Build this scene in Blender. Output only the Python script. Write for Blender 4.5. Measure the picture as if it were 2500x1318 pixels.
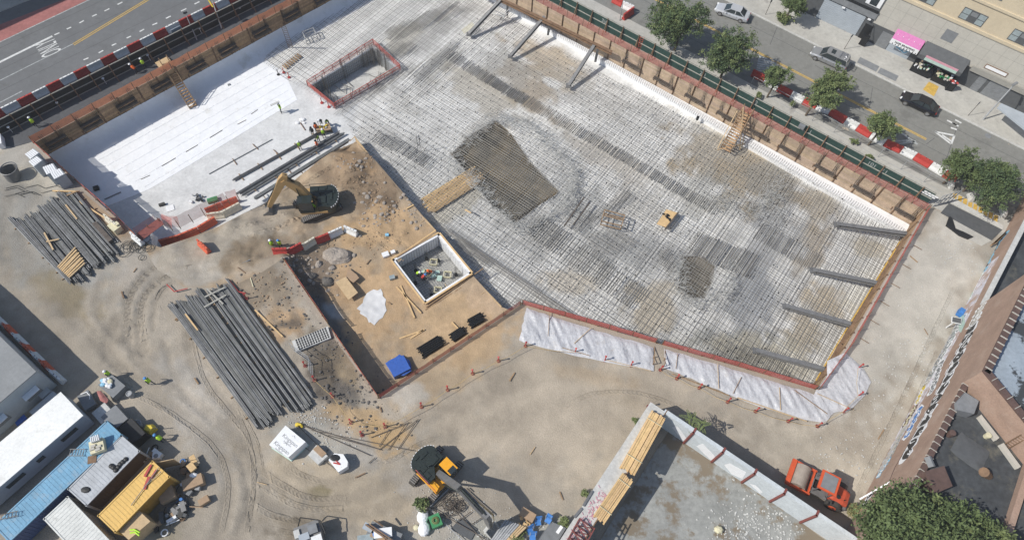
import bpy, math, random
from mathutils import Vector, Matrix, geometry, noise
random.seed(11)
for o in list(bpy.data.objects): bpy.data.objects.remove(o)
S = bpy.context.scene
R = math.radians
# ------------------------------------------------------------------ camera
CX, CY, FL, CH = 1250.0, 659.0, 1720.0, 68.0      # survey frame 2500 x 1318, camera 68 m above the yard
dn = Vector((1175 - CX, 1600 - CY, FL)).normalized(); UPc = -dn
FWc = (Vector((0, 0, 1)) - UPc * UPc.z).normalized(); RTc = FWc.cross(UPc)
if RTc.x < 0: RTc = -RTc
def cw(v): v = Vector(v); return Vector((v.dot(RTc), v.dot(FWc), v.dot(UPc)))
cam = bpy.data.cameras.new('camera'); co = bpy.data.objects.new('camera', cam); S.collection.objects.link(co)
a, b, c = cw((1, 0, 0)), cw((0, -1, 0)), cw((0, 0, -1))
co.matrix_world = Matrix(((a.x, b.x, c.x, 0), (a.y, b.y, c.y, 0), (a.z, b.z, c.z, CH), (0, 0, 0, 1)))
cam.sensor_width = 36; cam.lens = FL / 2500 * 36; cam.clip_end = 2000; cam.clip_start = .5
S.camera = co
S.render.resolution_x = 1024; S.render.resolution_y = 539
# ------------------------------------------------------------------ light
W = bpy.data.worlds.new('World'); S.world = W; W.use_nodes = True
nt = W.node_tree; bg = nt.nodes['Background']
sky = nt.nodes.new('ShaderNodeTexSky'); sky.sky_type = 'NISHITA'; sky.sun_disc = False
SAZ, SEL = 18.2, 45.5                                # shadows run towards azimuth 18.2
sdir = Vector((-math.cos(R(SAZ)) * math.cos(R(SEL)), -math.sin(R(SAZ)) * math.cos(R(SEL)), math.sin(R(SEL))))
sky.sun_elevation = R(SEL); sky.sun_rotation = math.atan2(sdir.x, sdir.y)
nt.links.new(sky.outputs[0], bg.inputs[0]); bg.inputs[1].default_value = .105
sl = bpy.data.lights.new('sun', 'SUN'); sl.energy = 4.0; sl.angle = R(.5); sl.color = (1, .955, .88)
so = bpy.data.objects.new('sun', sl); S.collection.objects.link(so)
so.rotation_euler = sdir.to_track_quat('Z', 'Y').to_euler(); so.location = (0, 0, 90)
S.view_settings.view_transform = 'Standard'; S.view_settings.look = 'None'
S.view_settings.exposure = 0.14; S.view_settings.gamma = 1
# ------------------------------------------------------------------ geometry of the survey
def P(x, y, z=0.0):
    r = cw((x - CX, y - CY, FL)); t = (z - CH) / r.z
    return Vector((r.x * t, r.y * t, z))
def Q(w):
    v = Vector(w) - Vector((0, 0, CH)); cc = RTc * v.x + FWc * v.y + UPc * v.z
    return (CX + FL * cc.x / cc.z, CY + FL * cc.y / cc.z)
def AZ(a, b, z=0):
    d = P(*b, z) - P(*a, z); return math.atan2(d.y, d.x)
class Plane:
    """vertical plane over a base line, u along, n outwards (towards the yard)"""
    def __init__(s, a, b, z=0):
        s.A = P(*a, z); s.B = P(*b, z); s.d = (s.B - s.A).normalized(); s.L = (s.B - s.A).length
        s.n = Vector((-s.d.y, s.d.x, 0))
        if s.n.dot(Vector((0, 0, 0)) - s.A) < 0: s.n = -s.n
    def hit(s, x, y, out=0):
        r = P(x, y, -5) - Vector((0, 0, CH)); o = Vector((0, 0, CH))
        t = ((s.A + s.n * out) - o).dot(s.n) / r.dot(s.n); return o + r * t
    def uz(s, x, y, out=0):
        w = s.hit(x, y, out); return ((w - s.A).dot(s.d), w.z)
    def at(s, u, z, out=0): return s.A + s.d * u + s.n * out + Vector((0, 0, z - s.A.z))
    def rz(s): return math.atan2(s.d.y, s.d.x)
def inpoly(x, y, poly):
    r = False; j = len(poly) - 1
    for i in range(len(poly)):
        xi, yi = poly[i][0], poly[i][1]; xj, yj = poly[j][0], poly[j][1]
        if (yi > y) != (yj > y) and x < (xj - xi) * (y - yi) / (yj - yi) + xi: r = not r
        j = i
    return r
def segdist(x, y, a, b):
    dx, dy = b[0] - a[0], b[1] - a[1]; t = max(0, min(1, ((x - a[0]) * dx + (y - a[1]) * dy) / (dx * dx + dy * dy + 1e-9)))
    return math.hypot(x - a[0] - t * dx, y - a[1] - t * dy)
def polydist(x, y, poly): return min(segdist(x, y, poly[i], poly[i - 1]) for i in range(len(poly)))
# ------------------------------------------------------------------ materials
def mat(name, col, rough=.8, var=.18, scale=4, metal=0, bump=0, attr=False, coord='Object', alpha=1, spec=.4, fine=0, tint=None, trans=0, bscale=None):
    m = bpy.data.materials.new(name); m.use_nodes = True; n = m.node_tree.nodes; l = m.node_tree.links
    p = n['Principled BSDF']; p.inputs['Roughness'].default_value = rough; p.inputs['Metallic'].default_value = metal
    p.inputs['Specular IOR Level'].default_value = spec
    tc = n.new('ShaderNodeTexCoord'); geo = n.new('ShaderNodeNewGeometry')
    src = geo.outputs['Position'] if coord == 'World' else tc.outputs['Object']
    base = n.new('ShaderNodeRGB'); base.outputs[0].default_value = (*col, 1); cur = base.outputs[0]
    if attr:
        at = n.new('ShaderNodeVertexColor'); at.layer_name = 'Col'
        mx = n.new('ShaderNodeMix'); mx.data_type = 'RGBA'; mx.blend_type = 'MULTIPLY'; mx.inputs[0].default_value = 1
        l.new(cur, mx.inputs[6]); l.new(at.outputs[0], mx.inputs[7]); cur = mx.outputs[2]
    def noiz(sc, amt, det=5):
        nonlocal cur
        t = n.new('ShaderNodeTexNoise'); t.inputs['Scale'].default_value = sc; t.inputs['Detail'].default_value = det; t.inputs['Roughness'].default_value = .65
        l.new(src, t.inputs['Vector'])
        mr = n.new('ShaderNodeMapRange'); mr.inputs[1].default_value = .3; mr.inputs[2].default_value = .7
        mr.inputs[3].default_value = 1 - amt; mr.inputs[4].default_value = 1 + amt; l.new(t.outputs[0], mr.inputs[0])
        vm = n.new('ShaderNodeVectorMath'); vm.operation = 'SCALE'; l.new(cur, vm.inputs[0]); l.new(mr.outputs[0], vm.inputs['Scale']); cur = vm.outputs[0]
        return t
    if var: noiz(scale, var)
    if fine: noiz(fine, var * .8, 3)
    if tint:
        t = n.new('ShaderNodeTexNoise'); t.inputs['Scale'].default_value = tint[1]; t.inputs['Detail'].default_value = 8; t.inputs['Roughness'].default_value = .7; l.new(src, t.inputs['Vector'])
        mr = n.new('ShaderNodeMapRange'); mr.inputs[1].default_value = tint[2]; mr.inputs[2].default_value = tint[3]; l.new(t.outputs[0], mr.inputs[0])
        mx = n.new('ShaderNodeMix'); mx.data_type = 'RGBA'; l.new(mr.outputs[0], mx.inputs[0]); l.new(cur, mx.inputs[6]); mx.inputs[7].default_value = (*tint[0], 1); cur = mx.outputs[2]
    l.new(cur, p.inputs['Base Color'])
    if bump:
        t = n.new('ShaderNodeTexNoise'); t.inputs['Scale'].default_value = bscale or scale * 3; t.inputs['Detail'].default_value = 8; l.new(src, t.inputs['Vector'])
        bn = n.new('ShaderNodeBump'); bn.inputs['Strength'].default_value = 1; bn.inputs['Distance'].default_value = bump; l.new(t.outputs[0], bn.inputs['Height']); l.new(bn.outputs[0], p.inputs['Normal'])
    if alpha < 1: p.inputs['Alpha'].default_value = alpha
    if trans: p.inputs['Transmission Weight'].default_value = trans
    return m
M = {}
def mk(k, *a, **kw): M[k] = mat(k, *a, **kw)
mk('dirt', (1, 1, 1), .95, .13, .22, attr=True, coord='World', fine=7, bump=.045, bscale=8, spec=.12, tint=((.56, .53, .48), 11, .68, .72))
mk('slab', (1, 1, 1), .7, .13, .5, attr=True, coord='World', fine=3, bump=.01)
mk('seam', (.09, .092, .095), .9, .2, 1, coord='World')
mk('asphalt', (.15, .155, .16), .9, .1, .12, coord='World', fine=1.3, bump=.01, tint=((.12, .124, .125), .3, .55, .66))
mk('asphalt_old', (.21, .21, .195), .9, .12, .3, coord='World', fine=2, bump=.01, tint=((.16, .16, .148), .3, .52, .64))
mk('asphalt_shade', (.085, .088, .095), .9, .15, .3, coord='World', fine=2)  # dark walkway asphalt, with the hoarding's shade darkened into its colour
mk('concrete', (.43, .42, .385), .85, .1, .4, coord='World', fine=2.5, tint=((.33, .32, .30), .6, .55, .68))
mk('concrete_light', (.5, .5, .48), .8, .12, 1, coord='World', fine=4)
mk('grey_wall', (.52, .56, .58), .8, .1, .5, coord='World', fine=4)
mk('bus_red', (.34, .14, .13), .9, .12, .5, coord='World', fine=2)
mk('paint_white', (.62, .63, .62), .7, .2, 3, coord='World', fine=14)
mk('paint_worn', (.36, .38, .38), .8, .35, 2.5, coord='World', fine=9)
mk('paint_yellow', (.55, .36, .08), .7, .2, 3, coord='World', fine=12)
mk('green_ply', (.025, .06, .052), .6, .2, 1.5)
mk('black_ply', (.018, .02, .022), .7, .2, 1.5)
mk('grey_timber', (.36, .35, .31), .8, .2, 4)
mk('timber', (.30, .2, .115), .85, .25, 3, attr=True, fine=12)
mk('new_timber', (.62, .43, .22), .75, .14, 2, attr=True, fine=10)
mk('pale_ply', (.30, .232, .168), .8, .22, 1.2, attr=True, fine=9)
mk('ply', (.52, .38, .22), .75, .12, 2, fine=9)
mk('steel', (.12, .1, .085), .6, .3, 2, metal=.3)
mk('steel_grey', (.2, .2, .2), .55, .2, 2, metal=.4)
mk('rust', (.2, .125, .075), .8, .3, 2)
mk('rebar', (.21, .20, .185), .65, .3, .6, metal=.2, coord='World')
mk('rebar_mid', (.26, .24, .20), .65, .3, .6, metal=.2, coord='World')
mk('rebar_pale', (.42, .42, .40), .65, .2, .6, metal=.2, coord='World')
mk('rebar_stack', (.135, .142, .148), .6, .3, 1.2, attr=True, metal=.25)
mk('net', (.5, .115, .09), .8, .15, 4, alpha=.72)
mk('net_thin', (.55, .15, .12), .8, .15, 4, alpha=.40)
mk('net_orange', (.78, .30, .15), .8, .12, 4, alpha=.9)
mk('red_steel', (.42, .06, .055), .6, .2, 5)
mk('red_brown', (.2, .06, .05), .7, .2, 5)
mk('bar_white', (.72, .73, .72), .5, .1, 3, spec=.4, fine=9)
mk('bar_red', (.45, .055, .045), .5, .15, 3)
mk('bar_orange', (.6, .12, .06), .5, .12, 3)
mk('bar_cream', (.62, .58, .47), .6, .15, 3)
mk('white', (.78, .79, .8), .55, .07, 2)
mk('membrane', (.80, .815, .83), .5, .04, .3, coord='World', bump=.10, bscale=.55, fine=2, tint=((.66, .66, .64), .35, .58, .7))
mk('dry_leaf', (.24, .22, .10), .8, .3, 1, fine=4)
mk('tarp', (.50, .505, .525), .4, .10, .8, coord='World', fine=4, bump=.08, bscale=3.4, tint=((.42, .40, .38), .5, .60, .72))
mk('blue_tarp', (.035, .11, .42), .5, .12, 3, bump=.03)
mk('black', (.012, .013, .015), .5, .2, 4)
mk('black_plastic', (.02, .021, .023), .5, .2, 4, bump=.02)
mk('rubber', (.055, .05, .045), .85, .2, 5)
mk('track', (.2, .19, .18), .8, .3, 5)
mk('ex_yellow', (.44, .285, .125), .5, .14, 3)
mk('ex_amber', (.78, .36, .02), .4, .06, 3)
mk('ex_dark', (.018, .026, .024), .45, .2, 4)
mk('ro_orange', (.60, .10, .035), .5, .12, 3)
mk('ro_hood', (.5, .085, .04), .55, .15, 3)
mk('drum', (.36, .31, .26), .6, .15, 2, metal=.2)
mk('glass', (.03, .04, .045), .08, 0, spec=.6)
mk('glass_pale', (.30, .35, .36), .25, .2, 3, spec=.5)
mk('car_silver', (.42, .43, .44), .3, .04, 1, metal=.6)
mk('car_black', (.008, .008, .011), .16, 0, spec=.6)
mk('car_white', (.55, .57, .6), .3, .03, 1, metal=.3)
mk('chrome', (.6, .6, .62), .25, 0, metal=.9)
mk('red_lamp', (.35, .01, .01), .3, 0)
mk('cont_blue', (.15, .33, .48), .6, .14, .8, fine=5, tint=((.30, .36, .40), .9, .52, .72))
mk('cont_blue_dark', (.03, .06, .16), .6, .1, 1)
mk('cont_grey', (.42, .44, .46), .6, .12, 1, fine=5, tint=((.22, .14, .09), 1.5, .68, .76))
mk('cont_brown', (.09, .065, .045), .7, .2, 1)
mk('cont_yellow', (.68, .44, .13), .6, .08, 1, fine=6, tint=((.4, .27, .13), 1.3, .64, .74))
mk('cont_ochre', (.42, .23, .04), .6, .15, 1)
mk('cont_white', (.62, .63, .6), .6, .12, 1, fine=5, tint=((.2, .2, .18), .8, .60, .72))
mk('roof_white', (.76, .77, .75), .6, .08, .5, fine=4, tint=((.52, .51, .47), .45, .54, .72))
mk('roof_grey', (.24, .25, .255), .8, .1, .4, fine=3)
mk('wall_pale', (.42, .45, .47), .7, .06, .8, fine=4)
mk('leaf_a', (.10, .135, .055), .7, .3, .5, spec=.2, fine=3)
mk('leaf_b', (.155, .19, .078), .7, .3, .5, spec=.2, fine=3)
mk('leaf_c', (.075, .11, .052), .7, .3, .5, spec=.2, fine=3)
mk('bark', (.12, .095, .07), .9, .2, 5)
mk('brick', (.34, .235, .18), .85, .16, .5, coord='World', fine=7, tint=((.40, .30, .24), .35, .52, .68))
mk('wash', (.60, .59, .64), .8, .25, .6, coord='World', fine=3, tint=((.42, .30, .24), .5, .5, .6))
mk('coping', (.11, .07, .06), .8, .25, 2, coord='World')
mk('flat_roof', (.055, .06, .065), .75, .3, .35, coord='World', fine=2.5, tint=((.12, .115, .095), .45, .55, .66))
mk('blue_roof', (.30, .35, .40), .7, .12, .6, coord='World', fine=3, tint=((.05, .055, .06), .3, .5, .54))
mk('stone', (.47, .45, .40), .8, .06, .6, coord='World', fine=3)
mk('stone_warm', (.55, .47, .34), .8, .06, .6, coord='World', fine=4)
mk('stone_grout', (.30, .29, .26), .9, .1, 2, coord='World')
mk('shutter', (.36, .40, .44), .5, .08, 1)
mk('dark_grey', (.09, .095, .1), .7, .15, 2)
mk('mid_grey', (.2, .21, .22), .7, .15, 2)
mk('pink', (.52, .17, .37), .6, .1, 3)
mk('pink_light', (.6, .3, .36), .6, .1, 3)
mk('mint', (.42, .56, .5), .6, .1, 3)
mk('blue', (.05, .19, .5), .6, .2, 3)
mk('light_blue', (.25, .5, .66), .6, .2, 3)
mk('green', (.05, .25, .10), .6, .2, 3)
mk('hivis', (.46, .75, .05), .7, .15, 9)
mk('hivis_orange', (.8, .15, .03), .7, .15, 9)
mk('jeans', (.02, .025, .04), .9, .2, 9)
mk('skin', (.35, .2, .13), .6, .1, 9)
mk('hat_white', (.75, .76, .78), .35, 0)
mk('hat_blue', (.08, .25, .55), .35, 0)
mk('yellow', (.66, .5, .05), .6, .15, 4)
mk('cream', (.62, .58, .4), .6, .1, 4)
mk('rock', (.32, .28, .24), .9, .25, 1.2, bump=.15, bscale=2.5, fine=6)
mk('rock_dark', (.13, .12, .11), .9, .25, 1.2, bump=.1, bscale=4)
mk('cardboard', (.36, .25, .16), .8, .12, 3)
mk('pale_pipe', (.34, .35, .36), .6, .15, 3)
mk('cable', (.05, .048, .045), .7, .1, 3)
mk('rope', (.5, .36, .16), .8, .1, 3)
mk('lime', (1, 1, 1), .8, .05, 1, attr=True, coord='World', fine=5)
mk('mulch', (.05, .045, .04), .95, .3, 3)
# ------------------------------------------------------------------ mesh builder
def mid(i): return i
class MB:
    def __init__(s): s.v = []; s.f = []; s.m = []; s.c = []; s.cur = 0; s.col = (1, 1, 1)
    def add(s, vs, fs):
        k = len(s.v); s.v += [tuple(x) for x in vs]
        for f in fs: s.f.append(tuple(i + k for i in f)); s.m.append(s.cur); s.c.append(s.col)
        return s
    def box(s, c, d, rz=0, rx=0, ry=0, mt=None):
        m = mt or (Matrix.Translation(Vector(c)) @ Matrix.Rotation(rz, 4, 'Z') @ Matrix.Rotation(ry, 4, 'Y') @ Matrix.Rotation(rx, 4, 'X'))
        x, y, z = d[0] / 2, d[1] / 2, d[2] / 2
        vs = [m @ Vector(q) for q in ((-x, -y, -z), (x, -y, -z), (x, y, -z), (-x, y, -z), (-x, -y, z), (x, -y, z), (x, y, z), (-x, y, z))]
        return s.add(vs, ((0, 3, 2, 1), (4, 5, 6, 7), (0, 1, 5, 4), (1, 2, 6, 5), (2, 3, 7, 6), (3, 0, 4, 7)))
    def beam(s, p, q, w, h, up=(0, 0, 1)):
        p, q = Vector(p), Vector(q); d = q - p
        if d.length < 1e-6: return s
        x = d.normalized(); u = Vector(up)
        if abs(x.dot(u)) > .99: u = Vector((1, 0, 0))
        y = u.cross(x).normalized(); z = x.cross(y)
        vs = []
        for e in (p, q):
            for a_, b_ in ((-1, -1), (1, -1), (1, 1), (-1, 1)): vs.append(e + y * (a_ * w / 2) + z * (b_ * h / 2))
        return s.add(vs, ((0, 3, 2, 1), (4, 5, 6, 7), (0, 1, 5, 4), (1, 2, 6, 5), (2, 3, 7, 6), (3, 0, 4, 7)))
    def ibeam(s, p, q, w, h, t=.03):
        p, q = Vector(p), Vector(q); x = (q - p).normalized(); u = Vector((0, 0, 1)) if abs(x.z) < .95 else Vector((1, 0, 0))
        y = u.cross(x).normalized(); z = x.cross(y)
        s.beam(p, q, t, h - 2 * t); s.beam(p + z * (h / 2 - t / 2), q + z * (h / 2 - t / 2), w, t); s.beam(p - z * (h / 2 - t / 2), q - z * (h / 2 - t / 2), w, t); return s
    def cyl(s, p, q, r, n=8, r2=None, cap=True):
        p, q = Vector(p), Vector(q); x = (q - p).normalized(); u = Vector((0, 0, 1)) if abs(x.z) < .95 else Vector((1, 0, 0))
        y = u.cross(x).normalized(); z = x.cross(y); r2 = r if r2 is None else r2; vs = []
        for e, rr in ((p, r), (q, r2)):
            for i in range(n): a_ = 2 * math.pi * i / n; vs.append(e + y * (rr * math.cos(a_)) + z * (rr * math.sin(a_)))
        fs = [(i, (i + 1) % n, n + (i + 1) % n, n + i) for i in range(n)]
        if cap: fs += [tuple(range(n - 1, -1, -1)), tuple(range(n, 2 * n))]
        return s.add(vs, fs)
    def tube(s, pts, r, n=5):
        for a_, b_ in zip(pts, pts[1:]): s.cyl(a_, b_, r, n)
        return s
    def prism(s, poly, z0, z1):
        n = len(poly); A_ = sum(poly[i][0] * poly[(i + 1) % n][1] - poly[(i + 1) % n][0] * poly[i][1] for i in range(n))
        if A_ < 0: poly = poly[::-1]
        vs = [(p[0], p[1], z0) for p in poly] + [(p[0], p[1], z1) for p in poly]
        return s.add(vs, [tuple(range(n - 1, -1, -1)), tuple(range(n, 2 * n))] + [(i, (i + 1) % n, n + (i + 1) % n, n + i) for i in range(n)])
    def ext(s, pts, dv):
        n = len(pts); dv = Vector(dv); pts = [Vector(p) for p in pts]
        return s.add(pts + [p + dv for p in pts], [tuple(range(n - 1, -1, -1)), tuple(range(n, 2 * n))] + [(i, (i + 1) % n, n + (i + 1) % n, n + i) for i in range(n)])
    def loft(s, rings, cap=True):
        n = len(rings[0]); vs = [p for r in rings for p in r]; fs = []
        for k in range(len(rings) - 1):
            for i in range(n): j = (i + 1) % n; fs.append((k * n + i, k * n + j, (k + 1) * n + j, (k + 1) * n + i))
        if cap: fs += [tuple(range(n - 1, -1, -1)), tuple(range((len(rings) - 1) * n, len(rings) * n))]
        return s.add(vs, fs)
    def ball(s, c, r, sc=(1, 1, 1), nu=10, nv=6):
        vs = [(c[0], c[1], c[2] + r * sc[2])]; c = Vector(c)
        for j in range(1, nv):
            t = math.pi * j / nv
            for i in range(nu): a_ = 2 * math.pi * i / nu; vs.append((c.x + r * sc[0] * math.sin(t) * math.cos(a_), c.y + r * sc[1] * math.sin(t) * math.sin(a_), c.z + r * sc[2] * math.cos(t)))
        vs.append((c[0], c[1], c[2] - r * sc[2])); L = len(vs) - 1; fs = []
        for i in range(nu): k = (i + 1) % nu; fs.append((0, 1 + i, 1 + k)); fs.append((L, 1 + (nv - 2) * nu + k, 1 + (nv - 2) * nu + i))
        for j in range(nv - 2):
            for i in range(nu): k = (i + 1) % nu; fs.append((1 + j * nu + i, 1 + (j + 1) * nu + i, 1 + (j + 1) * nu + k, 1 + j * nu + k))
        return s.add(vs, fs)
    def torus(s, c, r, t, n=16, tilt=0, az=0):
        mt = Matrix.Translation(Vector(c)) @ Matrix.Rotation(az, 4, 'Z') @ Matrix.Rotation(tilt, 4, 'X')
        pts = [mt @ Vector((r * math.cos(2 * math.pi * i / n), r * math.sin(2 * math.pi * i / n), 0)) for i in range(n + 1)]
        return s.tube(pts, t, 5)
    def build(s, name, mats, parent=None, smooth=False):
        me = bpy.data.meshes.new(name); me.from_pydata(s.v, [], s.f)
        if not isinstance(mats, (list, tuple)): mats = [mats]
        for m_ in mats: me.materials.append(M[m_] if isinstance(m_, str) else m_)
        me.polygons.foreach_set('material_index', [min(i, len(mats) - 1) for i in s.m])
        if any(c_ != (1, 1, 1) for c_ in s.c) or any((m_ in ('timber', 'new_timber', 'rebar_stack')) for m_ in mats if isinstance(m_, str)):
            at = me.color_attributes.new('Col', 'FLOAT_COLOR', 'CORNER'); buf = []
            for f, c_ in zip(s.f, s.c): buf += [c_[0], c_[1], c_[2], 1.0] * len(f)
            at.data.foreach_set('color', buf)
        if smooth: me.polygons.foreach_set('use_smooth', [True] * len(me.polygons))
        me.update()
        o = bpy.data.objects.new(name, me); S.collection.objects.link(o)
        if parent is not None: o.parent = parent
        return o
def shade(lo=.75, hi=1.2): k = random.uniform(lo, hi); return (k, k * random.uniform(.97, 1.0), k * random.uniform(.92, 1.02))
def tag(o, label=None, cat=None, group=None, kind=None):
    if label: o['label'] = label
    if cat: o['category'] = cat
    if group: o['group'] = group
    if kind: o['kind'] = kind
    return o
def thing(name, label, cat, loc=(0, 0, 0), rz=0, group=None, sc=1):
    o = bpy.data.objects.new(name, None); S.collection.objects.link(o); o.empty_display_size = .3
    o.location = loc; o.rotation_euler = (0, 0, rz); o.scale = (sc, sc, sc); return tag(o, label, cat, group)
def one(name, mb, mats, label, cat, group=None, smooth=False): return tag(mb.build(name, mats, None, smooth), label, cat, group)
def dup(root, loc, rz, label, group=None, sc=None):
    r = root.copy(); S.collection.objects.link(r); r.location = loc; r.rotation_euler = (0, 0, rz); r['label'] = label
    if sc: r.scale = (sc, sc, sc)
    if group: r['group'] = group
    def rec(src, dst):
        for ch in list(src.children):
            c_ = ch.copy(); S.collection.objects.link(c_); c_.parent = dst; rec(ch, c_)
    if root.children: rec(root, r)
    return r
def text_mesh(txt, size, name='lettering', mat_='black', ext=.004, bold=0):
    cu = bpy.data.curves.new(name, 'FONT'); cu.body = txt; cu.size = size; cu.extrude = ext; cu.offset = bold; cu.align_x = 'CENTER'; cu.align_y = 'CENTER'
    o = bpy.data.objects.new(name + '_t', cu); S.collection.objects.link(o)
    bpy.context.view_layer.update(); dg = bpy.context.evaluated_depsgraph_get()
    me = bpy.data.meshes.new_from_object(o.evaluated_get(dg)); bpy.data.objects.remove(o); me.materials.clear(); me.materials.append(M[mat_]); me.name = name
    r = bpy.data.objects.new(name, me); S.collection.objects.link(r); return r
ORD = ['first', 'second', 'third', 'fourth', 'fifth', 'sixth', 'seventh', 'eighth', 'ninth', 'tenth', 'eleventh', 'twelfth', 'thirteenth', 'fourteenth', 'fifteenth', 'sixteenth', 'seventeenth', 'eighteenth', 'nineteenth', 'twentieth', 'twenty first', 'twenty second']
# ------------------------------------------------------------------ terrain
FLOOR = -4.0
# dug middle ground, z per corner (west ramp meets the yard at z = 0)
ctrl_px = [(380, 625, 0), (420, 690, 0), (500, 655, -.2), (560, 690, 0), (480, 600, -.6), (550, 560, -1.2), (600, 560, -1.4), (650, 610, -.8), (640, 650, -.1), (690, 560, -2.0), (650, 520, -2.2), (750, 500, -2.5), (800, 540, -2.5),
 (640, 500, -2.9), (700, 450, -3.0), (862, 358, -3.3), (840, 395, -1.5), (862, 400, -1.2), (880, 415, -1.6), (815, 425, -2.3), (900, 430, -2.1), (930, 480, -1.9), (945, 505, -2.0), (960, 530, -2.5), (1050, 560, -2.5), (880, 560, -2.3), (820, 610, -2.2), (760, 640, -2.0), (715, 650, -1.4),
 (720, 700, -2.0), (780, 720, -2.3), (900, 700, -2.4), (1000, 750, -2.4), (1100, 780, -2.4), (1200, 760, -2.4), (925, 960, -2.3), (850, 850, -2.3), (1000, 900, -2.3), (700, 600, -1.6), (592, 522, -2.2), (535, 552, -1.3), (470, 580, -.7), (392, 606, -.2)]
border0 = [(690, 632), (640, 664), (560, 702), (450, 702), (380, 655), (344, 588)]
def samp(pts, st=1.0):
    out = []
    for a_, b_ in zip(pts, pts[1:]):
        n_ = max(1, int((b_ - a_).length / st)); out += [a_.lerp(b_, i / n_) for i in range(n_)]
    return out + [pts[-1]]
rampline = samp([P(*p) for p in border0], .9)
CTRL = [P(*c_) for c_ in ctrl_px] + rampline
def mh(x, y):
    sw = sz = 0
    for c_ in CTRL:
        d = (c_.x - x) ** 2 + (c_.y - y) ** 2
        if d < 1e-5: return c_.z
        w = 1 / d ** 1.6; sw += w; sz += w * c_.z
    return sz / sw
m_north = [P(392, 604, -.2), P(470, 578, -.7), P(535, 552, -1.3), P(592, 522, -2.2), P(640, 500, -2.8), P(740, 432, -3.2), P(862, 350, -3.3)]
form_a = [P(866, 333, -2.3), P(920, 400, -2.3), P(1064, 562, -2.3)]
form_b = [P(1150, 668, -2.3), P(1226, 749, -2.3)]
SWn, SWs, SE = P(690, 632), P(925, 972), P(1272, 742)
# where the form meets the south wall line
MPOLY = [Vector((q.x, q.y, 0)) for q in ([rampline[-1]] + m_north + form_a + form_b + [SE, SWs] + rampline[:-1])]
YW = [P(83, 349), P(1020, -152), P(2258, 513), P(2062, 850), P(1993, 950), P(1603, 838), SE]
PITPOLY = [Vector((q.x, q.y, 0)) for q in (YW + form_b[::-1] + form_a[::-1] + m_north[::-1] + [rampline[-1]])]
HOLE = [Vector((q.x, q.y, 0)) for q in (YW + [SWs] + rampline)]
def fbm(x, y, s, o=4): return noise.fractal(Vector((x * s, y * s, 1.7)), .9, 2.1, o)
RECESS = [P(*p, FLOOR) for p in ((1103, 376), (1140, 338), (1208, 292), (1246, 322), (1295, 392), (1368, 468), (1318, 500), (1258, 545), (1205, 505), (1150, 432))]
RECESS2 = [P(*p, FLOOR) for p in ((1672, 628), (1715, 622), (1746, 648), (1742, 690), (1722, 728), (1690, 728), (1655, 704), (1662, 665))]
def gz(x, y):
    if inpoly(x, y, MPOLY): return mh(x, y)
    if inpoly(x, y, PITPOLY): return FLOOR
    return 0.0
def PG(px, py, z=0):
    for _ in range(5): w = P(px, py, z); z = gz(w.x, w.y)
    w = P(px, py, z); return w
def cdt(loops, pts, test, hf, cf):
    vs = []; ed = []
    for L in loops:
        k = len(vs); vs += [Vector((p.x, p.y)) for p in L]; ed += [(k + i, k + (i + 1) % len(L)) for i in range(len(L))]
    vs += [Vector(p) for p in pts]
    r = geometry.delaunay_2d_cdt(vs, ed, [], 0, 1e-4)
    V, T = r[0], r[2]; keep = []
    for t in T:
        cx = sum(V[i].x for i in t) / 3; cy = sum(V[i].y for i in t) / 3
        if test(cx, cy): keep.append(t)
    me = MB(); me.v = [(p.x, p.y, hf(p.x, p.y)) for p in V]; me.f = [tuple(t) for t in keep]
    cols = [cf(p.x, p.y) for p in V]
    return me, cols
def terrain(name, loops, pts, test, hf, cf, mt, smooth=True):
    mb, cols = cdt(loops, pts, test, hf, cf)
    used = sorted({i for f in mb.f for i in f}); mp = {u: i for i, u in enumerate(used)}
    me = bpy.data.meshes.new(name); fs = []
    for f in mb.f:
        a_, b_, c_ = (mb.v[i] for i in f)
        if (b_[0] - a_[0]) * (c_[1] - a_[1]) - (b_[1] - a_[1]) * (c_[0] - a_[0]) < 0: f = f[::-1]
        fs.append(tuple(mp[i] for i in f))
    me.from_pydata([mb.v[u] for u in used], [], fs)
    at = me.color_attributes.new('Col', 'FLOAT_COLOR', 'POINT'); buf = []
    for u in used: buf += [*cols[u], 1.0]
    at.data.foreach_set('color', buf); me.materials.append(M[mt])
    if smooth: me.polygons.foreach_set('use_smooth', [True] * len(me.polygons))
    o = bpy.data.objects.new(name, me); S.collection.objects.link(o); return tag(o, kind='structure')
def lerp3(a_, b_, t): return tuple(a_[i] + (b_[i] - a_[i]) * t for i in range(3))
SA = (P(2258, 513) - P(1020, -152)).normalized(); SB = Vector((-SA.y, SA.x, 0)); SOo = P(1020, -152)
def blob(px, py, spots, base, fa=.5, add=0):
    c_ = base
    for (sx, sy, rx, ry, ang, col, st) in spots:
        dx, dy = px - sx, py - sy
        if abs(dx) > rx + ry or abs(dy) > rx + ry: continue
        ca, sa = math.cos(R(ang)), math.sin(R(ang)); u = (dx * ca + dy * sa) / rx; v = (-dx * sa + dy * ca) / ry
        d = math.hypot(u, v) + fa * fbm(px * .02 + sx, py * .02, 1.6, 6) + add
        k = max(0, min(1, (1.0 - d) / .4)) * st
        if k > 0: c_ = lerp3(c_, col, k)
    return c_
TAN, TANL, GREYG, BRN, DK = (.33, .292, .24), (.50, .435, .34), (.30, .28, .245), (.30, .215, .135), (.105, .09, .075)
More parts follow.
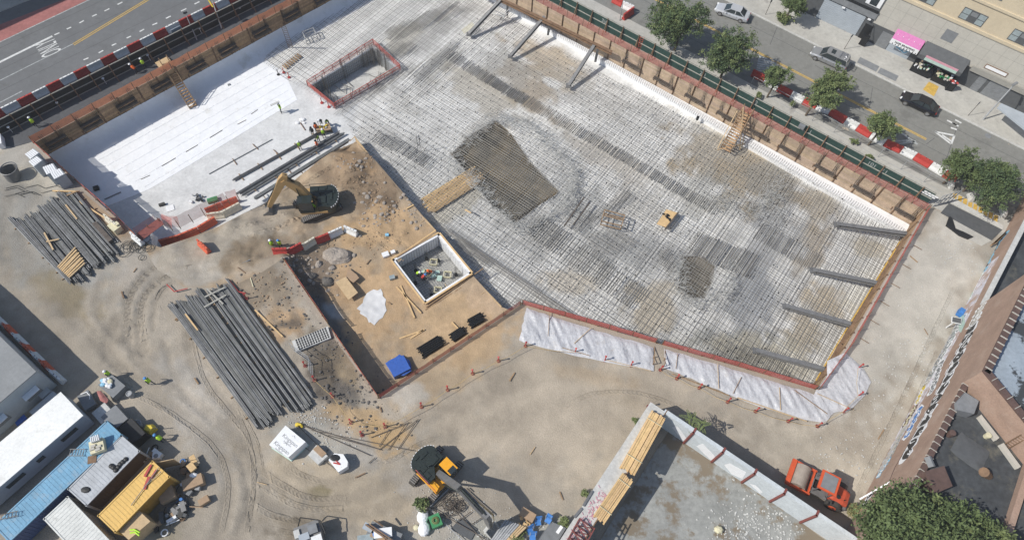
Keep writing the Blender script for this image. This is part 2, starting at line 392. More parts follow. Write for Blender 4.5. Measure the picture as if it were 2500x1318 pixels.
yspots = [(1350, 1000, 480, 210, 10, (.385, .33, .26), .9), (2230, 750, 330, 150, -58, (.46, .435, .385), .95), (2000, 1130, 250, 70, 30, (.49, .44, .36), .7), (100, 560, 260, 170, 30, (.27, .262, .24), .9), (160, 720, 110, 45, 35, (.24, .2, .13), .8), (180, 660, 60, 25, 20, (.36, .36, .35), .6),
 (560, 900, 180, 200, 40, (.40, .35, .285), .6), (480, 1000, 190, 70, 60, (.36, .34, .31), .6), (850, 1200, 260, 90, 20, (.36, .30, .22), .7), (780, 1200, 40, 14, 0, (.20, .17, .10), .8), (720, 1290, 90, 40, 0, (.17, .14, .10), .75), (880, 1110, 70, 40, 0, (.32, .3, .27), .7), (760, 1080, 120, 60, 20, (.31, .30, .27), .8),
 (820, 900, 60, 90, -30, (.24, .185, .12), .85), (780, 850, 60, 60, 0, DK, .75), (800, 940, 60, 45, 35, DK, .8), (845, 965, 50, 30, 20, (.12, .11, .10), .8), (690, 790, 70, 50, 0, (.34, .235, .14), .9), (700, 790, 40, 18, 0, DK, .8), (650, 700, 90, 70, 20, (.25, .20, .145), .85), (940, 1060, 80, 50, 20, (.42, .29, .15), .9), (880, 1020, 90, 40, 10, (.40, .28, .155), .8), (1100, 900, 160, 60, -35, (.44, .33, .21), .7), (1180, 830, 120, 60, -35, (.42, .30, .18), .8), (1000, 965, 50, 40, 0, (.47, .44, .39), .8),
 (1460, 920, 120, 25, 12, (.40, .31, .21), .6), (1560, 985, 180, 20, 20, (.42, .35, .26), .5), (60, 380, 70, 70, 0, (.38, .36, .32), .9), (90, 440, 100, 30, 30, (.4, .37, .31), .8), (260, 530, 100, 40, 38, (.30, .22, .14), .8), (330, 660, 60, 60, 0, (.33, .30, .26), .6), (0, 800, 120, 60, 40, (.2, .18, .15), .7), (400, 1290, 60, 50, 0, (.22, .2, .12), .4),
 (1230, 1300, 260, 50, 0, (.33, .33, .3), .8), (1080, 1270, 90, 50, 0, (.34, .31, .27), .8), (1020, 1180, 60, 60, 0, (.37, .345, .31), .6)]
mspots = [(470, 640, 170, 75, -12, (.37, .335, .285), 1.0), (640, 545, 110, 50, -20, (.355, .31, .25), .8), (650, 650, 60, 30, 0, (.35, .3, .24), .8), (700, 560, 120, 70, -25, (.36, .31, .25), .8), (560, 590, 200, 60, -20, (.38, .335, .27), .9), (610, 615, 95, 34, -28, (.23, .18, .125), .95), (850, 420, 120, 70, 20, (.25, .185, .125), .95), (905, 480, 75, 85, 30, (.225, .165, .11), .95), (760, 500, 100, 50, -10, (.30, .245, .18), .8), (930, 505, 50, 44, 40, (.15, .11, .075), .9), (880, 400, 60, 30, 20, (.28, .195, .12), .8), (680, 600, 90, 30, -20, (.27, .215, .155), .8), (1010, 590, 30, 40, 0, (.3, .22, .14), .6), (870, 570, 80, 40, 0, (.42, .29, .165), .8), (960, 560, 90, 60, 30, (.45, .315, .185), .9),
 (775, 695, 85, 85, 0, (.19, .15, .115), .95), (755, 660, 75, 45, 10, (.21, .165, .125), .95), (905, 740, 110, 130, 0, (.45, .31, .18), .8), (800, 790, 26, 90, -32, (.12, .13, .14), .8), (810, 760, 30, 16, 40, (.35, .38, .40), .8), (1100, 800, 150, 90, -30, (.45, .32, .19), .8), (1180, 720, 60, 50, 40, (.5, .37, .25), .7), (655, 520, 60, 50, 0, (.37, .315, .25), .8), (740, 540, 70, 30, -25, (.36, .27, .18), .6)]
RUTS = []
def rut(pts, w, dep):
    ws = [P(*p, 0) for p in pts]; fine = []
    for i in range(len(ws) - 1):
        p0, p1, p2, p3 = ws[max(0, i - 1)], ws[i], ws[i + 1], ws[min(len(ws) - 1, i + 2)]
        for k in range(5): u = k / 5; fine.append(.5 * ((2 * p1) + (-p0 + p2) * u + (2 * p0 - 5 * p1 + 4 * p2 - p3) * u * u + (-p0 + 3 * p1 - 3 * p2 + p3) * u ** 3))
    fine.append(ws[-1]); RUTS.append((fine, w, dep, min(p.x for p in fine) - 1, max(p.x for p in fine) + 1, min(p.y for p in fine) - 1, max(p.y for p in fine) + 1))
for pts, w, dp in (([(312, 830), (308, 770), (318, 720), (345, 680), (380, 650), (430, 625), (520, 600)], .7, .1), ([(352, 860), (340, 780), (352, 722), (385, 690), (430, 664), (520, 640)], .7, .1), ([(372, 800), (378, 750), (395, 710), (440, 684)], .4, .06), ([(280, 780), (262, 850), (300, 900), (380, 960), (470, 1030), (540, 1100), (560, 1200), (530, 1318)], .9, .07), ([(330, 790), (330, 860), (380, 920), (470, 980), (560, 1050), (605, 1130), (610, 1230), (580, 1318)], .9, .07),
    ([(640, 1150), (700, 1190), (760, 1215), (850, 1215), (960, 1180), (1010, 1150)], .8, .06), ([(620, 1200), (680, 1235), (780, 1262), (900, 1250), (1000, 1215)], .8, .06), ([(600, 1260), (680, 1290), (760, 1280), (880, 1290)], .8, .05), ([(690, 1120), (740, 1160), (820, 1175), (930, 1130)], .6, .05), ([(460, 820), (480, 900), (560, 1000), (620, 1090), (650, 1200)], .8, .05), ([(400, 830), (430, 930), (520, 1040), (590, 1140), (620, 1290)], .5, .05),
    ([(100, 470), (60, 560), (90, 700), (200, 790), (300, 900)], 1.0, .05), ([(20, 480), (10, 600), (50, 740), (170, 850)], 1.0, .05), ([(250, 680), (240, 760), (300, 830), (380, 870)], .7, .06), ([(1000, 1110), (1150, 1050), (1300, 1000), (1500, 960), (1800, 1040), (2050, 1090)], 1.0, .03), ([(960, 1040), (1100, 1000), (1300, 930), (1500, 920), (1750, 1000)], 1.0, .03)):
    rut(pts, w, dp)
def rutd(x, y):
    h = 0; c_ = 0
    for fine, w, dep, x0, x1, y0, y1 in RUTS:
        if not (x0 < x < x1 and y0 < y < y1): continue
        d = 9; s_ = 0; acc = 0
        for a_, b_ in zip(fine, fine[1:]):
            e = segdist(x, y, a_, b_); L_ = (b_ - a_).length
            if e < d: d = e; s_ = acc + (Vector((x, y, 0)) - a_).dot((b_ - a_) / max(L_, 1e-3))
            acc += L_
        if d < w: k = 1 - d / w; lug = .5 + .5 * math.sin(s_ * 6.3 * 1.25) if dep > .085 else .7 + .3 * noise.noise(Vector((s_ * .7, d, 0))); h += 1.5 * dep * (-1.2 * min(1, k * 2.5) * (.5 + .5 * lug) + (.5 if .1 < k < .4 else 0)); c_ = max(c_, min(1, k * 1.6) * (.55 + .45 * lug) * min(1, dep * 13))
    return h, c_
def ycol(x, y):
    px, py = Q((x, y, 0)); c_ = blob(px, py, yspots, TAN); r_ = rutd(x, y)[1]; c_ = lerp3(c_, (.23, .20, .16), r_ * .62); k = 1 + .20 * fbm(x, y, .22, 6) + .12 * fbm(x + 9, y, 1.1, 5); return tuple(v * k for v in c_)
def mcol(x, y):
    px, py = Q((x, y, mh(x, y))); c_ = blob(px, py, mspots, (.355, .275, .19)); k = 1 + .10 * fbm(x, y, .4, 4) + .16 * fbm(x, y, 2.2, 5); return tuple(v * k for v in c_)
def grid(x0, x1, y0, y1, st, test=None, jit=.25):
    out = []; nx = int((x1 - x0) / st); ny = int((y1 - y0) / st)
    for i in range(nx + 1):
        for j in range(ny + 1):
            x = x0 + i * st + random.uniform(-jit, jit) * st; y = y0 + j * st + random.uniform(-jit, jit) * st
            if test is None or test(x, y): out.append((x, y))
    return out
ROUGH = [(780, 850, 75), (800, 930, 70), (660, 700, 90), (690, 790, 70), (850, 990, 50)]
def yh(x, y):
    if polydist(x, y, HOLE) < .05: return 0.0
    px, py = Q((x, y, 0)); a_ = .035
    for rx, ry, rr in ROUGH:
        d = math.hypot(px - rx, py - ry); a_ = max(a_, .35 * max(0, 1 - d / rr * .8))
    k = min(1, polydist(x, y, HOLE) / 1.5) if a_ > .05 else 1
    return (a_ * k) * fbm(x, y, .9 if a_ > .05 else .35, 5) - .02 + rutd(x, y)[0] * min(1, polydist(x, y, HOLE))
outer = [Vector((-300, -150, 0)), Vector((300, -150, 0)), Vector((300, 400, 0)), Vector((-300, 400, 0))]
def yt(x, y): return not inpoly(x, y, HOLE)
gp = grid(-62, 62, 4, 62, .62, lambda x, y: yt(x, y) and polydist(x, y, HOLE) > .3 and not (-46 < x < 2 and 8 < y < 42))
gp += grid(-46, 2, 8, 42, .3, lambda x, y: yt(x, y) and polydist(x, y, HOLE) > .3)
terrain('ground', [outer, HOLE], gp, yt, yh, ycol, 'dirt')
def mhn(x, y):
    h = mh(x, y); px, py = Q((x, y, h)); d = polydist(x, y, MPOLY)
    a_ = .09
    for rx, ry, rr in ((770, 700, 100), (740, 655, 70), (860, 420, 130), (930, 500, 80), (960, 560, 90), (610, 620, 80), (720, 560, 90)):
        a_ = max(a_, .36 * max(0, 1 - math.hypot(px - rx, py - ry) / rr))
    return h + a_ * min(1, d / .8) * (.6 * fbm(x + 5, y, 1.9, 5) + .5 * fbm(x, y + 3, .7, 2) + (.9 * abs(noise.noise(Vector(((x * .45 + y * .9) * 2.0, (x * .9 - y * .45) * .22, 2)))) if py < 560 else 0))
ELEV = [P(*p, -2.1) for p in ((957, 635), (1072, 571), (1152, 668), (1038, 741))]
ELEVP = [Vector((q.x, q.y, 0)) for q in ELEV]
LIME = [P(*q, -2.35) for q in ((893, 716), (903, 709), (912, 705), (922, 708), (930, 706), (934, 716), (935, 724), (944, 732), (941, 745), (946, 758), (938, 766), (936, 778), (926, 784), (915, 797), (907, 788), (900, 790), (896, 778), (886, 772), (880, 768), (882, 760), (873, 757), (876, 750), (886, 742), (889, 730))]
LIME = [Vector((q.x + random.uniform(-.08, .08), q.y + random.uniform(-.08, .08), 0)) for q in LIME]
def mhn2(x, y): return mhn(x, y) + .035
lx0, lx1 = min(p.x for p in LIME), max(p.x for p in LIME); ly0, ly1 = min(p.y for p in LIME), max(p.y for p in LIME)
terrain('lime_patch', [LIME], grid(lx0, lx1, ly0, ly1, .2, lambda x, y: inpoly(x, y, LIME) and polydist(x, y, LIME) > .1), lambda x, y: inpoly(x, y, LIME), mhn2, lambda x, y: tuple(.62 * (1 + .12 * fbm(x, y, 1.5, 4)) for _ in range(3)), 'lime')
bb = MPOLY; mx0, mx1 = min(p.x for p in bb), max(p.x for p in bb); my0, my1 = min(p.y for p in bb), max(p.y for p in bb)
def mt_(x, y): return inpoly(x, y, MPOLY) and not inpoly(x, y, ELEVP)
gp = grid(mx0, mx1, my0, my1, .33, lambda x, y: mt_(x, y) and polydist(x, y, MPOLY) > .15 and polydist(x, y, ELEVP) > .15)
terrain('dug_ground', [MPOLY, ELEVP], gp, mt_, mhn, mcol, 'dirt')
BIGE = [P(*p, FLOOR) for p in ((757, 214), (911, 120), (972, 172), (816, 262))]
WH, GW = (.74, .75, .75), (.52, .52, .50)
BR = (.30, .22, .13)
sspots = [(1050, 80, 90, 30, -30, (.3, .29, .27), .5), (980, 90, 50, 28, -35, (.55, .52, .45), .8), (1330, 150, 90, 35, 30, (.40, .30, .17), .75), (1290, 210, 70, 40, 30, (.36, .27, .16), .8), (1310, 265, 40, 20, 30, (.3, .22, .13), .8), (1820, 400, 140, 95, 30, (.37, .29, .18), 1.0), (1890, 430, 50, 90, 20, (.2, .19, .16), .7), (2000, 500, 40, 60, 20, (.35, .28, .18), .8), (1990, 590, 30, 60, 20, (.37, .29, .19), .8),
 (2120, 610, 35, 22, 0, (.5, .42, .28), .7), (2010, 740, 50, 36, 40, (.42, .32, .18), .8), (1960, 800, 40, 50, 20, (.38, .3, .18), .8), (1850, 620, 40, 110, 15, (.30, .31, .33), .85), (1830, 740, 60, 90, 20, (.28, .30, .33), .8), (1600, 760, 60, 60, 40, (.5, .40, .25), .7), (1390, 690, 60, 26, 10, (.46, .38, .26), .6), (1600, 620, 80, 40, 20, (.3, .3, .3), .6), (1500, 600, 90, 50, 30, (.3, .31, .31), .7), (1560, 500, 80, 40, 30, (.42, .40, .36), .5), (1470, 380, 90, 30, 30, (.48, .43, .36), .6), (1120, 490, 80, 30, -36, (.42, .35, .2), .5),
 (1180, 230, 100, 40, 30, (.42, .37, .28), .6), (1800, 850, 110, 50, 10, (.22, .23, .22), .8), (1720, 480, 60, 50, 0, (.34, .34, .31), .6), (1240, 170, 60, 40, 30, (.33, .32, .29), .6), (1410, 490, 80, 60, 30, (.30, .31, .31), .6), (1290, 560, 90, 50, 40, (.33, .33, .32), .6), (1750, 330, 70, 60, 30, (.45, .42, .36), .6), (900, 320, 60, 40, 30, (.46, .45, .43), .5), (960, 250, 60, 30, 30, (.42, .41, .38), .6), (1440, 240, 90, 40, 30, (.45, .43, .39), .5), (1900, 560, 60, 50, 20, (.4, .41, .42), .6), (1700, 860, 90, 30, 20, (.42, .41, .36), .5), (1880, 870, 120, 40, 15, (.5, .44, .30), .6), (2100, 700, 30, 60, 30, (.72, .70, .62), .6)]
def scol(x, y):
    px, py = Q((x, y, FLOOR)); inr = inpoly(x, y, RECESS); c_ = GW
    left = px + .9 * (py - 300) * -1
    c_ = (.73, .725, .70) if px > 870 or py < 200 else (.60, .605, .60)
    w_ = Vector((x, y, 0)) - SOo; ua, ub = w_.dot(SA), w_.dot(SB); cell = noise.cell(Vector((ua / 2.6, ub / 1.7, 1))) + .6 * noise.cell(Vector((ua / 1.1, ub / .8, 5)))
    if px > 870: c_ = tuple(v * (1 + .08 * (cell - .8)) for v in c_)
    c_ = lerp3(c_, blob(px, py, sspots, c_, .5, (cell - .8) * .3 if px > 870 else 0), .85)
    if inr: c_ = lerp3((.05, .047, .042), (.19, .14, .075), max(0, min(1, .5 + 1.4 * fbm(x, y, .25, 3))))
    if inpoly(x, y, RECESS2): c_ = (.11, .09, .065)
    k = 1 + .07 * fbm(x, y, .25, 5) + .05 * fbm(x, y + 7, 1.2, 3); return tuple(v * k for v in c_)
def sh(x, y):
    z = FLOOR
    for rp, dp in ((RECESS, 1.5), (RECESS2, 1.0)):
        if inpoly(x, y, rp): z -= dp * min(1, polydist(x, y, rp) / .8)
    return z
bx0, bx1 = min(p.x for p in PITPOLY), max(p.x for p in PITPOLY); by0, by1 = min(p.y for p in PITPOLY), max(p.y for p in PITPOLY)
def st_(x, y): return inpoly(x, y, PITPOLY) and not inpoly(x, y, BIGE)
gp = grid(bx0, bx1, by0, by1, .55, lambda x, y: st_(x, y) and polydist(x, y, PITPOLY) > .2 and polydist(x, y, BIGE) > .2 and Q((x, y, FLOOR))[1] > -90)
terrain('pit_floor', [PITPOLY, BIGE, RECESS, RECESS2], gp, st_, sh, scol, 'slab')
# ================================================================== STREETS
def sheet(name, px, z, mt_, label=None, world=None):
    pts = world or [P(*p, z) for p in px]; m_ = MB(); n_ = len(pts)
    A_ = sum(pts[i].x * pts[(i + 1) % n_].y - pts[(i + 1) % n_].x * pts[i].y for i in range(n_))
    if A_ < 0: pts = pts[::-1]
    m_.add([(p.x, p.y, z) for p in pts], [tuple(range(n_))]); return tag(m_.build(name, mt_), kind='structure')
def off(a_, b_, t, s): # point along a->b (m) with sideways shift
    d = (b_ - a_).normalized(); return a_ + d * t + Vector((-d.y, d.x, 0)) * s
# left street: barrier line is its lower edge
LB0, LB1 = P(0, 291), P(600, -6)
ld = (LB1 - LB0).normalized(); ln = Vector((-ld.y, ld.x, 0))
def LS(t, s, z=0): return LB0 + ld * t + ln * s + Vector((0, 0, z))
tL = (LB1 - LB0).length
sheet('left_street', None, .004, 'asphalt', world=[LS(-60, .9), LS(tL + 60, .9), LS(tL + 60, 60), LS(-60, 60)])
def perp(px, py): w = P(px, py) - LB0; return w.dot(ld), w.dot(ln)
def strip(mb, a_, b_, w, z):
    d = (b_ - a_).normalized(); n_ = Vector((-d.y, d.x, 0)) * w / 2
    q = [a_ - n_, b_ - n_, b_ + n_, a_ + n_]; mb.add([(v.x, v.y, z) for v in q], [(0, 1, 2, 3)])
bl = MB(); strip(bl, P(-60, 90 + 26), P(260, -40 - 17), 4.2, .008)
bl2 = MB(); bl2.add([(v.x, v.y, .008) for v in (P(-120, 160), P(260, -22), P(200, -22), P(-120, 118))], [(0, 1, 2, 3)])
q = [P(-100, 150), P(230, -6 - 2), P(178, -8), P(-100, 108)]
m_ = MB(); m_.add([(v.x, v.y, .008) for v in (P(-100, 154), P(225, -5), P(300, -40), P(220, -40), P(150, 2), P(-100, 100))], [(0, 1, 2, 3, 4, 5)])
tag(m_.build('bus_lane', 'bus_red'), kind='structure')
mk_w = MB(); mk_y = MB(); mk_o = MB()
strip(mk_w, P(-40, 172), P(128, 89), .32, .012)
strip(mk_o, P(-60, 132), P(240, -10), .16, .012)
for a_, b_ in [((133, 86), (145, 81)), ((163, 72), (174, 67)), ((194, 57), (205, 51)), ((225, 41), (236, 36)), ((255, 28), (267, 22)), ((287, 12), (299, 6)), ((318, -3), (330, -9)),
               ((204, 147), (216, 142)), ((241, 130), (252, 124)), ((273, 112), (284, 107)), ((309, 94), (320, 89)), ((341, 78), (352, 72)), ((372, 62), (384, 57)), ((405, 46), (417, 40)), ((442, 28), (455, 22)), ((475, 11), (487, 5))]: strip(mk_w, P(*a_), P(*b_), .2, .012)
strip(mk_o, P(0, 251), P(54, 223), .14, .012)
strip(mk_y, P(178, 108), P(360, -2), .13, .012); strip(mk_y, P(181, 111), P(366, -1), .13, .012)
strip(mk_o, P(0, 197), P(178, 108), .13, .012)
# ONLY painted on the lane
ow = text_mesh('ONLY', 1.0, 'road_lettering', 'paint_white', .001)
c0 = P(121, 117); av = (P(88, 116) - P(134, 97)).normalized()     # letter up
wv = Vector((av.y, -av.x, 0)).normalized()
if wv.dot(P(100, 100) - P(120, 130)) < 0: wv = -wv
upl = (P(88, 118) - P(134, 97)).length; wl = (P(107, 135) - P(90, 112)).length * 1.35
me = ow.data; xs = [v.co.x for v in me.vertices]; ys = [v.co.y for v in me.vertices]
for v in me.vertices:
    u = v.co.x / (max(xs) - min(xs)) * wl; t_ = v.co.y / (max(ys) - min(ys)) * upl
    w_ = c0 + Vector((av.y, -av.x, 0)) * u + av * t_; v.co = (w_.x, w_.y, .013 + v.co.z)
ow.location = (0, 0, 0); tag(ow, kind='structure')
# far side of the left street: dark shaded pavement with a building
mdark = MB(); mdark.prism([P(-100, 70), P(10, 27), P(78, 0), P(150, -36), P(100, -120), P(-200, -40)], 0.02, .15)
tag(mdark.build('pavement', 'concrete'), kind='structure')
nb = MB(); nb.prism([P(-180, 100, 0), P(-12, 31, 0) + Vector((-14, 3, 0)), P(210, -60, 0) + Vector((-9, 12, 0)), P(150, -200, 0), P(-250, -100, 0)], 0, 13)
pa = P(-60, 60); pb = P(75, -4)
nbd = (pb - pa).normalized(); nbn = Vector((-nbd.y, nbd.x, 0))
nb = MB(); b0 = pa - nbd * 25 + nbn * -1; 
sz_ = MB(); sz_.prism([pa - nbd * 40 + nbn * 12 , pa + nbd * 60 + nbn * 12, pa + nbd * 60 + nbn * 30, pa - nbd * 40 + nbn * 30], 0, 9)
# unseen building south-west of the frame, added to cast the street corner's shadow
shp = MB()
sh0 = P(-8, 84); sdv = Vector((math.cos(R(SAZ)), math.sin(R(SAZ)), 0))
hb = 16.0; e1 = P(-8, 80) - sdv * hb / math.tan(R(SEL)); e2 = P(170, -2) - sdv * hb / math.tan(R(SEL))
ed = (e2 - e1).normalized(); en = Vector((-ed.y, ed.x, 0))
shp.prism([e1 - ed * 3, e2 + ed * 30, e2 + ed * 30 + en * 9, e1 - ed * 3 + en * 9], 0, hb)
one('shadow_caster', shp, 'mid_grey', 'unseen tall building that casts the shadow on the left street corner', 'building')
# right street
KA, KB = P(1827, 30), P(2500, 367); kd = (KB - KA).normalized(); kn = Vector((-kd.y, kd.x, 0))
if kn.dot(P(2300, 100) - KA) < 0: kn = -kn
def RS(t, s, z=0): return KA + kd * t + kn * s + Vector((0, 0, z))
def rsx(px, py, z=0): w = P(px, py, z) - KA; return w.dot(kd), w.dot(kn)
tY = rsx(2074, 244)[1]; tBar = rsx(2104, 324)[1]; tNear = tBar - 1.0
sheet('right_street', None, .004, 'asphalt_old', world=[RS(-60, tNear - .6), RS(90, tNear - .6), RS(90, 0), RS(-60, 0)])
m_ = MB(); m_.prism([RS(-60, -.0), RS(90, 0), RS(90, .2), RS(-60, .2)], -.1, .14); tag(m_.build('kerb', 'concrete_light'), kind='structure')
m_ = MB(); m_.prism([RS(-60, .2), RS(90, .2), RS(90, 9), RS(-60, 9)], -.1, .13); tag(m_.build('sidewalk', 'concrete'), kind='structure')
FNC = Plane((1467, 72), (2267, 503))
m_ = MB(); fz = [RS(-60, tNear - .6), RS(52, tNear - .6)]
m_.prism([fz[0], fz[1], FNC.A + FNC.d * 50 + FNC.n * -.25, FNC.A - FNC.d * 60 - FNC.n * .25], -.05, .05)
tag(m_.build('near_sidewalk', 'concrete'), kind='structure')
for o_ in (-.11, .11): strip(mk_y, RS(-40, tY + o_), RS(28.5, tY + o_), .13, .012)
# worn hatching and arrows on the right street
for i in range(7):
    a_, b_ = (1846 - i * 1 + i * 2, 172 - i * 5.5), (1886 + i * 2, 176 - i * 4.4)
    strip(mk_o, P(*a_), P(*b_), .3, .012)
for a_, b_ in [((2283, 322), (2322, 352)), ((2322, 352), (2330, 331)), ((2283, 322), (2330, 331)), ((2300, 330), (2322, 345)), ((2321, 312), (2336, 317)), ((2312, 294), (2336, 306)), ((2332, 293), (2347, 301)), ((2325, 300), (2340, 309))]: strip(mk_w, P(*a_), P(*b_), .26, .012)
for a_, b_ in [((2197, 322), (2240, 353)), ((2190, 352), (2236, 345)), ((2183, 336), (2196, 322)), ((2183, 345), (2225, 343))]: strip(mk_o, P(*a_), P(*b_), .26, .012)
sm = MB()
for s_ in (4.2, 7.6, 11.2): strip(sm, LS(-20, s_, .006), LS(tL + 20, s_ + .3, .006), .06, .007)
for s_ in (tNear + 1.6, tY - 1.2, -2.3): strip(sm, RS(-30, s_), RS(60, s_ + .3), .06, .007)
for a_, b_ in (((1990, 160), (2075, 212)), ((2205, 292), (2290, 336)), ((2282, 337), (2262, 352)), ((1900, 60), (1880, 110)), ((2130, 215), (2122, 270)), ((2340, 300), (2310, 390))): strip(sm, P(*a_), P(*b_), .07, .007)
tag(sm.build('asphalt_seams', 'seam'), kind='structure')
tag(mk_w.build('lane_markings', 'paint_white'), kind='structure'); tag(mk_o.build('worn_markings', 'paint_worn'), kind='structure'); tag(mk_y.build('centre_line', 'paint_yellow'), kind='structure')
m_ = MB(); 
for c_ in ([(2205, 292), (2280, 331), (2268, 345), (2198, 308)],): m_.add([(v.x, v.y, .008) for v in [P(*p) for p in c_]][::-1], [(0, 1, 2, 3)])
m_.build('road_patch', 'asphalt_old')['kind'] = 'structure'
# sidewalk inserts
for px_, lab, mt_ in (([(2100, 140), (2147, 163), (2139, 176), (2092, 153)], 'left one of two grey steel hatches set in the far sidewalk', 'mid_grey'), ([(2150, 166), (2194, 186), (2186, 199), (2142, 178)], 'right one of two grey steel hatches set in the far sidewalk', 'mid_grey'), ([(2268, 200), (2292, 212), (2280, 236), (2253, 219)], 'yellow ramp plate on the sidewalk behind the black sedan', 'paint_yellow')):
    m_ = MB(); m_.prism([P(*p, .13) for p in px_], .131, .15); one('sidewalk_hatch', m_, mt_, lab, 'hatch')
m_ = MB(); c_ = P(2412, 332); m_.cyl((c_.x, c_.y, .0), (c_.x, c_.y, .02), .38, 16); one('manhole_cover', m_, 'mid_grey', 'round iron manhole cover in the right street', 'manhole')
# dark covered walkway strip outside the east corner
m_ = MB(); m_.prism([P(2316, 497), P(2446, 562), P(2420, 587), P(2296, 520)], .0, .1); one('rubber_mat', m_, 'dark_grey', 'long dark mat lying beside the yellow striped kerb strip', 'mat')
m_ = MB(); m_.prism([P(2325, 535), P(2421, 588), P(2396, 601), P(2340, 572)], .0, .05); tag(m_.build('path', 'concrete'), kind='structure')
m_ = MB(); m_.prism([P(2318, 480), P(2450, 553), P(2447, 561), P(2317, 493)], .0, .12); tag(m_.build('kerb_strip', 'concrete_light'), kind='structure')
m_ = MB()
for i in range(9): t_ = i / 8; c_ = P(2330 + 100 * t_, 482 + 54 * t_); m_.box((c_.x, c_.y, .03), (.45, 1.3, .05), rz=AZ((2330, 482), (2430, 536)) + .2)
one('tactile_stripes', m_, 'paint_yellow', 'row of faded yellow stripes beside the dark mat at the east corner', 'stripes')
m_ = MB(); pts = [(2316, 530), (2322, 534), (2330, 560), (2350, 568), (2374, 580), (2362, 585), (2340, 576), (2322, 562), (2308, 552)]
m_.prism([P(*p) for p in pts], .0, .22); one('crumpled_sheet', m_, 'black_plastic', 'crumpled black sheet lying on pale ground by the mat', 'sheet')
# ================================================================== TIMBER RETAINING WALLS
def lag_wall(name, label, A_, B_, depth, bays, z0=0, mtb='timber', inv=1, bracket_mod=2, phase=0, lo=.7, hi=1.15, full=None):
    """A,B top line; inside of pit on side inv"""
    d = (B_ - A_).normalized(); n_ = Vector((-d.y, d.x, 0)) * inv; L = (B_ - A_).length
    t = thing(name, label, 'retaining wall'); bo = MB(); st = L / bays
    for k in range(bays):
        zz = z0; r = 0
        while zz > -depth + .02:
            h = min(.28, zz + depth); bo.col = shade(lo, hi)
            c_ = A_ + d * (st * (k + .5)) + n_ * random.uniform(-.02, .02); bo.box((c_.x, c_.y, zz - h / 2), (st - .02, .08, h - .012), rz=math.atan2(d.y, d.x)); zz -= h
    bo.build('lagging', mtb, t)
    for k in range(bays + 1):
        p = A_ + d * (st * k) + n_ * .06; m_ = MB(); m_.ibeam((p.x, p.y, -depth), (p.x, p.y, z0 + .15), .16, .16, .02); m_.build('pile', 'rust', t)
    return t, d, n_, L
def bracket(t, base, d, n_, z=-1.25, w=2.5, mt_='steel', box=False):
    m_ = MB()
    c_ = base + n_ * .62; c_.z = z
    m_.ibeam(c_ - d * w / 2, c_ + d * w / 2, .22, .26); m_.ibeam(c_ - d * w / 2 + n_ * .26, c_ + d * w / 2 + n_ * .26, .1, .2)
    for s in (-.42, .42):
        a_ = base + d * (w * s); a_.z = z + .75; b_ = c_ + d * (w * s); m_.beam(a_ + n_ * .1, b_, .07, .07); b2 = base + d * (w * s) + n_ * .1; b2.z = z - .35; m_.beam(b2, b_, .07, .07)
        for e in (-.18, 0, .18):
            q_ = base + d * (w * s + e) + n_ * .14; m_.beam((q_.x, q_.y, z - .5), (q_.x, q_.y, .5 + random.uniform(0, .3)), .03, .03)
    m_.build('bracket', mt_, t)
    if box:
        m_ = MB(); c2 = base + n_ * .32; c2.z = z + .38; m_.beam(c2 - d * w / 2, c2 + d * w / 2, .5, .05); m_.build('shelf_board', 'steel', t)
    m_ = MB()
    for s in (-.55, .15, .6): q_ = base + d * (w * s) + n_ * .1; m_.beam((q_.x, q_.y, -2.45), (q_.x, q_.y, -1.9), .09, .1)
    m_.build('cleat', 'rust', t)
ULA, ULB = P(83, 349), P(1020, -152)
wUL, dUL, nUL, LUL = lag_wall('timber_retaining_wall', 'brown plank retaining wall in shade along the left street side of the pit', ULA, ULB, 2.45, 22, inv=-1, lo=.9, hi=1.4)
if nUL.dot(P(1200, 500) - ULA) < 0: print('UL normal flipped!')
for px_, py_ in [(138, 344), (220, 298), (307, 252), (393, 208), (477, 160), (553, 118), (633, 74), (705, 32), (780, -8)]:
    w = P(px_, py_, -1.25); u = (w - ULA).dot(dUL); bracket(wUL, ULA + dUL * u, dUL, nUL, box=True)
URA, URB = P(1020, -152), P(2258, 513)
wUR, dUR, nUR, LUR = lag_wall('timber_retaining_wall', 'sunlit pale plank retaining wall along the right street side of the pit', URA, URB, 3.5, 30, inv=-1, lo=1.25, hi=1.6, mtb='pale_ply')
k_ = 0
for px_, py_ in [(1543, 154), (1622, 193), (1700, 233), (1781, 272), (1856, 318), (1936, 350), (2023, 398), (2116, 448), (2206, 522)]:
    w = P(px_, py_, -1.5); u = (w - URA).dot(dUR)
    if u < LUR - 1: bracket(wUR, URA + dUR * u, dUR, nUR, z=-1.3)
for (a_, b_, lab) in ((P(2258, 513), P(2062, 850), 'north part'), (P(2062, 850), P(1993, 950), 'south end')):
    t, d, n_, L = lag_wall('timber_retaining_wall', 'plank retaining wall behind the brown waler on the east side of the pit, ' + lab, a_, b_, 4.0, 10 if 'north' in lab else 3, inv=-1, lo=.8, hi=1.3)
t, d, n_, L = lag_wall('timber_retaining_wall', 'plank retaining wall under the container side netting at the west end of the pit', P(344, 588), P(83, 349), 4.0, 10, inv=-1, lo=.8, hi=1.2)
for a_, b_, lab in ((P(1993, 950), P(1603, 838), 'below the east white sheeting'), (P(1603, 838), P(1272, 742), 'below the west white sheeting')):
    lag_wall('timber_retaining_wall', 'plank retaining wall ' + lab, a_, b_, 4.0, 7, inv=-1, lo=.9, hi=1.3)
lag_wall('timber_retaining_wall', 'plank retaining wall south of the blue tarp in the sand pit', P(1272, 742), P(925, 972), 2.7, 8, inv=-1, lo=.9, hi=1.3)
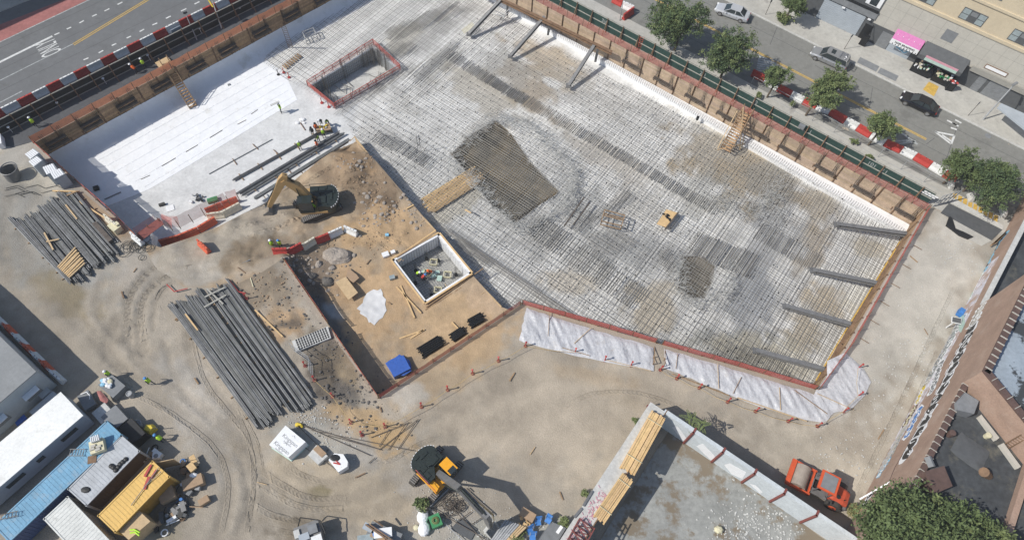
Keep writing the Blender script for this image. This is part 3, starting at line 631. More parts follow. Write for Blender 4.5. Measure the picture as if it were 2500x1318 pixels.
lag_wall('timber_retaining_wall', 'plank retaining wall along the west edge of the sand pit', P(925, 972), P(692, 634), 2.9, 7, inv=-1, lo=.8, hi=1.2)
# west face of dug earth toward the membrane
m_ = MB(); pl = [rampline[-1]] + m_north
for a_, b_ in zip(pl, pl[1:]): m_.add([(a_.x, a_.y, a_.z), (b_.x, b_.y, b_.z), (b_.x, b_.y, FLOOR), (a_.x, a_.y, FLOOR)], [(0, 1, 2, 3)])
mm = m_.build('earth_bank', M['rock']); tag(mm, kind='structure')
# plywood forms between sand pit and mat
def form(pts, label):
    t = thing('plywood_form', label, 'formwork')
    for a_, b_ in zip(pts, pts[1:]):
        d = (b_ - a_); L = d.length; d.normalize(); n_ = Vector((d.y, -d.x, 0)); nn = max(1, int(L / 1.9))
        if n_.dot(P(900, 700) - a_) < 0: n_ = -n_
        for k in range(nn):
            p = a_ + d * (L * k / nn); q = a_ + d * (L * (k + .97) / nn); m_ = MB(); jz = random.uniform(-.08, .05); m_.beam((p.x, p.y, -3.2 + jz), (q.x, q.y, -3.2 + jz), .05, 1.75)
            m_.beam(Vector((p.x, p.y, -2.35 + jz)) + n_ * .08, Vector((q.x, q.y, -2.35 + jz)) + n_ * .08, .1, .1); m_.build('panel', 'ply', t)
            m_ = MB(); e = p + n_ * .8; e.z = gz(e.x, e.y); m_.beam((p.x, p.y, -2.4), (e.x, e.y, max(e.z, -2.7)), .06, .08); m_.build('brace', 'ply', t)
form(form_a, 'pale plywood form wall between the excavator mound and the steel mat')
form(form_b, 'pale plywood form wall between the flat sand and the steel mat')
# ================================================================== WHITE MEMBRANE, HAUNCH AND FOOTING STRIP
def u_of(px, z): return (P(*px, z) - ULA).dot(dUL)
m_ = MB(); prof = [(.12, -2.4), (.25, -2.75), (.45, -3.15), (.75, -3.5), (1.2, -3.78), (1.8, -3.93), (2.5, -3.985)]
rows = []
for k in range(40):
    u = .3 + (LUL - .6) * k / 39; rows.append([ULA + dUL * u + nUL * a_ + Vector((0, 0, b_ - 0 + .02 * math.sin(u * 1.7))) for a_, b_ in prof])
for r_ in rows: m_.v += [tuple(p) for p in r_]
for i in range(39):
    for j in range(6): a_ = i * 7 + j; m_.f.append((a_, a_ + 7, a_ + 8, a_ + 1)); m_.m.append(0); m_.c.append((1, 1, 1))
hh = one('membrane_upstand', m_, 'membrane', 'white membrane curving up the foot of the shaded plank wall', 'membrane', smooth=True)
def pf(px, dz=.012): return [P(*p, FLOOR + dz) for p in px]
WM = pf([(128, 400), (200, 350), (420, 235), (640, 120), (700, 95), (745, 150), (700, 185), (726, 244), (362, 463), (352, 461), (170, 418)])
inner_ = []
m_ = MB(); cc_ = WM
one('membrane_sheet', MB().prism([p for p in pf([(148, 421), (205, 372), (430, 258), (640, 140), (690, 175), (700, 190), (726, 244), (402, 440), (362, 463), (250, 468 + 40)])], FLOOR + .005, FLOOR + .02), 'membrane', 'bright white membrane sheet laid over the left half of the pit floor', 'membrane')
for k in range(7):
    m_ = MB(); f_ = k / 7; a_ = P(205 - 0, 372, FLOOR + .03).lerp(P(362, 463, FLOOR + .03), f_ + .08); b_ = P(640, 140, FLOOR + .03).lerp(P(724, 240, FLOOR + .03), f_ + .08)
    for i in range(24): p, q = a_.lerp(b_, i / 24), a_.lerp(b_, (i + .9) / 24); j = Vector((random.uniform(-.05, .05), random.uniform(-.05, .05), 0)); m_.beam(p + j, q - j, random.uniform(.02, .06), .03)
    m_.build('lap_joint', 'membrane', bpy.data.objects['membrane_sheet'])
# dark slots on membrane / planks
for i, (a_, b_) in enumerate([((395, 406), (429, 386)), ((454, 371), (483, 354)), ((512, 337), (543, 318)), ((580, 304), (601, 293)), ((613, 279), (629, 268)), ((344, 438), (366, 428))]):
    m_ = MB(); m_.beam(P(*a_, FLOOR + .04), P(*b_, FLOOR + .04), .07, .04); one('steel_angle', m_, 'steel', 'thin steel angle on the membrane seam, %s from the west' % ORD[i], 'steel angle', 'thin steel angles on the membrane')
for i, (a_, b_, w_) in enumerate([((510, 425), (665, 340), .07), ((255, 487), (295, 469), .12), ((175, 398), (197, 383), .16), ((330, 292), (338, 288), .3), ((556, 208), (562, 206), .3)]):
    m_ = MB(); m_.beam(P(*a_, FLOOR + .08), P(*b_, FLOOR + .08), w_, .08); one('plank', m_, 'mid_grey', ['long thin rod lying on the grey floor north of the bar stacks', 'dark rod on the shaded membrane near the blue paint scribble', 'short dark plank on the shaded membrane near the west corner', 'small dark block low on the shaded upstand', 'small dark block near the foot of the long timber stair'][i], 'plank')
# small pieces on grey floor
for i, (a_, b_) in enumerate([((617, 352), (630, 365)), ((568, 388), (578, 402)), ((668, 366), (680, 377)), ((733, 300), (745, 318)), ((700, 410), (712, 424))]):
    m_ = MB(); m_.beam(P(*a_, FLOOR + .07), P(*b_, FLOOR + .07), .09, .09); one('timber_bearer', m_, 'rust', 'short brown bearer on the grey floor, %s from the left' % ORD[i], 'bearer', 'bearers on the grey floor')
# footing strip along the right street wall
UF = Plane((1470, 170), (2210, 570), -3.3)
m_ = MB(); a_, b_ = P(1180, -20, -3.1), P(2212, 572, -3.1)
a2, b2 = URA + nUR * .12 + dUR * 3, URB + nUR * .12 - dUR * .1
dd = (b_ - a_).normalized()
m_.prism([Vector((a_.x, a_.y, 0)), Vector((b_.x, b_.y, 0)), Vector((b2.x, b2.y, 0)), Vector((a2.x, a2.y, 0))], FLOOR, -3.15)
ft = one('footing_strip', m_, 'white', 'long white concrete strip at the foot of the sunlit plank wall', 'footing')
# ================================================================== REBAR MAT
mat_t = thing('rebar_mat', 'huge mat of crossed steel reinforcing bars covering the pit floor', 'rebar mat')
MPX = [(690, 188), (822, 264), (868, 336), (1066, 566), (1152, 670), (1228, 752), (1275, 742), (1600, 830), (1985, 938), (2045, 838), (2198, 592), (2206, 575), (1470, 178), (1240, 40), (1170, -30), (1040, -100), (930, -30), (790, 44), (690, 98), (640, 150)]
dA = dUR; dB = Vector((-dA.y, dA.x, 0))
if dB.dot(FWc) < 0 and dB.y < 0: dB = -dB
def clip(poly, o, d):
    n_ = Vector((-d.y, d.x)); ts = []
    for i in range(len(poly)):
        p, q = poly[i - 1], poly[i]; a_ = (p.x - o.x) * n_.x + (p.y - o.y) * n_.y; b_ = (q.x - o.x) * n_.x + (q.y - o.y) * n_.y
        if (a_ > 0) != (b_ > 0): k = a_ / (a_ - b_); x = p.lerp(q, k); ts.append((x.x - o.x) * d.x + (x.y - o.y) * d.y)
    ts.sort(); return list(zip(ts[::2], ts[1::2]))
bigw = [P(*p, -3.3) for p in ((750, 208), (915, 108), (985, 172), (820, 270))]
def bars(poly_px, z, d, sp, r, jit=.02, cut=None, skip=0, rj=0, ends=.0, mbx=None):
    poly = [P(*p, z) for p in poly_px]; m_ = mbx or MB(); n_ = Vector((-d.y, d.x, 0)); o = poly[0]
    vals = [(p - o).dot(n_) for p in poly]; k = min(vals) + sp * .3
    while k < max(vals):
        if random.random() >= skip:
            oo = o + n_ * (k + random.uniform(-jit, jit)); oo.z = z
            for t0, t1 in clip(poly, oo, d):
                t0 += random.uniform(-ends, ends * .3); t1 += random.uniform(-ends * .3, ends)
                segs = [(t0, t1)]
                if cut:
                    for c0_, c1_ in clip(cut, oo, d):
                        ns = []
                        for a_, b_ in segs:
                            if c1_ <= a_ or c0_ >= b_: ns.append((a_, b_)); continue
                            if c0_ > a_: ns.append((a_, c0_))
                            if c1_ < b_: ns.append((c1_, b_))
                        segs = ns
                zz = z + random.uniform(-.02, .02) + rj * random.uniform(-1, 1)
                for a_, b_ in segs:
                    if b_ - a_ > .1: m_.cyl(oo + d * a_ + Vector((0, 0, zz - z)), oo + d * b_ + Vector((0, 0, zz - z + rj * random.uniform(-1, 1))), r, 4)
        k += sp * random.uniform(.92, 1.08)
    return m_
cutz = lambda z: [P(*p, z) for p in ((750, 208), (913, 112), (980, 172), (818, 268))]
ZB, ZT = -3.86, -3.2
m_ = bars(MPX, ZB, dB, .48, .019, cut=cutz(ZB)); tag(m_.build('bottom_bars', 'rebar', mat_t), kind='stuff')
m_ = bars(MPX, ZB + .05, dA, .78, .019, cut=cutz(ZB)); tag(m_.build('bottom_cross_bars', 'rebar', mat_t), kind='stuff')
TPX = [(868, 336), (1066, 566), (1152, 670), (1228, 752), (1275, 742), (1600, 830), (1985, 938), (2045, 838), (2198, 592), (2206, 575), (1560, 222), (1480, 290), (1290, 330), (1150, 420), (1000, 330)]
m_ = bars(TPX, ZT, dB, .33, .017, ends=.7); tag(m_.build('top_bars', 'rebar_pale', mat_t), kind='stuff')
m_ = bars([(1560, 620), (1900, 430), (2206, 575), (2198, 592), (2045, 838), (1985, 938), (1600, 830), (1480, 790)], ZT - .25, dB, .41, .016, skip=.2); tag(m_.build('middle_bars', 'rebar', mat_t), kind='stuff')
TP2 = [(868, 336), (1066, 566), (1152, 670), (1228, 752), (1275, 742), (1600, 830), (1985, 938), (2045, 838), (2198, 592), (2206, 575), (1560, 222), (1300, 120), (1160, 160), (1000, 240)]
m_ = bars(TP2, ZT + .05, dA, .34, .018, ends=1.2); tag(m_.build('top_cross_bars', 'rebar', mat_t), kind='stuff')
m_ = bars([(640, 150), (690, 98), (790, 44), (930, -30), (1040, -100), (1170, -30), (1300, 80), (1200, 160), (1000, 250), (900, 190)], ZB + .12, dB, .30, .02, cut=cutz(ZB), ends=1.5, skip=.15); tag(m_.build('upper_edge_bars', 'rebar', mat_t), kind='stuff')
# laps and extra bar bundles (dense short runs)
pa_ = MB()
def along(a_, b_, w, z, d, sp, r=.024, sk=.06, e=.25):
    A_, B_ = P(*a_, z), P(*b_, z); dd = (B_ - A_).normalized(); nn = Vector((-dd.y, dd.x, 0)) * w / 2
    poly = [A_ - nn, B_ - nn, B_ + nn, A_ + nn]; bars([Q(p) for p in poly], z, d, sp, r, ends=e, skip=sk, mbx=pa_)
along((1085, 128), (1270, 240), 1.5, ZT - .1, dB, .25, .04)
along((1180, 185), (1745, 512), 1.5, ZT - .08, dB, .25, .045)
along((1300, 545), (1560, 730), 3.2, ZT - .08, dB, .3, .05)
along((1690, 592), (1840, 650), 3.4, ZT - .08, dB, .3, .05)
along((915, 330), (1045, 395), 1.7, ZT - .1, dB, .25, .04)
along((1120, 590), (1190, 640), 1.2, ZT - .1, dA, .09, .022)
along((1620, 610), (1640, 660), 1.6, ZT - .08, dB, .17, .03)
along((1440, 600), (1540, 570), 3.0, ZT - .06, dA, .16, .022)
along((1400, 560), (1540, 470), 1.0, ZT + .1, dB, .16, .03)
along((1850, 560), (1990, 640), 2.6, ZT - .06, dB, .3, .04)
along((1740, 860), (1920, 890), 2.6, ZT - .06, dB, .2, .026)
along((960, 80), (1110, 20), 2.2, ZB + .15, dB, .14, .026, e=1.5)
along((900, 130), (1000, 120), 1.4, ZB + .15, dB, .14, .022, e=1.5)
along((1020, 190), (1110, 120), 3.0, ZB + .15, dB, .17, .024, e=1.5)
along((830, 262), (1000, 165), 1.6, ZB + .2, dB, .16, .022, e=1.5)
along((1130, 340), (1230, 270), 2.0, ZT + .1, dA, .2, .022)
along((1090, 560), (1420, 790), .9, ZT + .1, dA, .1, .024, e=1.5)
along((1270, 735), (1640, 850), .9, ZT + .1, (P(1640, 850) - P(1270, 735)).normalized(), .1, .024, e=1)
tag(pa_.build('lap_bars', 'rebar', mat_t), kind='stuff')
# stirrup clutter round the two deep recesses
cl = MB()
def clutter(px, n_, lo, hi, spread):
    for _ in range(n_):
        k = random.random() * (len(px) - 1); i = int(k); f = k - i; x = px[i][0] + (px[i + 1][0] - px[i][0]) * f + random.gauss(0, spread); y = px[i][1] + (px[i + 1][1] - px[i][1]) * f + random.gauss(0, spread)
        w = P(x, y, ZT + .12); a_ = random.choice((0, math.pi / 2, .5)) + R(-31.8) + random.gauss(0, .25); l_ = random.uniform(lo, hi); e = Vector((math.cos(a_), math.sin(a_), 0)) * l_
        cl.beam(w, w + e + Vector((0, 0, random.uniform(-.1, .25))), .03, .03)
clutter([(1090, 385), (1200, 285), (1290, 300), (1400, 420), (1380, 500), (1260, 560), (1180, 470), (1100, 390)], 1100, .3, 1.0, 9)
clutter([(1660, 620), (1650, 690), (1700, 740), (1770, 720), (1780, 650)], 420, .3, .8, 12)
clutter([(1740, 480), (1840, 520), (1900, 440), (1880, 560)], 420, .3, .8, 16)
tag(cl.build('loose_stirrups', 'rebar_pale', mat_t), kind='stuff')
# dense double mesh over the deep recess
rp = [(1108, 372), (1142, 342), (1205, 300), (1242, 326), (1290, 394), (1360, 468), (1316, 495), (1258, 535), (1208, 498), (1154, 428)]
m_ = bars(rp, ZT - .1, dB, .3, .034); bars(rp, ZT - .05, dA, .32, .034, mbx=m_); bars([(1665, 632), (1712, 626), (1742, 648), (1738, 690), (1720, 724), (1690, 724), (1660, 702)], ZT, dA, .26, .028, mbx=m_); tag(m_.build('recess_mesh', 'rebar_mid', mat_t), kind='stuff')
# spacer chairs: dark blocks on a grid
spots = []
o = P(1240, 30, ZB + .1)
for i in range(-2, 42):
    for j in range(-26, 34):
        w = o + dA * (i * 1.3 + (j % 2) * .6 + random.gauss(0, .09)) - dB * (j * 1.0 + random.gauss(0, .07)); px, py = Q(w)
        if px - 1100 > 1.1 * (900 - py) + 250 and random.random() < .6 or random.random() < .08: continue
        if inpoly(px, py, MPX) and not inpoly(px, py, [(745, 212), (915, 105), (985, 172), (818, 272)]) and not inpoly(px, py, rp): spots.append((-py * 0 + (w - Vector((0, 0, CH))).length, w))
spots.sort(key=lambda s_: s_[0]); rest = MB()
chm = MB(); chm.box((0, 0, 0), (.12, .11, .08)); chm.box((0, 0, -.15), (.05, .05, .3))
ch0 = chm.build('bar_chair', 'black', mat_t)
for i, (_, w) in enumerate(spots):
    top = w.copy(); px, py = Q(w); top.z = ZT + .08 if inpoly(px, py, TPX) else ZB + .14
    if i == 0: ch0.location = top
    elif i < 100: c_ = ch0.copy(); S.collection.objects.link(c_); c_.parent = mat_t; c_.location = top
    else: rest.box(top, (.12, .11, .08))
tag(rest.build('bar_chairs', 'black', mat_t), kind='stuff')
# hooked edge bars along the white strip
m_ = MB(); k = 0; Lh = (b_ - a_).length
while k < Lh - .5:
    p = a_ + dd * k - dB * random.uniform(.15, .3); e = dB * .55
    m_.tube([(p.x, p.y, ZT), (p.x, p.y, ZT + .45), (p.x + e.x * .5, p.y + e.y * .5, ZT + .62), (p.x + e.x, p.y + e.y, ZT + .5)], .02, 4); k += .3
tag(m_.build('edge_hooks', 'rebar', mat_t), kind='stuff')
m_ = MB(); ya, yb = P(2197, 590, -3.1), P(2045, 838, -3.1); m_.beam(ya, yb, .12, .12); ya2 = P(1992, 928, -3.1); m_.beam(yb, ya2, .12, .12); m_.build('yellow_edge_trim', 'paint_yellow', mat_t)
# ================================================================== NETTING, FENCES
def net(name, label, pts, h, mt_='net', zb=0, post='rust', step=1.9, lean=0, cat='safety netting'):
    t = thing(name, label, cat); k_ = 0
    m_ = MB(); pm = []
    for a_, b_ in zip(pts, pts[1:]):
        d = b_ - a_; L = d.length; n_ = max(1, round(L / step)); dn_ = d.normalized(); s_ = Vector((-dn_.y, dn_.x, 0))
        for i in range(n_):
            p = a_.lerp(b_, i / n_); q = a_.lerp(b_, (i + 1) / n_); mmid = (p + q) / 2
            sg = random.uniform(.02, .12)
            V = []
            for e, f_ in ((p, 0), (mmid, sg), (q, 0)):
                V += [(e.x, e.y, e.z + zb + .03), (e.x + s_.x * (lean + f_ * .6), e.y + s_.y * (lean + f_ * .6), e.z + zb + h * .5), (e.x + s_.x * lean * 2, e.y + s_.y * lean * 2, e.z + zb + h - f_)]
            m_.add(V, ((0, 3, 4, 1), (1, 4, 5, 2), (3, 6, 7, 4), (4, 7, 8, 5)))
            pm.append(p)
    pm.append(pts[-1]); m_.build('net', mt_, t)
    for p in pm:
        c_ = MB(); c_.beam((p.x, p.y, p.z + zb - .25), (p.x, p.y, p.z + zb + h + .12), .06, .06); c_.build('post', post, t)
    return t
net('safety_netting', 'orange safety netting on posts along the top of the shaded plank wall', [ULA + nUL * .0, ULA + dUL * 44], 1.15, 'net_orange', step=2.6)
net('safety_netting', 'red see-through netting along the top of the sunlit plank wall', [URA + dUR * 6, URB], 1.2, 'net_thin', step=2.6)
net('safety_netting', 'red netting along the east end of the pit above the brown waler', [P(2262, 514), P(2074, 845), P(1996, 952)], 1.1, 'net', step=2.2)
net('safety_netting', 'red netting between the white sheeting and the steel mat, east of the stair', [P(1988, 950), P(1800, 893), P(1616, 841)], 1.1, 'net', step=2.4)
net('safety_netting', 'red netting between the white sheeting and the steel mat, west of the stair', [P(1600, 836), P(1430, 786), P(1275, 743)], 1.1, 'net', step=2.4)
net('safety_netting', 'red netting on the south edge of the sand pit behind the blue tarp', [P(1270, 745), P(1100, 858), P(927, 972)], 1.1, 'net', step=2.4)
net('safety_netting', 'red netting along the west edge of the sand pit', [P(923, 968), P(812, 806)], .45, 'net', step=2.4)
net('safety_netting', 'red netting beside the dark boulders at the northwest of the sand pit', [P(800, 786), P(696, 636)], .45, 'net', step=2.4)
net('safety_netting', 'red netting along the west end of the white membrane pit', [P(83, 350), P(190, 445), P(268, 512), P(344, 588)], 1.0, 'net', step=2.2)
# pink net patches hung on rebar at the barrier bend
for pts, lab in (([(344, 582, 0), (395, 548, -.4), (420, 560, -.4)], 'folded red netting panel beside the white barriers at the floor corner'), ([(398, 552, -.5), (440, 556, -.8), (500, 525, -1.4), (560, 495, -1.9), (585, 488, -2)], 'long sagging red netting behind the orange barriers')):
    net('safety_netting', lab, [P(*p) for p in pts], 1.3, 'net_thin', step=1.5, lean=.35)
m_ = MB(); m_.prism([P(336, 576, .1), P(392, 537, .1), P(404, 552, .1), P(350, 592, .1)], .5, .54); one('red_board', m_, 'red_brown', 'flat dull red board on the corner of the membrane pit by the cables', 'board')
# hoarding along the right street, green plywood seen from the pit
def hoarding(name, label, A_, d, n_, u0, u1, st, h, ply, frame, texts=(), brace=True):
    t = thing(name, label, 'fence'); u = u0; k = 0
    rz = math.atan2(d.y, d.x)
    while u < u1 - .2:
        a_ = A_ + d * u; b_ = A_ + d * min(u + st, u1)
        m_ = MB(); m_.beam(a_ + Vector((0, 0, h / 2)), b_ + Vector((0, 0, h / 2)) - d * .02, .03, h - .02); m_.build('panel', ply, t)
        m_ = MB()
        for z in (.12, h * .52, h - .06): m_.beam(a_ + n_ * .06 + Vector((0, 0, z)), b_ + n_ * .06 + Vector((0, 0, z)), .08, .09)
        m_.build('rail', 'grey_timber', t)
        m_ = MB(); p = a_ + n_ * .14; m_.beam((p.x, p.y, 0), (p.x, p.y, h + .12), .1, .1)
        if brace: q_ = a_ + n_ * 1.0; m_.beam((p.x, p.y, h * .85), (q_.x, q_.y, .05), .07, .09)
        m_.build('post', frame, t); u += st; k += 1
    return t
hr = hoarding('hoarding_fence', 'long green plywood hoarding with pale rails along the right street', FNC.A, FNC.d, FNC.n, -9, FNC.L - .3, 2.45, 2.3, 'green_ply', 'rust')
for txt, px in (('3|6', (1478, 44)), ('2|1', (1716, 183)), ('6', (1800, 226)), ('10', (1842, 250)), ('|', (1972, 333)), ('101', (2128, 403)), ('11', (2158, 421))):
    u, z = FNC.uz(*px); tm = text_mesh(txt, .75, 'stencil_number', 'paint_worn', .002); tm.parent = hr
    tm.matrix_world = Matrix.Translation(FNC.at(u, 1.55, .022)) @ Matrix.Rotation(FNC.rz() + (math.pi if FNC.n.dot(Vector((math.sin(FNC.rz()), -math.cos(FNC.rz()), 0))) < 0 else 0), 4, 'Z') @ Matrix.Rotation(R(90), 4, 'X')
m_ = MB(); w = FNC.at(*FNC.uz(1952, 318, .3), .3); m_.box((w.x, w.y, 1.9), (.75, .4, .5), rz=FNC.rz()); one('electric_box', m_, 'mid_grey', 'grey metal box fixed on the green hoarding east of the timber stair', 'box')
m_ = MB()
for i in range(8): u, z = FNC.uz(2254 + i * 4.5 - (i % 2) * 0, 468 + i * 2.1); m_.box(FNC.at(u, 1.5 + .3 * (i % 2), .03), (.38, .01, .22), rz=FNC.rz())
m_.build('notices', 'white', hr)
# steel gate frame at the east corner
t = thing('metal_gate', 'grey barred metal gate at the east end of the green hoarding', 'gate'); m_ = MB()
ga, gb = P(2277, 505, 0), P(2320, 492, 0); gd = (gb - ga)
for k in range(5): p = ga + gd * k / 4; m_.beam((p.x, p.y, 0), (p.x, p.y, 2.3), .08, .08)
for z in (.15, 1.2, 2.25): m_.beam(ga + Vector((0, 0, z)), gb + Vector((0, 0, z)), .06, .08)
m_.build('frame', 'pale_pipe', t)
# hoarding along the left street (dark plywood)
hl = hoarding('hoarding_fence', 'long black plywood hoarding in shade along the left street barriers', LB0, ld, -ln, -6, tL + 8, 2.45, 2.1, 'black_ply', 'rust')
hl.location = tuple(-ln * 2.45)
pth = MB(); pth.prism([LS(-8, .9), LS(tL + 8, .9), P(700, 14), P(83, 345), P(30, 360), P(-40, 345)], -.05, .012); tag(pth.build('walkway', 'asphalt_shade'), kind='structure')
for i, px in enumerate([(18, 309), (137, 249), (250, 190), (359, 133), (486, 68), (584, 18)]):
    w = P(*px, 1.1); m_ = MB(); m_.cyl((w.x, w.y, .95), (w.x, w.y, 1.0), .16, 10); m_.cyl((w.x, w.y, 0), (w.x, w.y, .95), .03, 5)
    one('round_lamp', m_, 'hat_white', 'small round white lamp in front of the black hoarding, %s from the left' % ORD[i], 'lamp', 'round lamps along the black hoarding')
t = thing('hoarding_door', 'pale grey door leaf in the black hoarding by the cobra lamp', 'door'); m_ = MB(); w = P(442, 98); m_.box((w.x, w.y, 1.0), (1.3, .08, 2.0), rz=math.atan2(ld.y, ld.x)); m_.box((w.x + .2, w.y - .4, .04), (1.6, .5, .06), rz=math.atan2(ld.y, ld.x)); m_.build('leaf', 'shutter', t)
# ================================================================== STREET BARRIERS
def make_barrier(mt_, L=1.85):
    def ring(x, k): return [Vector((x, -.3 * k, .02)), Vector((x, .3 * k, .02)), Vector((x, .3 * k, .2)), Vector((x, .12 * k, .55)), Vector((x, .1 * k, 1.05)), Vector((x, -.1 * k, 1.05)), Vector((x, -.12 * k, .55)), Vector((x, -.3 * k, .2))]
    m_ = MB(); h = L / 2; m_.loft([ring(-h, .7), ring(-h + .07, 1), ring(h - .07, 1), ring(h, .7)])
    for s in (-1, 1):
        for x in (-.5, .1, .55): m_.cyl((x, s * .125, .7), (x, s * .16, .7), .07, 8)
    b = m_.build('body', mt_)
    for x in (-.55, .1, .5): m_ = MB(); m_.cyl((x, 0, 1.04), (x, 0, 1.075), .05, 8); m_.build('fill_cap', 'black', b)
    return b
PB = {k: make_barrier(v) for k, v in {'white': 'bar_white', 'red': 'bar_red', 'orange': 'bar_orange', 'cream': 'bar_cream'}.items()}
used = set()
def barrier(col, p, q, label, group):
    c_ = (p + q) / 2; L = (q - p).length; rz = math.atan2(q.y - p.y, q.x - p.x)
    if col in used: r = dup(PB[col], (c_.x, c_.y, c_.z), rz, label, group)
    else: r = PB[col]; r.name = 'plastic_barrier'; r.location = c_; r.rotation_euler = (0, 0, rz); used.add(col)
    r.scale = (min(1.25, max(.7, (L - .04) / 1.85)), 1, 1); r.name = 'plastic_barrier'
    return tag(r, label, 'barrier', group)
zs = [(-60, 940), (50, 888), (165, 838), (275, 788), (375, 742), (475, 692), (575, 642), (670, 592), (770, 543), (865, 495), (960, 445), (1055, 398), (1150, 348), (1240, 300), (1335, 252), (1425, 205), (1510, 158), (1600, 112), (1690, 68), (1770, 25), (1860, -18)]
cols_ = ['red', 'white'] * 12
for i in range(len(zs) - 1):
    u0 = (P(zs[i][0] / 2.996, 291 - zs[i][0] / 2.996 * .495) - LB0).dot(ld); u1 = (P(zs[i + 1][0] / 2.996, 291 - zs[i + 1][0] / 2.996 * .495) - LB0).dot(ld)
    barrier(cols_[i], LS(u0, .35), LS(u1, .35), '%s barrier in the row along the left street, %s from the left end' % (cols_[i], ORD[i]), 'barriers along the left street')
zx = [100, 195, 290, 385, 475, 570, 668, 780, 868, 965, 1068, 1190, 1285, 1400, 1500, 1590]; zy = [540, 590, 650, 700, 745, 785, 822, 890, 938, 995, 1050, 1105, 1150, 1215, 1275, 1320]
for i in range(15):
    p = P(1800 + zx[i] / 2.996, zy[i] / 2.996 + 3, .0); q = P(1800 + zx[i + 1] / 2.996, zy[i + 1] / 2.996 + 3, .0)
    barrier(cols_[i], p, q, '%s barrier in the row beside the street trees, %s from the left' % (cols_[i], ORD[i]), 'barriers beside the street trees')
barrier('red', P(1494, 4), P(1518, 16), 'red barrier lying at the top edge of the frame by the grey pole', 'barriers by the tree at the top')
barrier('white', P(1518, 18), P(1545, 30), 'white barrier at the top edge beside the big street tree', 'barriers by the tree at the top')
barrier('red', P(1520, 50), P(1545, 32), 'red barrier turned across the sidewalk beside the big street tree', 'barriers by the tree at the top')
def pg(x, y): return PG(x, y)
yard_b = [('cream', (262, 535), (292, 560)), ('white', (326, 578), (352, 600)), ('white', (358, 604), (396, 598)), ('orange', (394, 598), (440, 586)), ('orange', (440, 586), (488, 566)), ('orange', (488, 566), (530, 541)), ('orange', (505, 522), (545, 506)), ('cream', (508, 534), (552, 528)), ('cream', (548, 528), (590, 506)), ('orange', (545, 506), (583, 492)),
          ('orange', (488, 596), (512, 618)), ('red', (668, 618), (705, 618)), ('red', (704, 618), (740, 608)), ('cream', (740, 608), (772, 592)), ('red', (772, 592), (806, 582)), ('white', (804, 580), (838, 566)), ('white', (842, 562), (874, 576))]
labs = ['cream barrier beside the pump unit at the west netting', 'white barrier at the corner of the cables and the red board', 'dirty white barrier curving round the floor corner', 'orange barrier next to the white one in the curved row', 'middle orange barrier of the curved row', 'orange barrier at the upper end of the curved row', 'orange barrier lying behind the cream pair', 'left cream barrier of the heap near the excavator', 'right cream barrier of the heap near the excavator', 'orange barrier tilted on the heap beside the bar stacks',
        'lone orange barrier standing on the open ramp', 'red barrier at the left end of the row by the two workers', 'red barrier behind the boulder beside the two workers', 'cream barrier between two red ones above the boulder', 'red barrier between a cream and a white one above the boulder', 'white barrier at the right of the row above the boulder', 'white barrier with black writing near the excavator track']
for (c_, a_, b_), lb in zip(yard_b, labs): barrier(c_, pg(*a_), pg(*b_), lb, 'barriers on the site')
for i, (a_, b_) in enumerate([((-8, 775), (20, 801)), ((17, 797), (43, 823)), ((40, 820), (68, 847)), ((62, 843), (88, 868)), ((84, 864), (110, 889)), ((106, 885), (132, 910)), ((126, 906), (160, 935))]):
    barrier(['white', 'orange'][i % 2], P(*a_), P(*b_), '%s barrier in the shaded row beside the pale building, %s from the top' % (['white', 'orange'][i % 2], ORD[i]), 'barriers beside the pale building')
# ================================================================== STRUTS AND WALERS
def strut(a_, b_, label, w=.42, pad=True):
    t = thing('steel_strut', label, 'strut'); m_ = MB(); m_.ibeam(a_, b_, w, w, .05); m_.build('beam', 'steel_grey', t)
    m_ = MB(); m_.box((b_.x, b_.y, b_.z), (.7, .7, .12)); m_.build('foot_plate', 'steel_grey', t)
for i, (t_, f_) in enumerate([((1222, 2), (1145, 84)), ((1330, 42), (1246, 138)), ((1453, 108), (1388, 210))]):
    a_ = P(*t_, -.6); b_ = P(*f_, -3.25); strut(a_, b_, 'raking steel strut under the brown waler by the sunlit wall, %s from the left' % ORD[i])
t = thing('steel_waler', 'brown steel waler held by the three raking struts at the sunlit wall', 'waler'); m_ = MB(); wa, wb = P(1218, -2, -.55), P(1494, 130, -.55); m_.ibeam(wa - (wb - wa) * .3, wb, .45, .45, .05); m_.build('beam', 'rust', t)
for px in ((1342, 52), (1460, 118), (1240, 4)):
    m_ = MB(); p = P(*px, -.8); m_.beam(p, p + nUR * .05 + Vector((0, 0, -2.4)), .3, .3); m_.build('stub', 'steel_grey', t)
for i, (wl, ft_) in enumerate([((2213, 572), (2042, 548)), ((2140, 692), (1984, 660)), ((2077, 792), (1918, 748)), ((2012, 902), (1845, 856))]):
    a_ = P(*wl, -1.6); b_ = P(*ft_, -3.0); strut(a_, b_, 'raking steel strut at the east waler, %s from the top' % ORD[i], .5)
t = thing('steel_waler', 'brown steel waler along the east end of the pit', 'waler'); m_ = MB(); m_.ibeam(P(2218, 574, -1.5), P(2055, 840, -1.5), .5, .5, .05); m_.ibeam(P(2053, 843, -1.5), P(2003, 930, -1.5), .5, .5, .05); m_.build('beam', 'rust', t)
for i, (x, y) in enumerate([(2230, 598), (2203, 645), (2176, 691), (2150, 735), (2125, 780), (2100, 825)]):
    m_ = MB(); a_ = P(x, y, .15); m_.beam(a_, a_ + dUR * 1.0, .05, .05); one('stake', m_, 'rust', 'thin iron stake on pale ground beside the east netting, %s from the top' % ORD[i], 'stake', 'stakes beside the east netting')
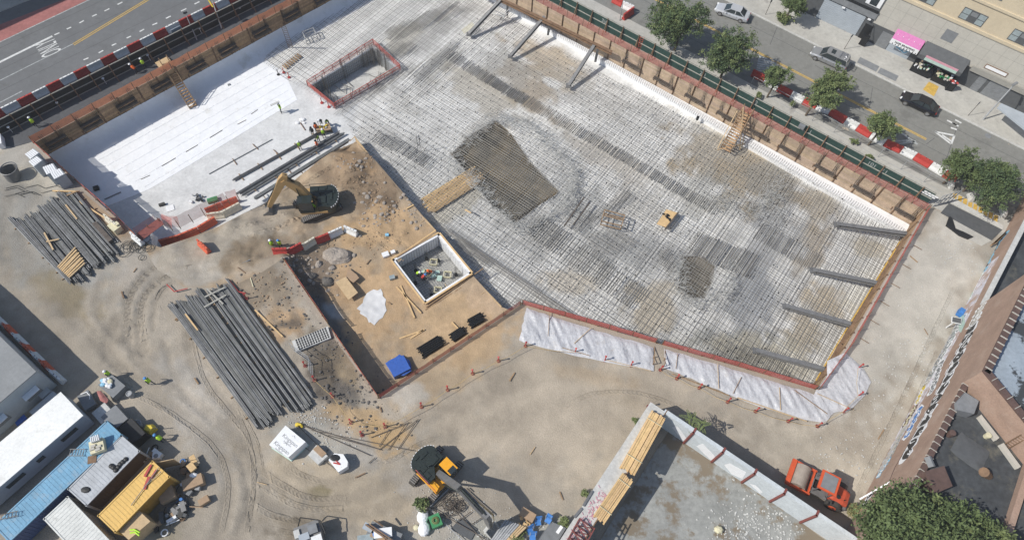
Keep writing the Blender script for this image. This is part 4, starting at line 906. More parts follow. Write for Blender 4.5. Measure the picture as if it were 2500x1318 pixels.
# ================================================================== STAIRS
def stair(name, label, top, bot, w, n_, mt_='timber', rail=True):
    t = thing(name, label, 'stair'); d = bot - top; h = Vector((d.x, d.y, 0)).normalized(); s = Vector((-h.y, h.x, 0)) * w / 2
    for e in (-1, 1):
        m_ = MB(); m_.beam(top + s * e, bot + s * e, .06, .26); m_.build('stringer', mt_, t)
        if rail:
            m_ = MB(); u = Vector((0, 0, .95)); m_.beam(top + s * e + u, bot + s * e + u, .06, .07); m_.beam(top + s * e + u * .55, bot + s * e + u * .55, .05, .05)
            for k in range(5): p = top.lerp(bot, k / 4) + s * e; m_.beam(p, p + u, .07, .07)
            m_.build('handrail', mt_, t)
    for k in range(n_): p = top.lerp(bot, (k + .5) / n_); m_ = MB(); m_.col = (1.5, 1.45, 1.4); m_.beam(p - s, p + s, .24, .04); m_.build('tread', mt_, t)
    return t
stair('timber_stair', 'long timber stair down the shaded upstand onto the membrane', P(403, 152, .5), P(472, 262, -3.9), 1.0, 17)
m_ = MB(); w = P(402, 158, .0); m_.box((w.x, w.y, .3), (1.7, 1.3, .12), rz=.8); one('stair_landing', m_, 'ply', 'small plywood landing above the long timber stair', 'landing')
stair('timber_stair', 'steep timber stair with handrails on the sunlit plank wall', P(1824, 272, .3), P(1770, 368, -3.1), 1.3, 15)
t = thing('timber_trestle', 'crossed timber props carrying the stair on the sunlit wall', 'trestle')
for a_, b_ in (((1800, 270, .6), (1752, 362, -3.1)), ((1830, 268, .6), (1812, 358, -3.1)), ((1815, 262, 1.6), (1806, 366, -3.1)), ((1752, 366, -3.1), (1818, 352, -3.1))): m_ = MB(); m_.beam(P(*a_), P(*b_), .1, .1); m_.build('prop', 'ply', t)
stair('timber_stair', 'short timber stair with rails between the two white sheets', P(1606, 893, .0), P(1606, 838, -1.5), 1.1, 8)
def ladder(label, a_, b_, w=.5, n_=9, mt_='rust'):
    t = thing('ladder', label, 'ladder'); d = b_ - a_; s = d.cross(Vector((0, 0, 1))); s = (s if s.length > .1 else Vector((1, 0, 0))).normalized() * w / 2
    for e in (-1, 1): m_ = MB(); m_.beam(a_ + s * e, b_ + s * e, .05, .07); m_.build('rail', mt_, t)
    for k in range(n_): p = a_.lerp(b_, (k + .5) / n_); m_ = MB(); m_.beam(p - s, p + s, .035, .035); m_.build('rung', mt_, t)
ladder('brown ladder standing on the membrane left of the column of rebar', P(692, 65, .8), P(710, 116, -3.95), .55, 12)
ladder('small ladder leaning on the green hoarding near the sidewalk', P(1568, 90, 2.4), P(1560, 122, .1), .45, 7, 'bar_orange')
ladder('iron ladder against the brick wall of the flat roof', P(2500, 1065, 11.0), P(2455, 1090, 8.8), .5, 7, 'rust')
# ================================================================== ELEVATOR PITS
t = thing('concrete_pit', 'white walled square pit with rebar beside the sand', 'pit')
for i in range(4):
    a_, b_ = ELEV[i - 1], ELEV[i]; cc = sum(ELEV, Vector()) / 4
    n_ = Vector(((b_ - a_).y, -(b_ - a_).x, 0)).normalized()
    if n_.dot(cc - a_) < 0: n_ = -n_
    ct = a_ + n_ * .14; dd2 = b_ + n_ * .14; m_ = MB(); m_.beam((ct.x, ct.y, -3.15), (dd2.x, dd2.y, -3.15), .26, 2.3); m_.build('wall', 'white', t)
    m_ = MB(); e = -n_ * .08; m_.beam(Vector((a_.x, a_.y, -2.0)) + e, Vector((b_.x, b_.y, -2.0)) + e, .18, .2); m_.beam(Vector((a_.x, a_.y, -2.6)) + e * 2, Vector((b_.x, b_.y, -2.6)) + e * 2, .08, .3); m_.build('form_board', 'new_timber', t)
    m_ = MB(); nb_ = 18; zt = -2.1
    for k in range(nb_): p = a_.lerp(b_, (k + 1) / (nb_ + 1)) + n_ * .36; m_.beam((p.x, p.y, -4.3), (p.x, p.y, zt + (.0 if k % 4 else .35)), .025, .025)
    m_.build('wall_bars', 'rebar', t)
m_ = MB(); m_.prism([Vector((q.x, q.y, 0)) for q in ELEV], -4.6, -4.35); m_.build('base', 'concrete_light', t)
d1 = (ELEV[1] - ELEV[0]); d2 = (ELEV[3] - ELEV[0]); m_ = MB(); L1, L2 = d1.length, d2.length; d1n, d2n = d1.normalized(), d2.normalized(); o = ELEV[0]
for k in range(22): p = o + d2n * (.3 + (L2 - .6) * k / 21); p.z = -4.15; m_.beam(p + d1n * .3, p + d1n * (L1 - .3), .03, .03)
for k in range(20): p = o + d1n * (.3 + (L1 - .6) * k / 19); p.z = -4.1; m_.beam(p + d2n * .3, p + d2n * (L2 - .3), .03, .03)
m_.build('floor_bars', 'rebar', t)
for a_, b_ in ((.3, .25), (.75, .3), (.85, .7), (.25, .8), (.15, .45), (.6, .15), (.5, .88)):
    p = o + d1 * a_ + d2 * b_; m_ = MB(); m_.cyl((p.x, p.y, -4.1), (p.x, p.y, -3.9), .22, 10); 
    for e in range(4): an = e * 1.57; m_.beam((p.x + .12 * math.cos(an), p.y + .12 * math.sin(an), -4.1), (p.x + .12 * math.cos(an), p.y + .12 * math.sin(an), -2.2), .025, .025)
    m_.build('dowel_column', 'black', t)
for i, (a_, b_) in enumerate(((.66, .28), (.72, .62), (.4, .78), (.45, .4))):
    p = o + d1 * a_ + d2 * b_; m_ = MB()
    for e in ((-.4, 0, .08, .8), (.4, 0, .08, .8), (0, -.36, .8, .08), (0, .36, .8, .08)): m_.box((p.x + e[0], p.y + e[1], -3.95), (e[2], e[3], .3), rz=0)
    one('box_form', m_, 'cream', 'small open wooden box form in the white walled pit, %s' % ['north side', 'east corner', 'south corner', 'beside the workers'][i], 'box form', 'box forms in the white walled pit')
for i, (a_, b_, s_) in enumerate(((.5, .5, .5), (.56, .6, .55), (.4, .35, .45), (.6, .48, .4))):
    p = o + d1 * a_ + d2 * b_; m_ = MB(); m_.box((p.x, p.y, -3.98), (s_ * 1.3, s_, .06), rz=.5 + i); one('foam_board', m_, 'mint', 'pale green foam board on the bars of the white walled pit, %s' % ['at the centre', 'right of the centre', 'beside the yellow vest', 'below the orange vest'][i], 'foam board', 'foam boards in the pit')
m_ = MB(); m_.beam(P(1040, 640 + 110, -2.2), P(1180, 655, -2.2), .1, .1); m_.beam(P(1038, 756, -2.35), P(1130, 700, -2.35), .12, .05); one('timber_plank', m_, 'timber', 'timber lying on the sand along the south side of the white walled pit', 'plank')
# big elevator pit
t = thing('concrete_pit', 'long grey walled pit full of rebar inside red netting', 'pit')
ZP = FLOOR - 1.9
cc = sum(BIGE, Vector()) / 4
for i in range(4):
    a_, b_ = BIGE[i - 1], BIGE[i]; n_ = Vector(((b_ - a_).y, -(b_ - a_).x, 0)).normalized()
    if n_.dot(cc - a_) < 0: n_ = -n_
    s_ = a_ - n_ * .12; e_ = b_ - n_ * .12; m_ = MB(); m_.beam((s_.x, s_.y, (FLOOR + ZP) / 2 + .05), (e_.x, e_.y, (FLOOR + ZP) / 2 + .05), .24, 2.1); m_.build('wall', 'wall_pale', t)
    m_ = MB(); L = (b_ - a_).length; nb_ = int(L / .3)
    for k in range(nb_): p = a_.lerp(b_, k / nb_) + n_ * .15; m_.beam((p.x, p.y, ZP), (p.x, p.y, FLOOR + (.5 if i % 2 == 0 else .3)), .03, .03)
    for z in (-1.6, -1.2, -.8, -.4, 0): m_.beam(Vector((a_.x, a_.y, FLOOR + z)) + n_ * .18, Vector((b_.x, b_.y, FLOOR + z)) + n_ * .18, .03, .03)
    m_.build('wall_mesh', 'rebar', t)
m_ = MB(); m_.prism([Vector((q.x, q.y, 0)) for q in BIGE], ZP - .2, ZP); m_.build('base', 'concrete_light', t)
d1 = BIGE[1] - BIGE[0]; d2 = BIGE[3] - BIGE[0]; o = BIGE[0]
for cx, cy in ((.04, .25), (.05, .62), (.08, .9), (.2, .12), (.93, .12), (.97, .3), (.98, .6), (.83, .06), (.5, .05)):
    p = o + d1 * cx + d2 * cy; m_ = MB()
    for e in range(7): q = (p.x + random.uniform(-.4, .4), p.y + random.uniform(-.3, .3)); lx = random.uniform(-.12, .12); m_.beam((*q, ZP), (q[0] + lx, q[1], FLOOR + random.uniform(1.0, 1.7)), .045, .045)
    m_.build('column_bars', 'rebar', t)
m_ = MB()
for k in range(16): p = o + d1 * (.3 + .6 * random.random()) + d2 * (.35 + .6 * random.random()); a_ = random.uniform(0, 3.14); e = Vector((math.cos(a_), math.sin(a_), 0)); m_.beam((p.x, p.y, ZP + .2), (p.x + e.x * 1.6, p.y + e.y * 1.6, ZP + .25), .06, .06)
m_.build('floor_bars', 'rebar', t)
def bq(x, y, z=FLOOR + .0): return P(x, y, z)
net('safety_netting', 'dark red netting around the long rebar pit on the mat', [bq(752, 212), bq(912, 110), bq(978, 172), bq(818, 266), bq(752, 212)], 1.0, 'net_thin', step=1.4, post='red_steel')
m_ = MB()
ring_ = [bq(752, 212), bq(912, 110), bq(978, 172), bq(818, 266)]
for i in range(4):
    a_, b_ = ring_[i - 1], ring_[i]; m_.beam(a_ + Vector((0, 0, 1.05)), b_ + Vector((0, 0, 1.05)), .07, .07); m_.beam(a_ + Vector((0, 0, .55)), b_ + Vector((0, 0, .55)), .05, .05)
one('guard_rail', m_, 'net', 'dark red guard rail around the long rebar pit', 'guard rail')
# ================================================================== TARPS
def sheeting(name, label, px, z, ncreases, amp=.16, mt_='tarp', dirv=None):
    poly = [P(*p, z) for p in px]; x0, x1 = min(p.x for p in poly), max(p.x for p in poly); y0, y1 = min(p.y for p in poly), max(p.y for p in poly)
    ins = lambda x, y: inpoly(x, y, poly)
    pts = grid(x0, x1, y0, y1, .18, lambda x, y: ins(x, y) and polydist(x, y, poly) > .12)
    dv = dirv or (.9, .35)
    def hf(x, y):
        e = min(1, polydist(x, y, poly) / .4); q = x * dv[0] + y * dv[1]; w_ = -x * dv[1] + y * dv[0]
        return z + .06 + e * (.1 + amp * (abs(noise.noise(Vector((q * 1.3, w_ * .16, 3)))) * 1.5 + .7 * noise.noise(Vector((q * 3.1, w_ * .45, 9)))))
    edge = []
    for a_, b_ in zip(poly, poly[1:] + poly[:1]):
        k = max(1, int((b_ - a_).length / .5))
        for i in range(k):
            p = a_.lerp(b_, i / k); edge.append(p + Vector((random.uniform(-.08, .08), random.uniform(-.08, .08), 0)))
    mb, _ = cdt([edge], pts, ins, hf, lambda x, y: (1, 1, 1)); mb.m = [0] * len(mb.f); mb.c = [(1, 1, 1)] * len(mb.f)
    o_ = mb.build(name, mt_, None, smooth=True); return tag(o_, label, 'sheeting')
s1 = sheeting('white_sheeting', 'creased white plastic sheeting west of the short stair', [(1284, 752), (1430, 800), (1596, 848), (1594, 905), (1520, 892), (1400, 868), (1268, 832)], .0, 8)
s2 = sheeting('white_sheeting', 'wide creased white plastic sheeting round the southeast corner of the pit', [(1622, 852), (1800, 905), (1985, 962), (2016, 925), (2020, 880), (2062, 862), (2108, 900), (2124, 932), (2112, 965), (2072, 1003), (2036, 1008), (2014, 1034), (1960, 1024), (1850, 992), (1700, 930), (1620, 897)], .0, 20)
for i, (a_, b_) in enumerate([((1655, 862), (1650, 900)), ((1752, 888), (1755, 948)), ((1810, 920), (1790, 960)), ((1903, 945), (1906, 1000)), ((1940, 952), (2020, 1010)), ((1443, 800), (1402, 838)), ((1342, 762), (1338, 820)), ((1995, 960), (2085, 1000)), ((1372, 848), (1440, 868)), ((1480, 878), (1590, 905)), ((1640, 912), (1780, 965)), ((1800, 970), (1970, 1028))]):
    m_ = MB(); z_ = .32 if i < 9 else .22; m_.beam(P(*a_, z_), P(*b_, z_), .1 if i > 9 else .055, .04); one('batten', m_, 'ply' if i % 2 else 'timber', 'timber batten weighing down the white sheeting, %s counted along the sheets' % ORD[i], 'batten', 'battens on the white sheeting')
sheeting('blue_tarpaulin', 'bright blue tarpaulin over a bundle in the corner of the sand pit', [(942, 888), (975, 866), (1000, 878), (1006, 905), (985, 918), (958, 916)], -1.9, 5, .3, 'blue_tarp', (1, 0))
m_ = MB(); w = P(975, 898, -2.1); m_.box((w.x, w.y, -1.95), (1.9, 1.7, .9), rz=.6); one('covered_bundle', m_, 'blue_tarp', 'blue wrapped bundle under the tarpaulin in the sand pit', 'bundle')
# ================================================================== REBAR STACKS AND PIPES
def stack(label, a_, b_, width, layers, r=.055, z=0, extra=0, n_=None, name='rebar_bundle', mt_='rebar_stack', cat='rebar stack', group=None, lo=.6, hi=1.5):
    """a,b ends of the centre line; many long bars in bundles"""
    t = thing(name, label, cat, group=group); d = b_ - a_; L = d.length; d.normalize(); s = Vector((-d.y, d.x, 0)); up = Vector((0, 0, 1))
    nb = max(1, int(width / (r * 7)))
    for k in range(nb):
        m_ = MB(); h = random.choice(layers); sh_ = random.uniform(-.5, .5) * (L > 5); m_.col = shade(lo, hi)
        skew = random.uniform(-.15, .15) * (width > 1)
        for i in range(3):
            for j in range(h):
                m_.col = shade(lo, hi); q = s * ((k + .5) * width / nb - width / 2 + (i - 1) * r * 2.1 + (j % 2) * r) + up * (.12 + r + j * r * 1.9 + z)
                e0 = random.uniform(-.25, .25); e1 = random.uniform(-.25, .25); m_.cyl(a_ + q + d * (sh_ + e0), b_ + q + d * (sh_ + e1) + s * skew, r, 5)
        m_.build('bundle', mt_, t)
    for k in range(max(2, int(L / 2.6))):
        p = a_ + d * (L * (k + .5) / max(2, int(L / 2.6))); m_ = MB(); w2 = width / 2 + .25; m_.beam(p - s * w2 + up * (.06 + z), p + s * w2 + up * (.06 + z), .1, .1); m_.build('bearer', 'timber', t)
    return t
stack('wide stack of dark rebar bundles at the left under loose battens', P(105, 512), P(232, 660), 5.6, (4, 5, 6), .036)
stack('dark rebar bundles beside the west netting', P(176, 478), P(268, 592), 1.3, (2, 3), .05)
stack('single dark pipe run along the left edge of the wide rebar stack', P(28, 538), P(163, 680), .3, (2,), .07)
stack('long rebar stack in the middle of the yard, left part', P(456, 735), P(660, 1018), 3.4, (4, 5, 6), .036)
stack('long rebar stack in the middle of the yard, right part', P(536, 704), P(742, 992), 2.5, (4, 5, 6), .036)
stack('thin dark pipe bundle along the left side of the long rebar stack', P(418, 752), P(662, 1042), .45, (2, 3), .06)
stack('dark rebar pile on the grey floor nearest the membrane', P(566, 446, FLOOR), P(790, 322, FLOOR), .7, (2, 3), .05, z=0)
stack('dark rebar pile on the grey floor in the middle of three', P(592, 474, FLOOR + .2), P(838, 325, FLOOR + .2), .9, (2, 3), .05, z=0)
stack('grey pipe pile on the grey floor nearest the excavator', P(618, 492, -3.4), P(846, 350, -3.4), .6, (2, 3), .07, z=0, lo=1.2, hi=2.0)
stack('grey rebar bars on the dug ground west of the long stack', P(204, 492), P(285, 590), .7, (1, 2), .06, lo=1.5, hi=2)
for i, (a_, b_, w) in enumerate([((1028, 864), (1080, 832), 1.1), ((1104, 828), (1134, 808), .8), ((1146, 794), (1178, 776), .9)]):
    t = thing('pipe_stack', 'stack of short black pipes on the sand by the south netting, %s from the left' % ORD[i], 'pipe stack', group='black pipe stacks on the sand'); A_, B_ = PG(*a_), PG(*b_); d = (B_ - A_).normalized(); s = Vector((-d.y, d.x, 0))
    for k in range(6):
        for j in range(2): m_ = MB(); q = s * ((k - 2.5) * w / 5 + (j * .08)) + Vector((0, 0, .15 + j * .17)); e = random.uniform(-.2, .2); m_.cyl(A_ + q + d * e, B_ + q + d * e, .085, 7); m_.build('pipe', 'black', t)
# loose lumber / battens
lum = [((160, 500), (188, 535), .5, 'short batten across the wide rebar stack near its top', 'ply'), ((108, 568), (130, 610), .55, 'paired battens lying in the middle of the wide rebar stack', 'ply'), ((113, 590), (144, 584), .6, 'short batten crossing the paired ones on the wide rebar stack', 'ply'), ((128, 466), (194, 468), .15, 'long batten lying above the wide rebar stack', 'new_timber'), ((193, 492), (300, 560), .15, 'long pale batten beside the west netting', 'new_timber'), ((145, 486), (190, 466), .3, 'brown board crossing the top of the rebar bundles', 'timber'), ((452, 766), (483, 806), .6, 'thin pale batten on the long rebar stack', 'new_timber'), ((505, 705), (545, 742), .55, 'grey timber on top of the right rebar stack', 'grey_timber'), ((500, 725), (548, 702), .6, 'grey crossbar near the top of the right rebar stack', 'grey_timber'), ((498, 750), (552, 720), .6, 'second grey crossbar on the right rebar stack', 'grey_timber'),
       ((622, 756), (690, 822), .1, 'long pale pole lying on sand right of the long rebar stack', 'new_timber'), ((978, 697), (1012, 776), -2.3, 'longer plank on the flat sand below the white walled pit', 'new_timber'), ((968, 700), (1028, 764), -2.3, 'crossing plank on the flat sand below the white walled pit', 'new_timber'), ((975, 826), (1034, 806), -2.3, 'pale stick on the sand above the black pipes', 'new_timber'), ((1002, 826), (1036, 804), -2.3, 'second pale stick on the sand above the black pipes', 'new_timber'), ((1103, 786), (1128, 812), -2.3, 'short batten on the sand beside the black pipes', 'new_timber'), ((960, 634), (1064, 562), -2.2, 'upper of two long boards beside the white walled pit', 'new_timber'), ((968, 628), (1055, 575), -2.0, 'lower of two long boards beside the white walled pit', 'timber'), ((992, 510), (1010, 500), -2.2, 'short board propped against the plywood form', 'new_timber'), ((1135, 512), (1150, 520), -3, 'short board on the mat near the plywood form', 'new_timber')]
for a_, b_, z_, lb, mt_ in lum:
    m_ = MB(); m_.beam(P(*a_, z_ + .08), P(*b_, z_ + .08), .16, .07); one('timber_plank', m_, mt_, lb, 'plank')
for k in range(9):
    m_ = MB(); a_ = (141 + k * 3.4, 652 + k * 3.2); b_ = (184 + k * 2.9, 604 + k * 4.2 + (k % 3) * 2); m_.beam(P(*a_, .62), P(*b_, .62), .16, .1); one('timber_plank', m_, 'new_timber' if k % 2 else 'ply', 'pale board laid across the foot of the wide rebar stack, %s from the top' % ORD[k], 'plank', 'boards across the wide rebar stack')
# ================================================================== BLOCK WALLS OF THE ROOFLESS LOT
GWp = Plane((1662, 1075), (2020, 1318)); hW = 3.6
t = thing('retaining_wall', 'pale grey concrete wall with rust posts and white streaks', 'wall')
u_a = (P(1622, 1040) - GWp.A).dot(GWp.d); ua = -2.9
m_ = MB(); a_ = GWp.at(ua, 0, -.2); b_ = GWp.at(17, 0, -.2); m_.beam(a_ + Vector((0, 0, hW / 2)), b_ + Vector((0, 0, hW / 2)), .4, hW); m_.build('wall', 'grey_wall', t)
for px in [(1693, 1055), (1767, 1101), (1842, 1155), (1914, 1204), (1990, 1258)]:
    u, _ = GWp.uz(*px); m_ = MB(); p = GWp.at(u, 0, .08); m_.beam(p, p + Vector((0, 0, hW + .08)), .2, .16); p2 = GWp.at(u, hW + .04, -.2); m_.box(p2, (.2, .6, .08), rz=GWp.rz()); m_.build('post', 'red_brown', t)
m_ = MB(); random.seed(5)
for px in [[(1640, 1042), (1655, 1040), (1680, 1075), (1668, 1075)], [(1700, 1088), (1716, 1082), (1745, 1112), (1742, 1128), (1722, 1110)], [(1768, 1134), (1782, 1130), (1822, 1152), (1812, 1168), (1786, 1156)], [(1830, 1180), (1845, 1184), (1862, 1200), (1856, 1204)]]:
    pts = [GWp.at(*GWp.uz(*q), .004) for q in px]; m_.ext(pts, GWp.n * .004)
m_.build('white_patch', 'white', t)
# timber topped platform wall
w2a, w2b = P(1626, 1006, hW), P(1426, 1318, hW); d = (w2b - w2a).normalized(); s = Vector((-d.y, d.x, 0))
if s.dot(P(1500, 1000) - w2a) < 0: s = -s
t = thing('platform_wall', 'thick concrete wall carrying two timber packs', 'wall')
m_ = MB(); c0_ = w2a + s * .85; m_.beam((c0_.x, c0_.y, hW / 2), tuple((c0_ + d * 22).xy) + (hW / 2,), 1.7, hW - .02); m_.build('wall', 'concrete_light', t)
m_ = MB(); m_.beam((w2a - d * .3 + Vector((0, 0, -.1))), w2a + d * 22 + Vector((0, 0, -.1)), .1, .22); m_.build('edge_board', 'rust', t)
GSH = MB(); GSH.prism([P(1640, 1040), P(2030, 1330), P(1900, 1500), P(1350, 1500)], .0, .03)
def lotcol(x, y): return (1, 1, 1)
tag(GSH.build('lot_floor', mat('lot', (.285, .29, .275), .85, .2, .25, coord='World', fine=2.2, tint=((.2, .165, .12), .28, .49, .56))), kind='structure')
random.seed(8); m_ = MB()
for _ in range(500):
    px, py = random.gauss(1850, 60), random.gauss(1290, 45); w = P(px, py, .04); q = w - GWp.A
    if q.dot(GWp.n) > .3: r_ = random.uniform(.03, .12); m_.ball((w.x, w.y, .05), r_, (1, 1, .6), 5, 3)
one('rubble', m_, 'concrete_light', 'pale broken rubble strewn in the corner of the roofless lot', 'rubble')['kind'] = 'stuff'
m_ = MB(); w = P(1755, 1292, .3); m_.ball((w.x, w.y, .25), .42, (1.1, .9, .8), 7, 5); one('boulder', m_, 'cream', 'single pale boulder lying in the roofless lot', 'boulder')
def tpack(label, pa, pb, w, n_, rows, z):
    t = thing('timber_pack', label, 'timber pack'); a_, b_ = P(*pa, z), P(*pb, z); d = (b_ - a_).normalized(); s = Vector((-d.y, d.x, 0))
    for j in range(rows):
        for k in range(n_):
            m_ = MB(); m_.col = shade(.85, 1.15); q = s * ((k + .5) * w / n_ - w / 2 + random.uniform(-.02, .02)) + Vector((0, 0, .1 + j * .17)); e = random.uniform(-.12, .12); m_.beam(a_ + q + d * e, b_ + q + d * e, w / n_ - .025, .16); m_.build('timber', 'new_timber', t)
    m_ = MB()
    for f_ in (.15, .8): p = a_.lerp(b_, f_); m_.beam(p - s * (w / 2 + .05) + Vector((0, 0, .12 + rows * .17)), p + s * (w / 2 + .05) + Vector((0, 0, .12 + rows * .17)), .05, .02)
    m_.build('strap', 'cream', t)
tpack('pack of pale timbers on the upper end of the thick wall', (1605, 1015), (1530, 1150), 1.5, 7, 3, hW)
tpack('pack of pale timbers on the middle of the thick wall', (1532, 1165), (1462, 1268), 1.2, 7, 2, hW)
for i, (a_, b_) in enumerate((((1446, 1198), (1424, 1234)), ((1420, 1240), (1402, 1262)))):
    m_ = MB(); m_.beam(P(*a_, hW + .08), P(*b_, hW + .08), .22, .1); one('steel_channel', m_, 'steel_grey', 'grey steel channel on the thick wall, %s of two' % ('upper', 'lower')[i], 'channel')
random.seed(3); m_ = MB()
for _ in range(120): w = P(1440 + random.uniform(-28, 28), 1235 + random.uniform(-30, 40), hW + .03); q = (w - w2a); 
for _ in range(150):
    k = random.uniform(9.5, 15); w = w2a + d * k + s * random.uniform(.2, 1.3); m_.beam(w + Vector((0, 0, .04)), w + Vector((random.uniform(-.3, .3), random.uniform(-.3, .3), .05)), .04, .02)
one('wood_litter', m_, 'pink_light', 'pinkish wood scraps and litter on the thick wall below the timber packs', 'litter')['kind'] = 'stuff'
t = thing('truss_tower', 'dark red lattice truss lying on the lower end of the thick wall', 'truss')
m_ = MB(); A_, B_ = P(1432, 1278, hW + .15), P(1380, 1372, hW + .15); dd_ = (B_ - A_).normalized(); ss = Vector((-dd_.y, dd_.x, 0)) * .75
for e in (-1, 1):
    for h_ in (0, .5): m_.beam(A_ + ss * e + Vector((0, 0, h_)), B_ + ss * e + Vector((0, 0, h_)), .09, .09)
for k in range(6):
    p, q = A_.lerp(B_, k / 6), A_.lerp(B_, (k + 1) / 6); m_.beam(p - ss, p + ss, .08, .08); m_.beam(p - ss + Vector((0, 0, .5)), q + ss + Vector((0, 0, .5)), .07, .07); m_.beam(p + ss, q - ss, .06, .06)
m_.build('lattice', 'red_brown', t)
# ================================================================== BRICK BUILDING
BW = Plane((2440, 590), (2101, 1229)); bn = -BW.n                 # bn into the building
def bwp(px, py, out=0): return BW.at(*BW.uz(px, py, out), out)
t = thing('brick_building', 'brown brick building with a graffiti covered wall and flat roofs', 'building')
def blk(u0, u1, i0, i1, z0, z1, mt_, nm):
    m_ = MB(); a_ = [BW.at(u0, 0, -i0), BW.at(u1, 0, -i0), BW.at(u1, 0, -i1), BW.at(u0, 0, -i1)]; m_.prism(a_, z0, z1); return m_.build(nm, mt_, t)
# low north part: wall 4 m, dark yard roof behind
blk(-9, 13.2, 0, .45, 0, 3.9, 'brick', 'wall'); m_ = blk(-9, 13.0, -.03, .48, 3.9, 4.02, 'concrete_light', 'coping')
blk(-9, 13.2, .45, 24, 0, 2.6, 'flat_roof', 'roof')
# tall middle
blk(13.2, 26.4, 0, .5, 0, 12.0, 'brick', 'wall'); blk(13.2, 26.4, -.04, .54, 12.0, 12.25, 'coping', 'coping')
blk(13.2, 26.4, .5, 30, 0, 11.3, 'blue_roof', 'roof')
# angled south face of the tall part
c0_ = BW.at(26.4, 0, 0)
c1_ = P(2500, 1031, 12.0); c1_.z = 0; fd = (c1_ - c0_).normalized(); fn = Vector((-fd.y, fd.x, 0))
if fn.dot(P(2500, 900, 12) - c0_) < 0: fn = -fn
m_ = MB(); m_.prism([c0_ + BW.d * 0, c0_ + fd * 30, c0_ + fd * 30 + fn * .5, c0_ + fn * .5], 0, 12.0); m_.build('wall', 'brick', t)
m_ = MB(); m_.prism([c0_ - fn * .04, c0_ + fd * 30 - fn * .04, c0_ + fd * 30 + fn * .54, c0_ + fn * .54], 12.0, 12.25); m_.build('coping', 'coping', t)
m_ = MB(); m_.prism([BW.at(26.4, 0, -.5), c0_ + fn * .5 + fd * .4, c0_ + fd * 30 + fn * .5, c0_ + fd * 30 + fn * 18, BW.at(20, 0, -26)], 10.5, 11.28); m_.build('roof', 'flat_roof', t)
# lower south part
blk(26.4, 45, 0, .45, 0, 9.2, 'brick', 'wall')
for k in range(24):
    m_ = MB(); u = 26.6 + k * .75; q = BW.at(u + .36, 9.32, -.22); m_.box(q, (.72, .46, .24), rz=BW.rz()); m_.build('coping', 'coping', t)
def joint(q, z, rz, h): m_ = MB(); m_.box((q.x, q.y, z), (.05, .62, h), rz=rz); m_.build('coping_joint', 'stone', t)
for k in range(25): joint(BW.at(26.6 + k * .75, 9.33, -.22), 9.33, BW.rz(), .27)
for k in range(17): joint(BW.at(14 + k * .75, 12.3, -.25), 12.3, BW.rz(), .12)
for k in range(15): joint(c0_ + fd * (1 + k * .9) + fn * .25, 12.3, math.atan2(fd.y, fd.x), .12)
m_ = MB(); m_.prism([BW.at(27, 0, -.45), BW.at(45, 0, -.45), BW.at(45, 0, -22), c0_ + fd * 26, c0_ + fd * .5], 0, 8.7); m_.build('roof', 'flat_roof', t)
# east wall of the low roof
e0, e1 = P(2500, 1150, 9.4), P(2455, 1290, 9.4); dd_ = (e1 - e0).normalized(); m_ = MB(); m_.beam((e0 - dd_ * 4).xy.to_3d() + Vector((.4, 0, 4.7)), (e1 + dd_ * 6).xy.to_3d() + Vector((.4, 0, 4.7)), .5, 9.4); m_.build('wall', 'brick', t)
# crack and ledges
m_ = MB(); pts = [(2395, 744), (2350, 830), (2300, 930), (2240, 1045), (2185, 1140), (2160, 1200)]; ws = [bwp(*p, .01) for p in pts]
for a_, b_ in zip(ws, ws[1:]): m_.beam(a_, b_, .02, .1)
m_.build('ledge', 'coping', t)
m_ = MB(); m_.ext([BW.at(4, .02, .006), BW.at(31, .02, .006), BW.at(31, 1.5, .006), BW.at(22, 2.3, .006), BW.at(13, 2.6, .006), BW.at(4, 2.2, .006)], BW.n * .003); m_.build('paint_band', 'wash', t)
# graffiti letters on the wall: runs of outlined shapes
def graf(line, w, n_, fill, outl, label, seed, stripe=None):
    random.seed(seed); g = MB(); g2 = MB(); g3 = MB()
    P0 = [BW.uz(*q) for q in line]; L = [0]
    for a_, b_ in zip(P0, P0[1:]): L.append(L[-1] + math.hypot(b_[0] - a_[0], b_[1] - a_[1]))
    def ev(s_):
        for i in range(len(P0) - 1):
            if s_ <= L[i + 1] + 1e-6: f_ = (s_ - L[i]) / (L[i + 1] - L[i]); return (P0[i][0] + (P0[i + 1][0] - P0[i][0]) * f_, P0[i][1] + (P0[i + 1][1] - P0[i][1]) * f_)
        return P0[-1]
    cw_ = L[-1] / n_
    def shape(mb, c_, rx, rz_, o_, k=9, seedr=None, hole=0):
        pts = []
        for i in range(k):
            a_ = 2 * math.pi * i / k; r_ = 1 + random.uniform(-.28, .22); pts.append(BW.at(c_[0] + rx * r_ * math.cos(a_), c_[1] + rz_ * r_ * math.sin(a_), o_))
        mb.add([tuple(p) for p in pts], [tuple(range(k))])
    for i in range(n_):
        c_ = ev((i + .5) * cw_); shape(g, c_, cw_ * .72, w * .62, .012, 11); shape(g2, c_, cw_ * .5, w * .46, .018, 8)
        for _ in range(2):
            c2 = (c_[0] + random.uniform(-.3, .3) * cw_, c_[1] + random.uniform(-.3, .3) * w); a_ = random.uniform(-.9, .9) + 1.57; l_ = w * random.uniform(.2, .42); e = (math.cos(a_) * l_, math.sin(a_) * l_)
            g3.beam(BW.at(c2[0] - e[0] * .5, c2[1] - e[1] * .5, .02), BW.at(c2[0] + e[0] * .5, c2[1] + e[1] * .5, .02), .012, .16)
    for mb, mt_ in ((g, outl), (g2, fill), (g3, outl)): o_ = mb.build('graffiti', mt_, t)
graf([(2378, 790), (2300, 950), (2205, 1125)], 1.7, 13, 'black', 'white', '', 1)
graf([(2398, 745), (2370, 800)], 1.6, 5, 'stone', 'white', '', 2)
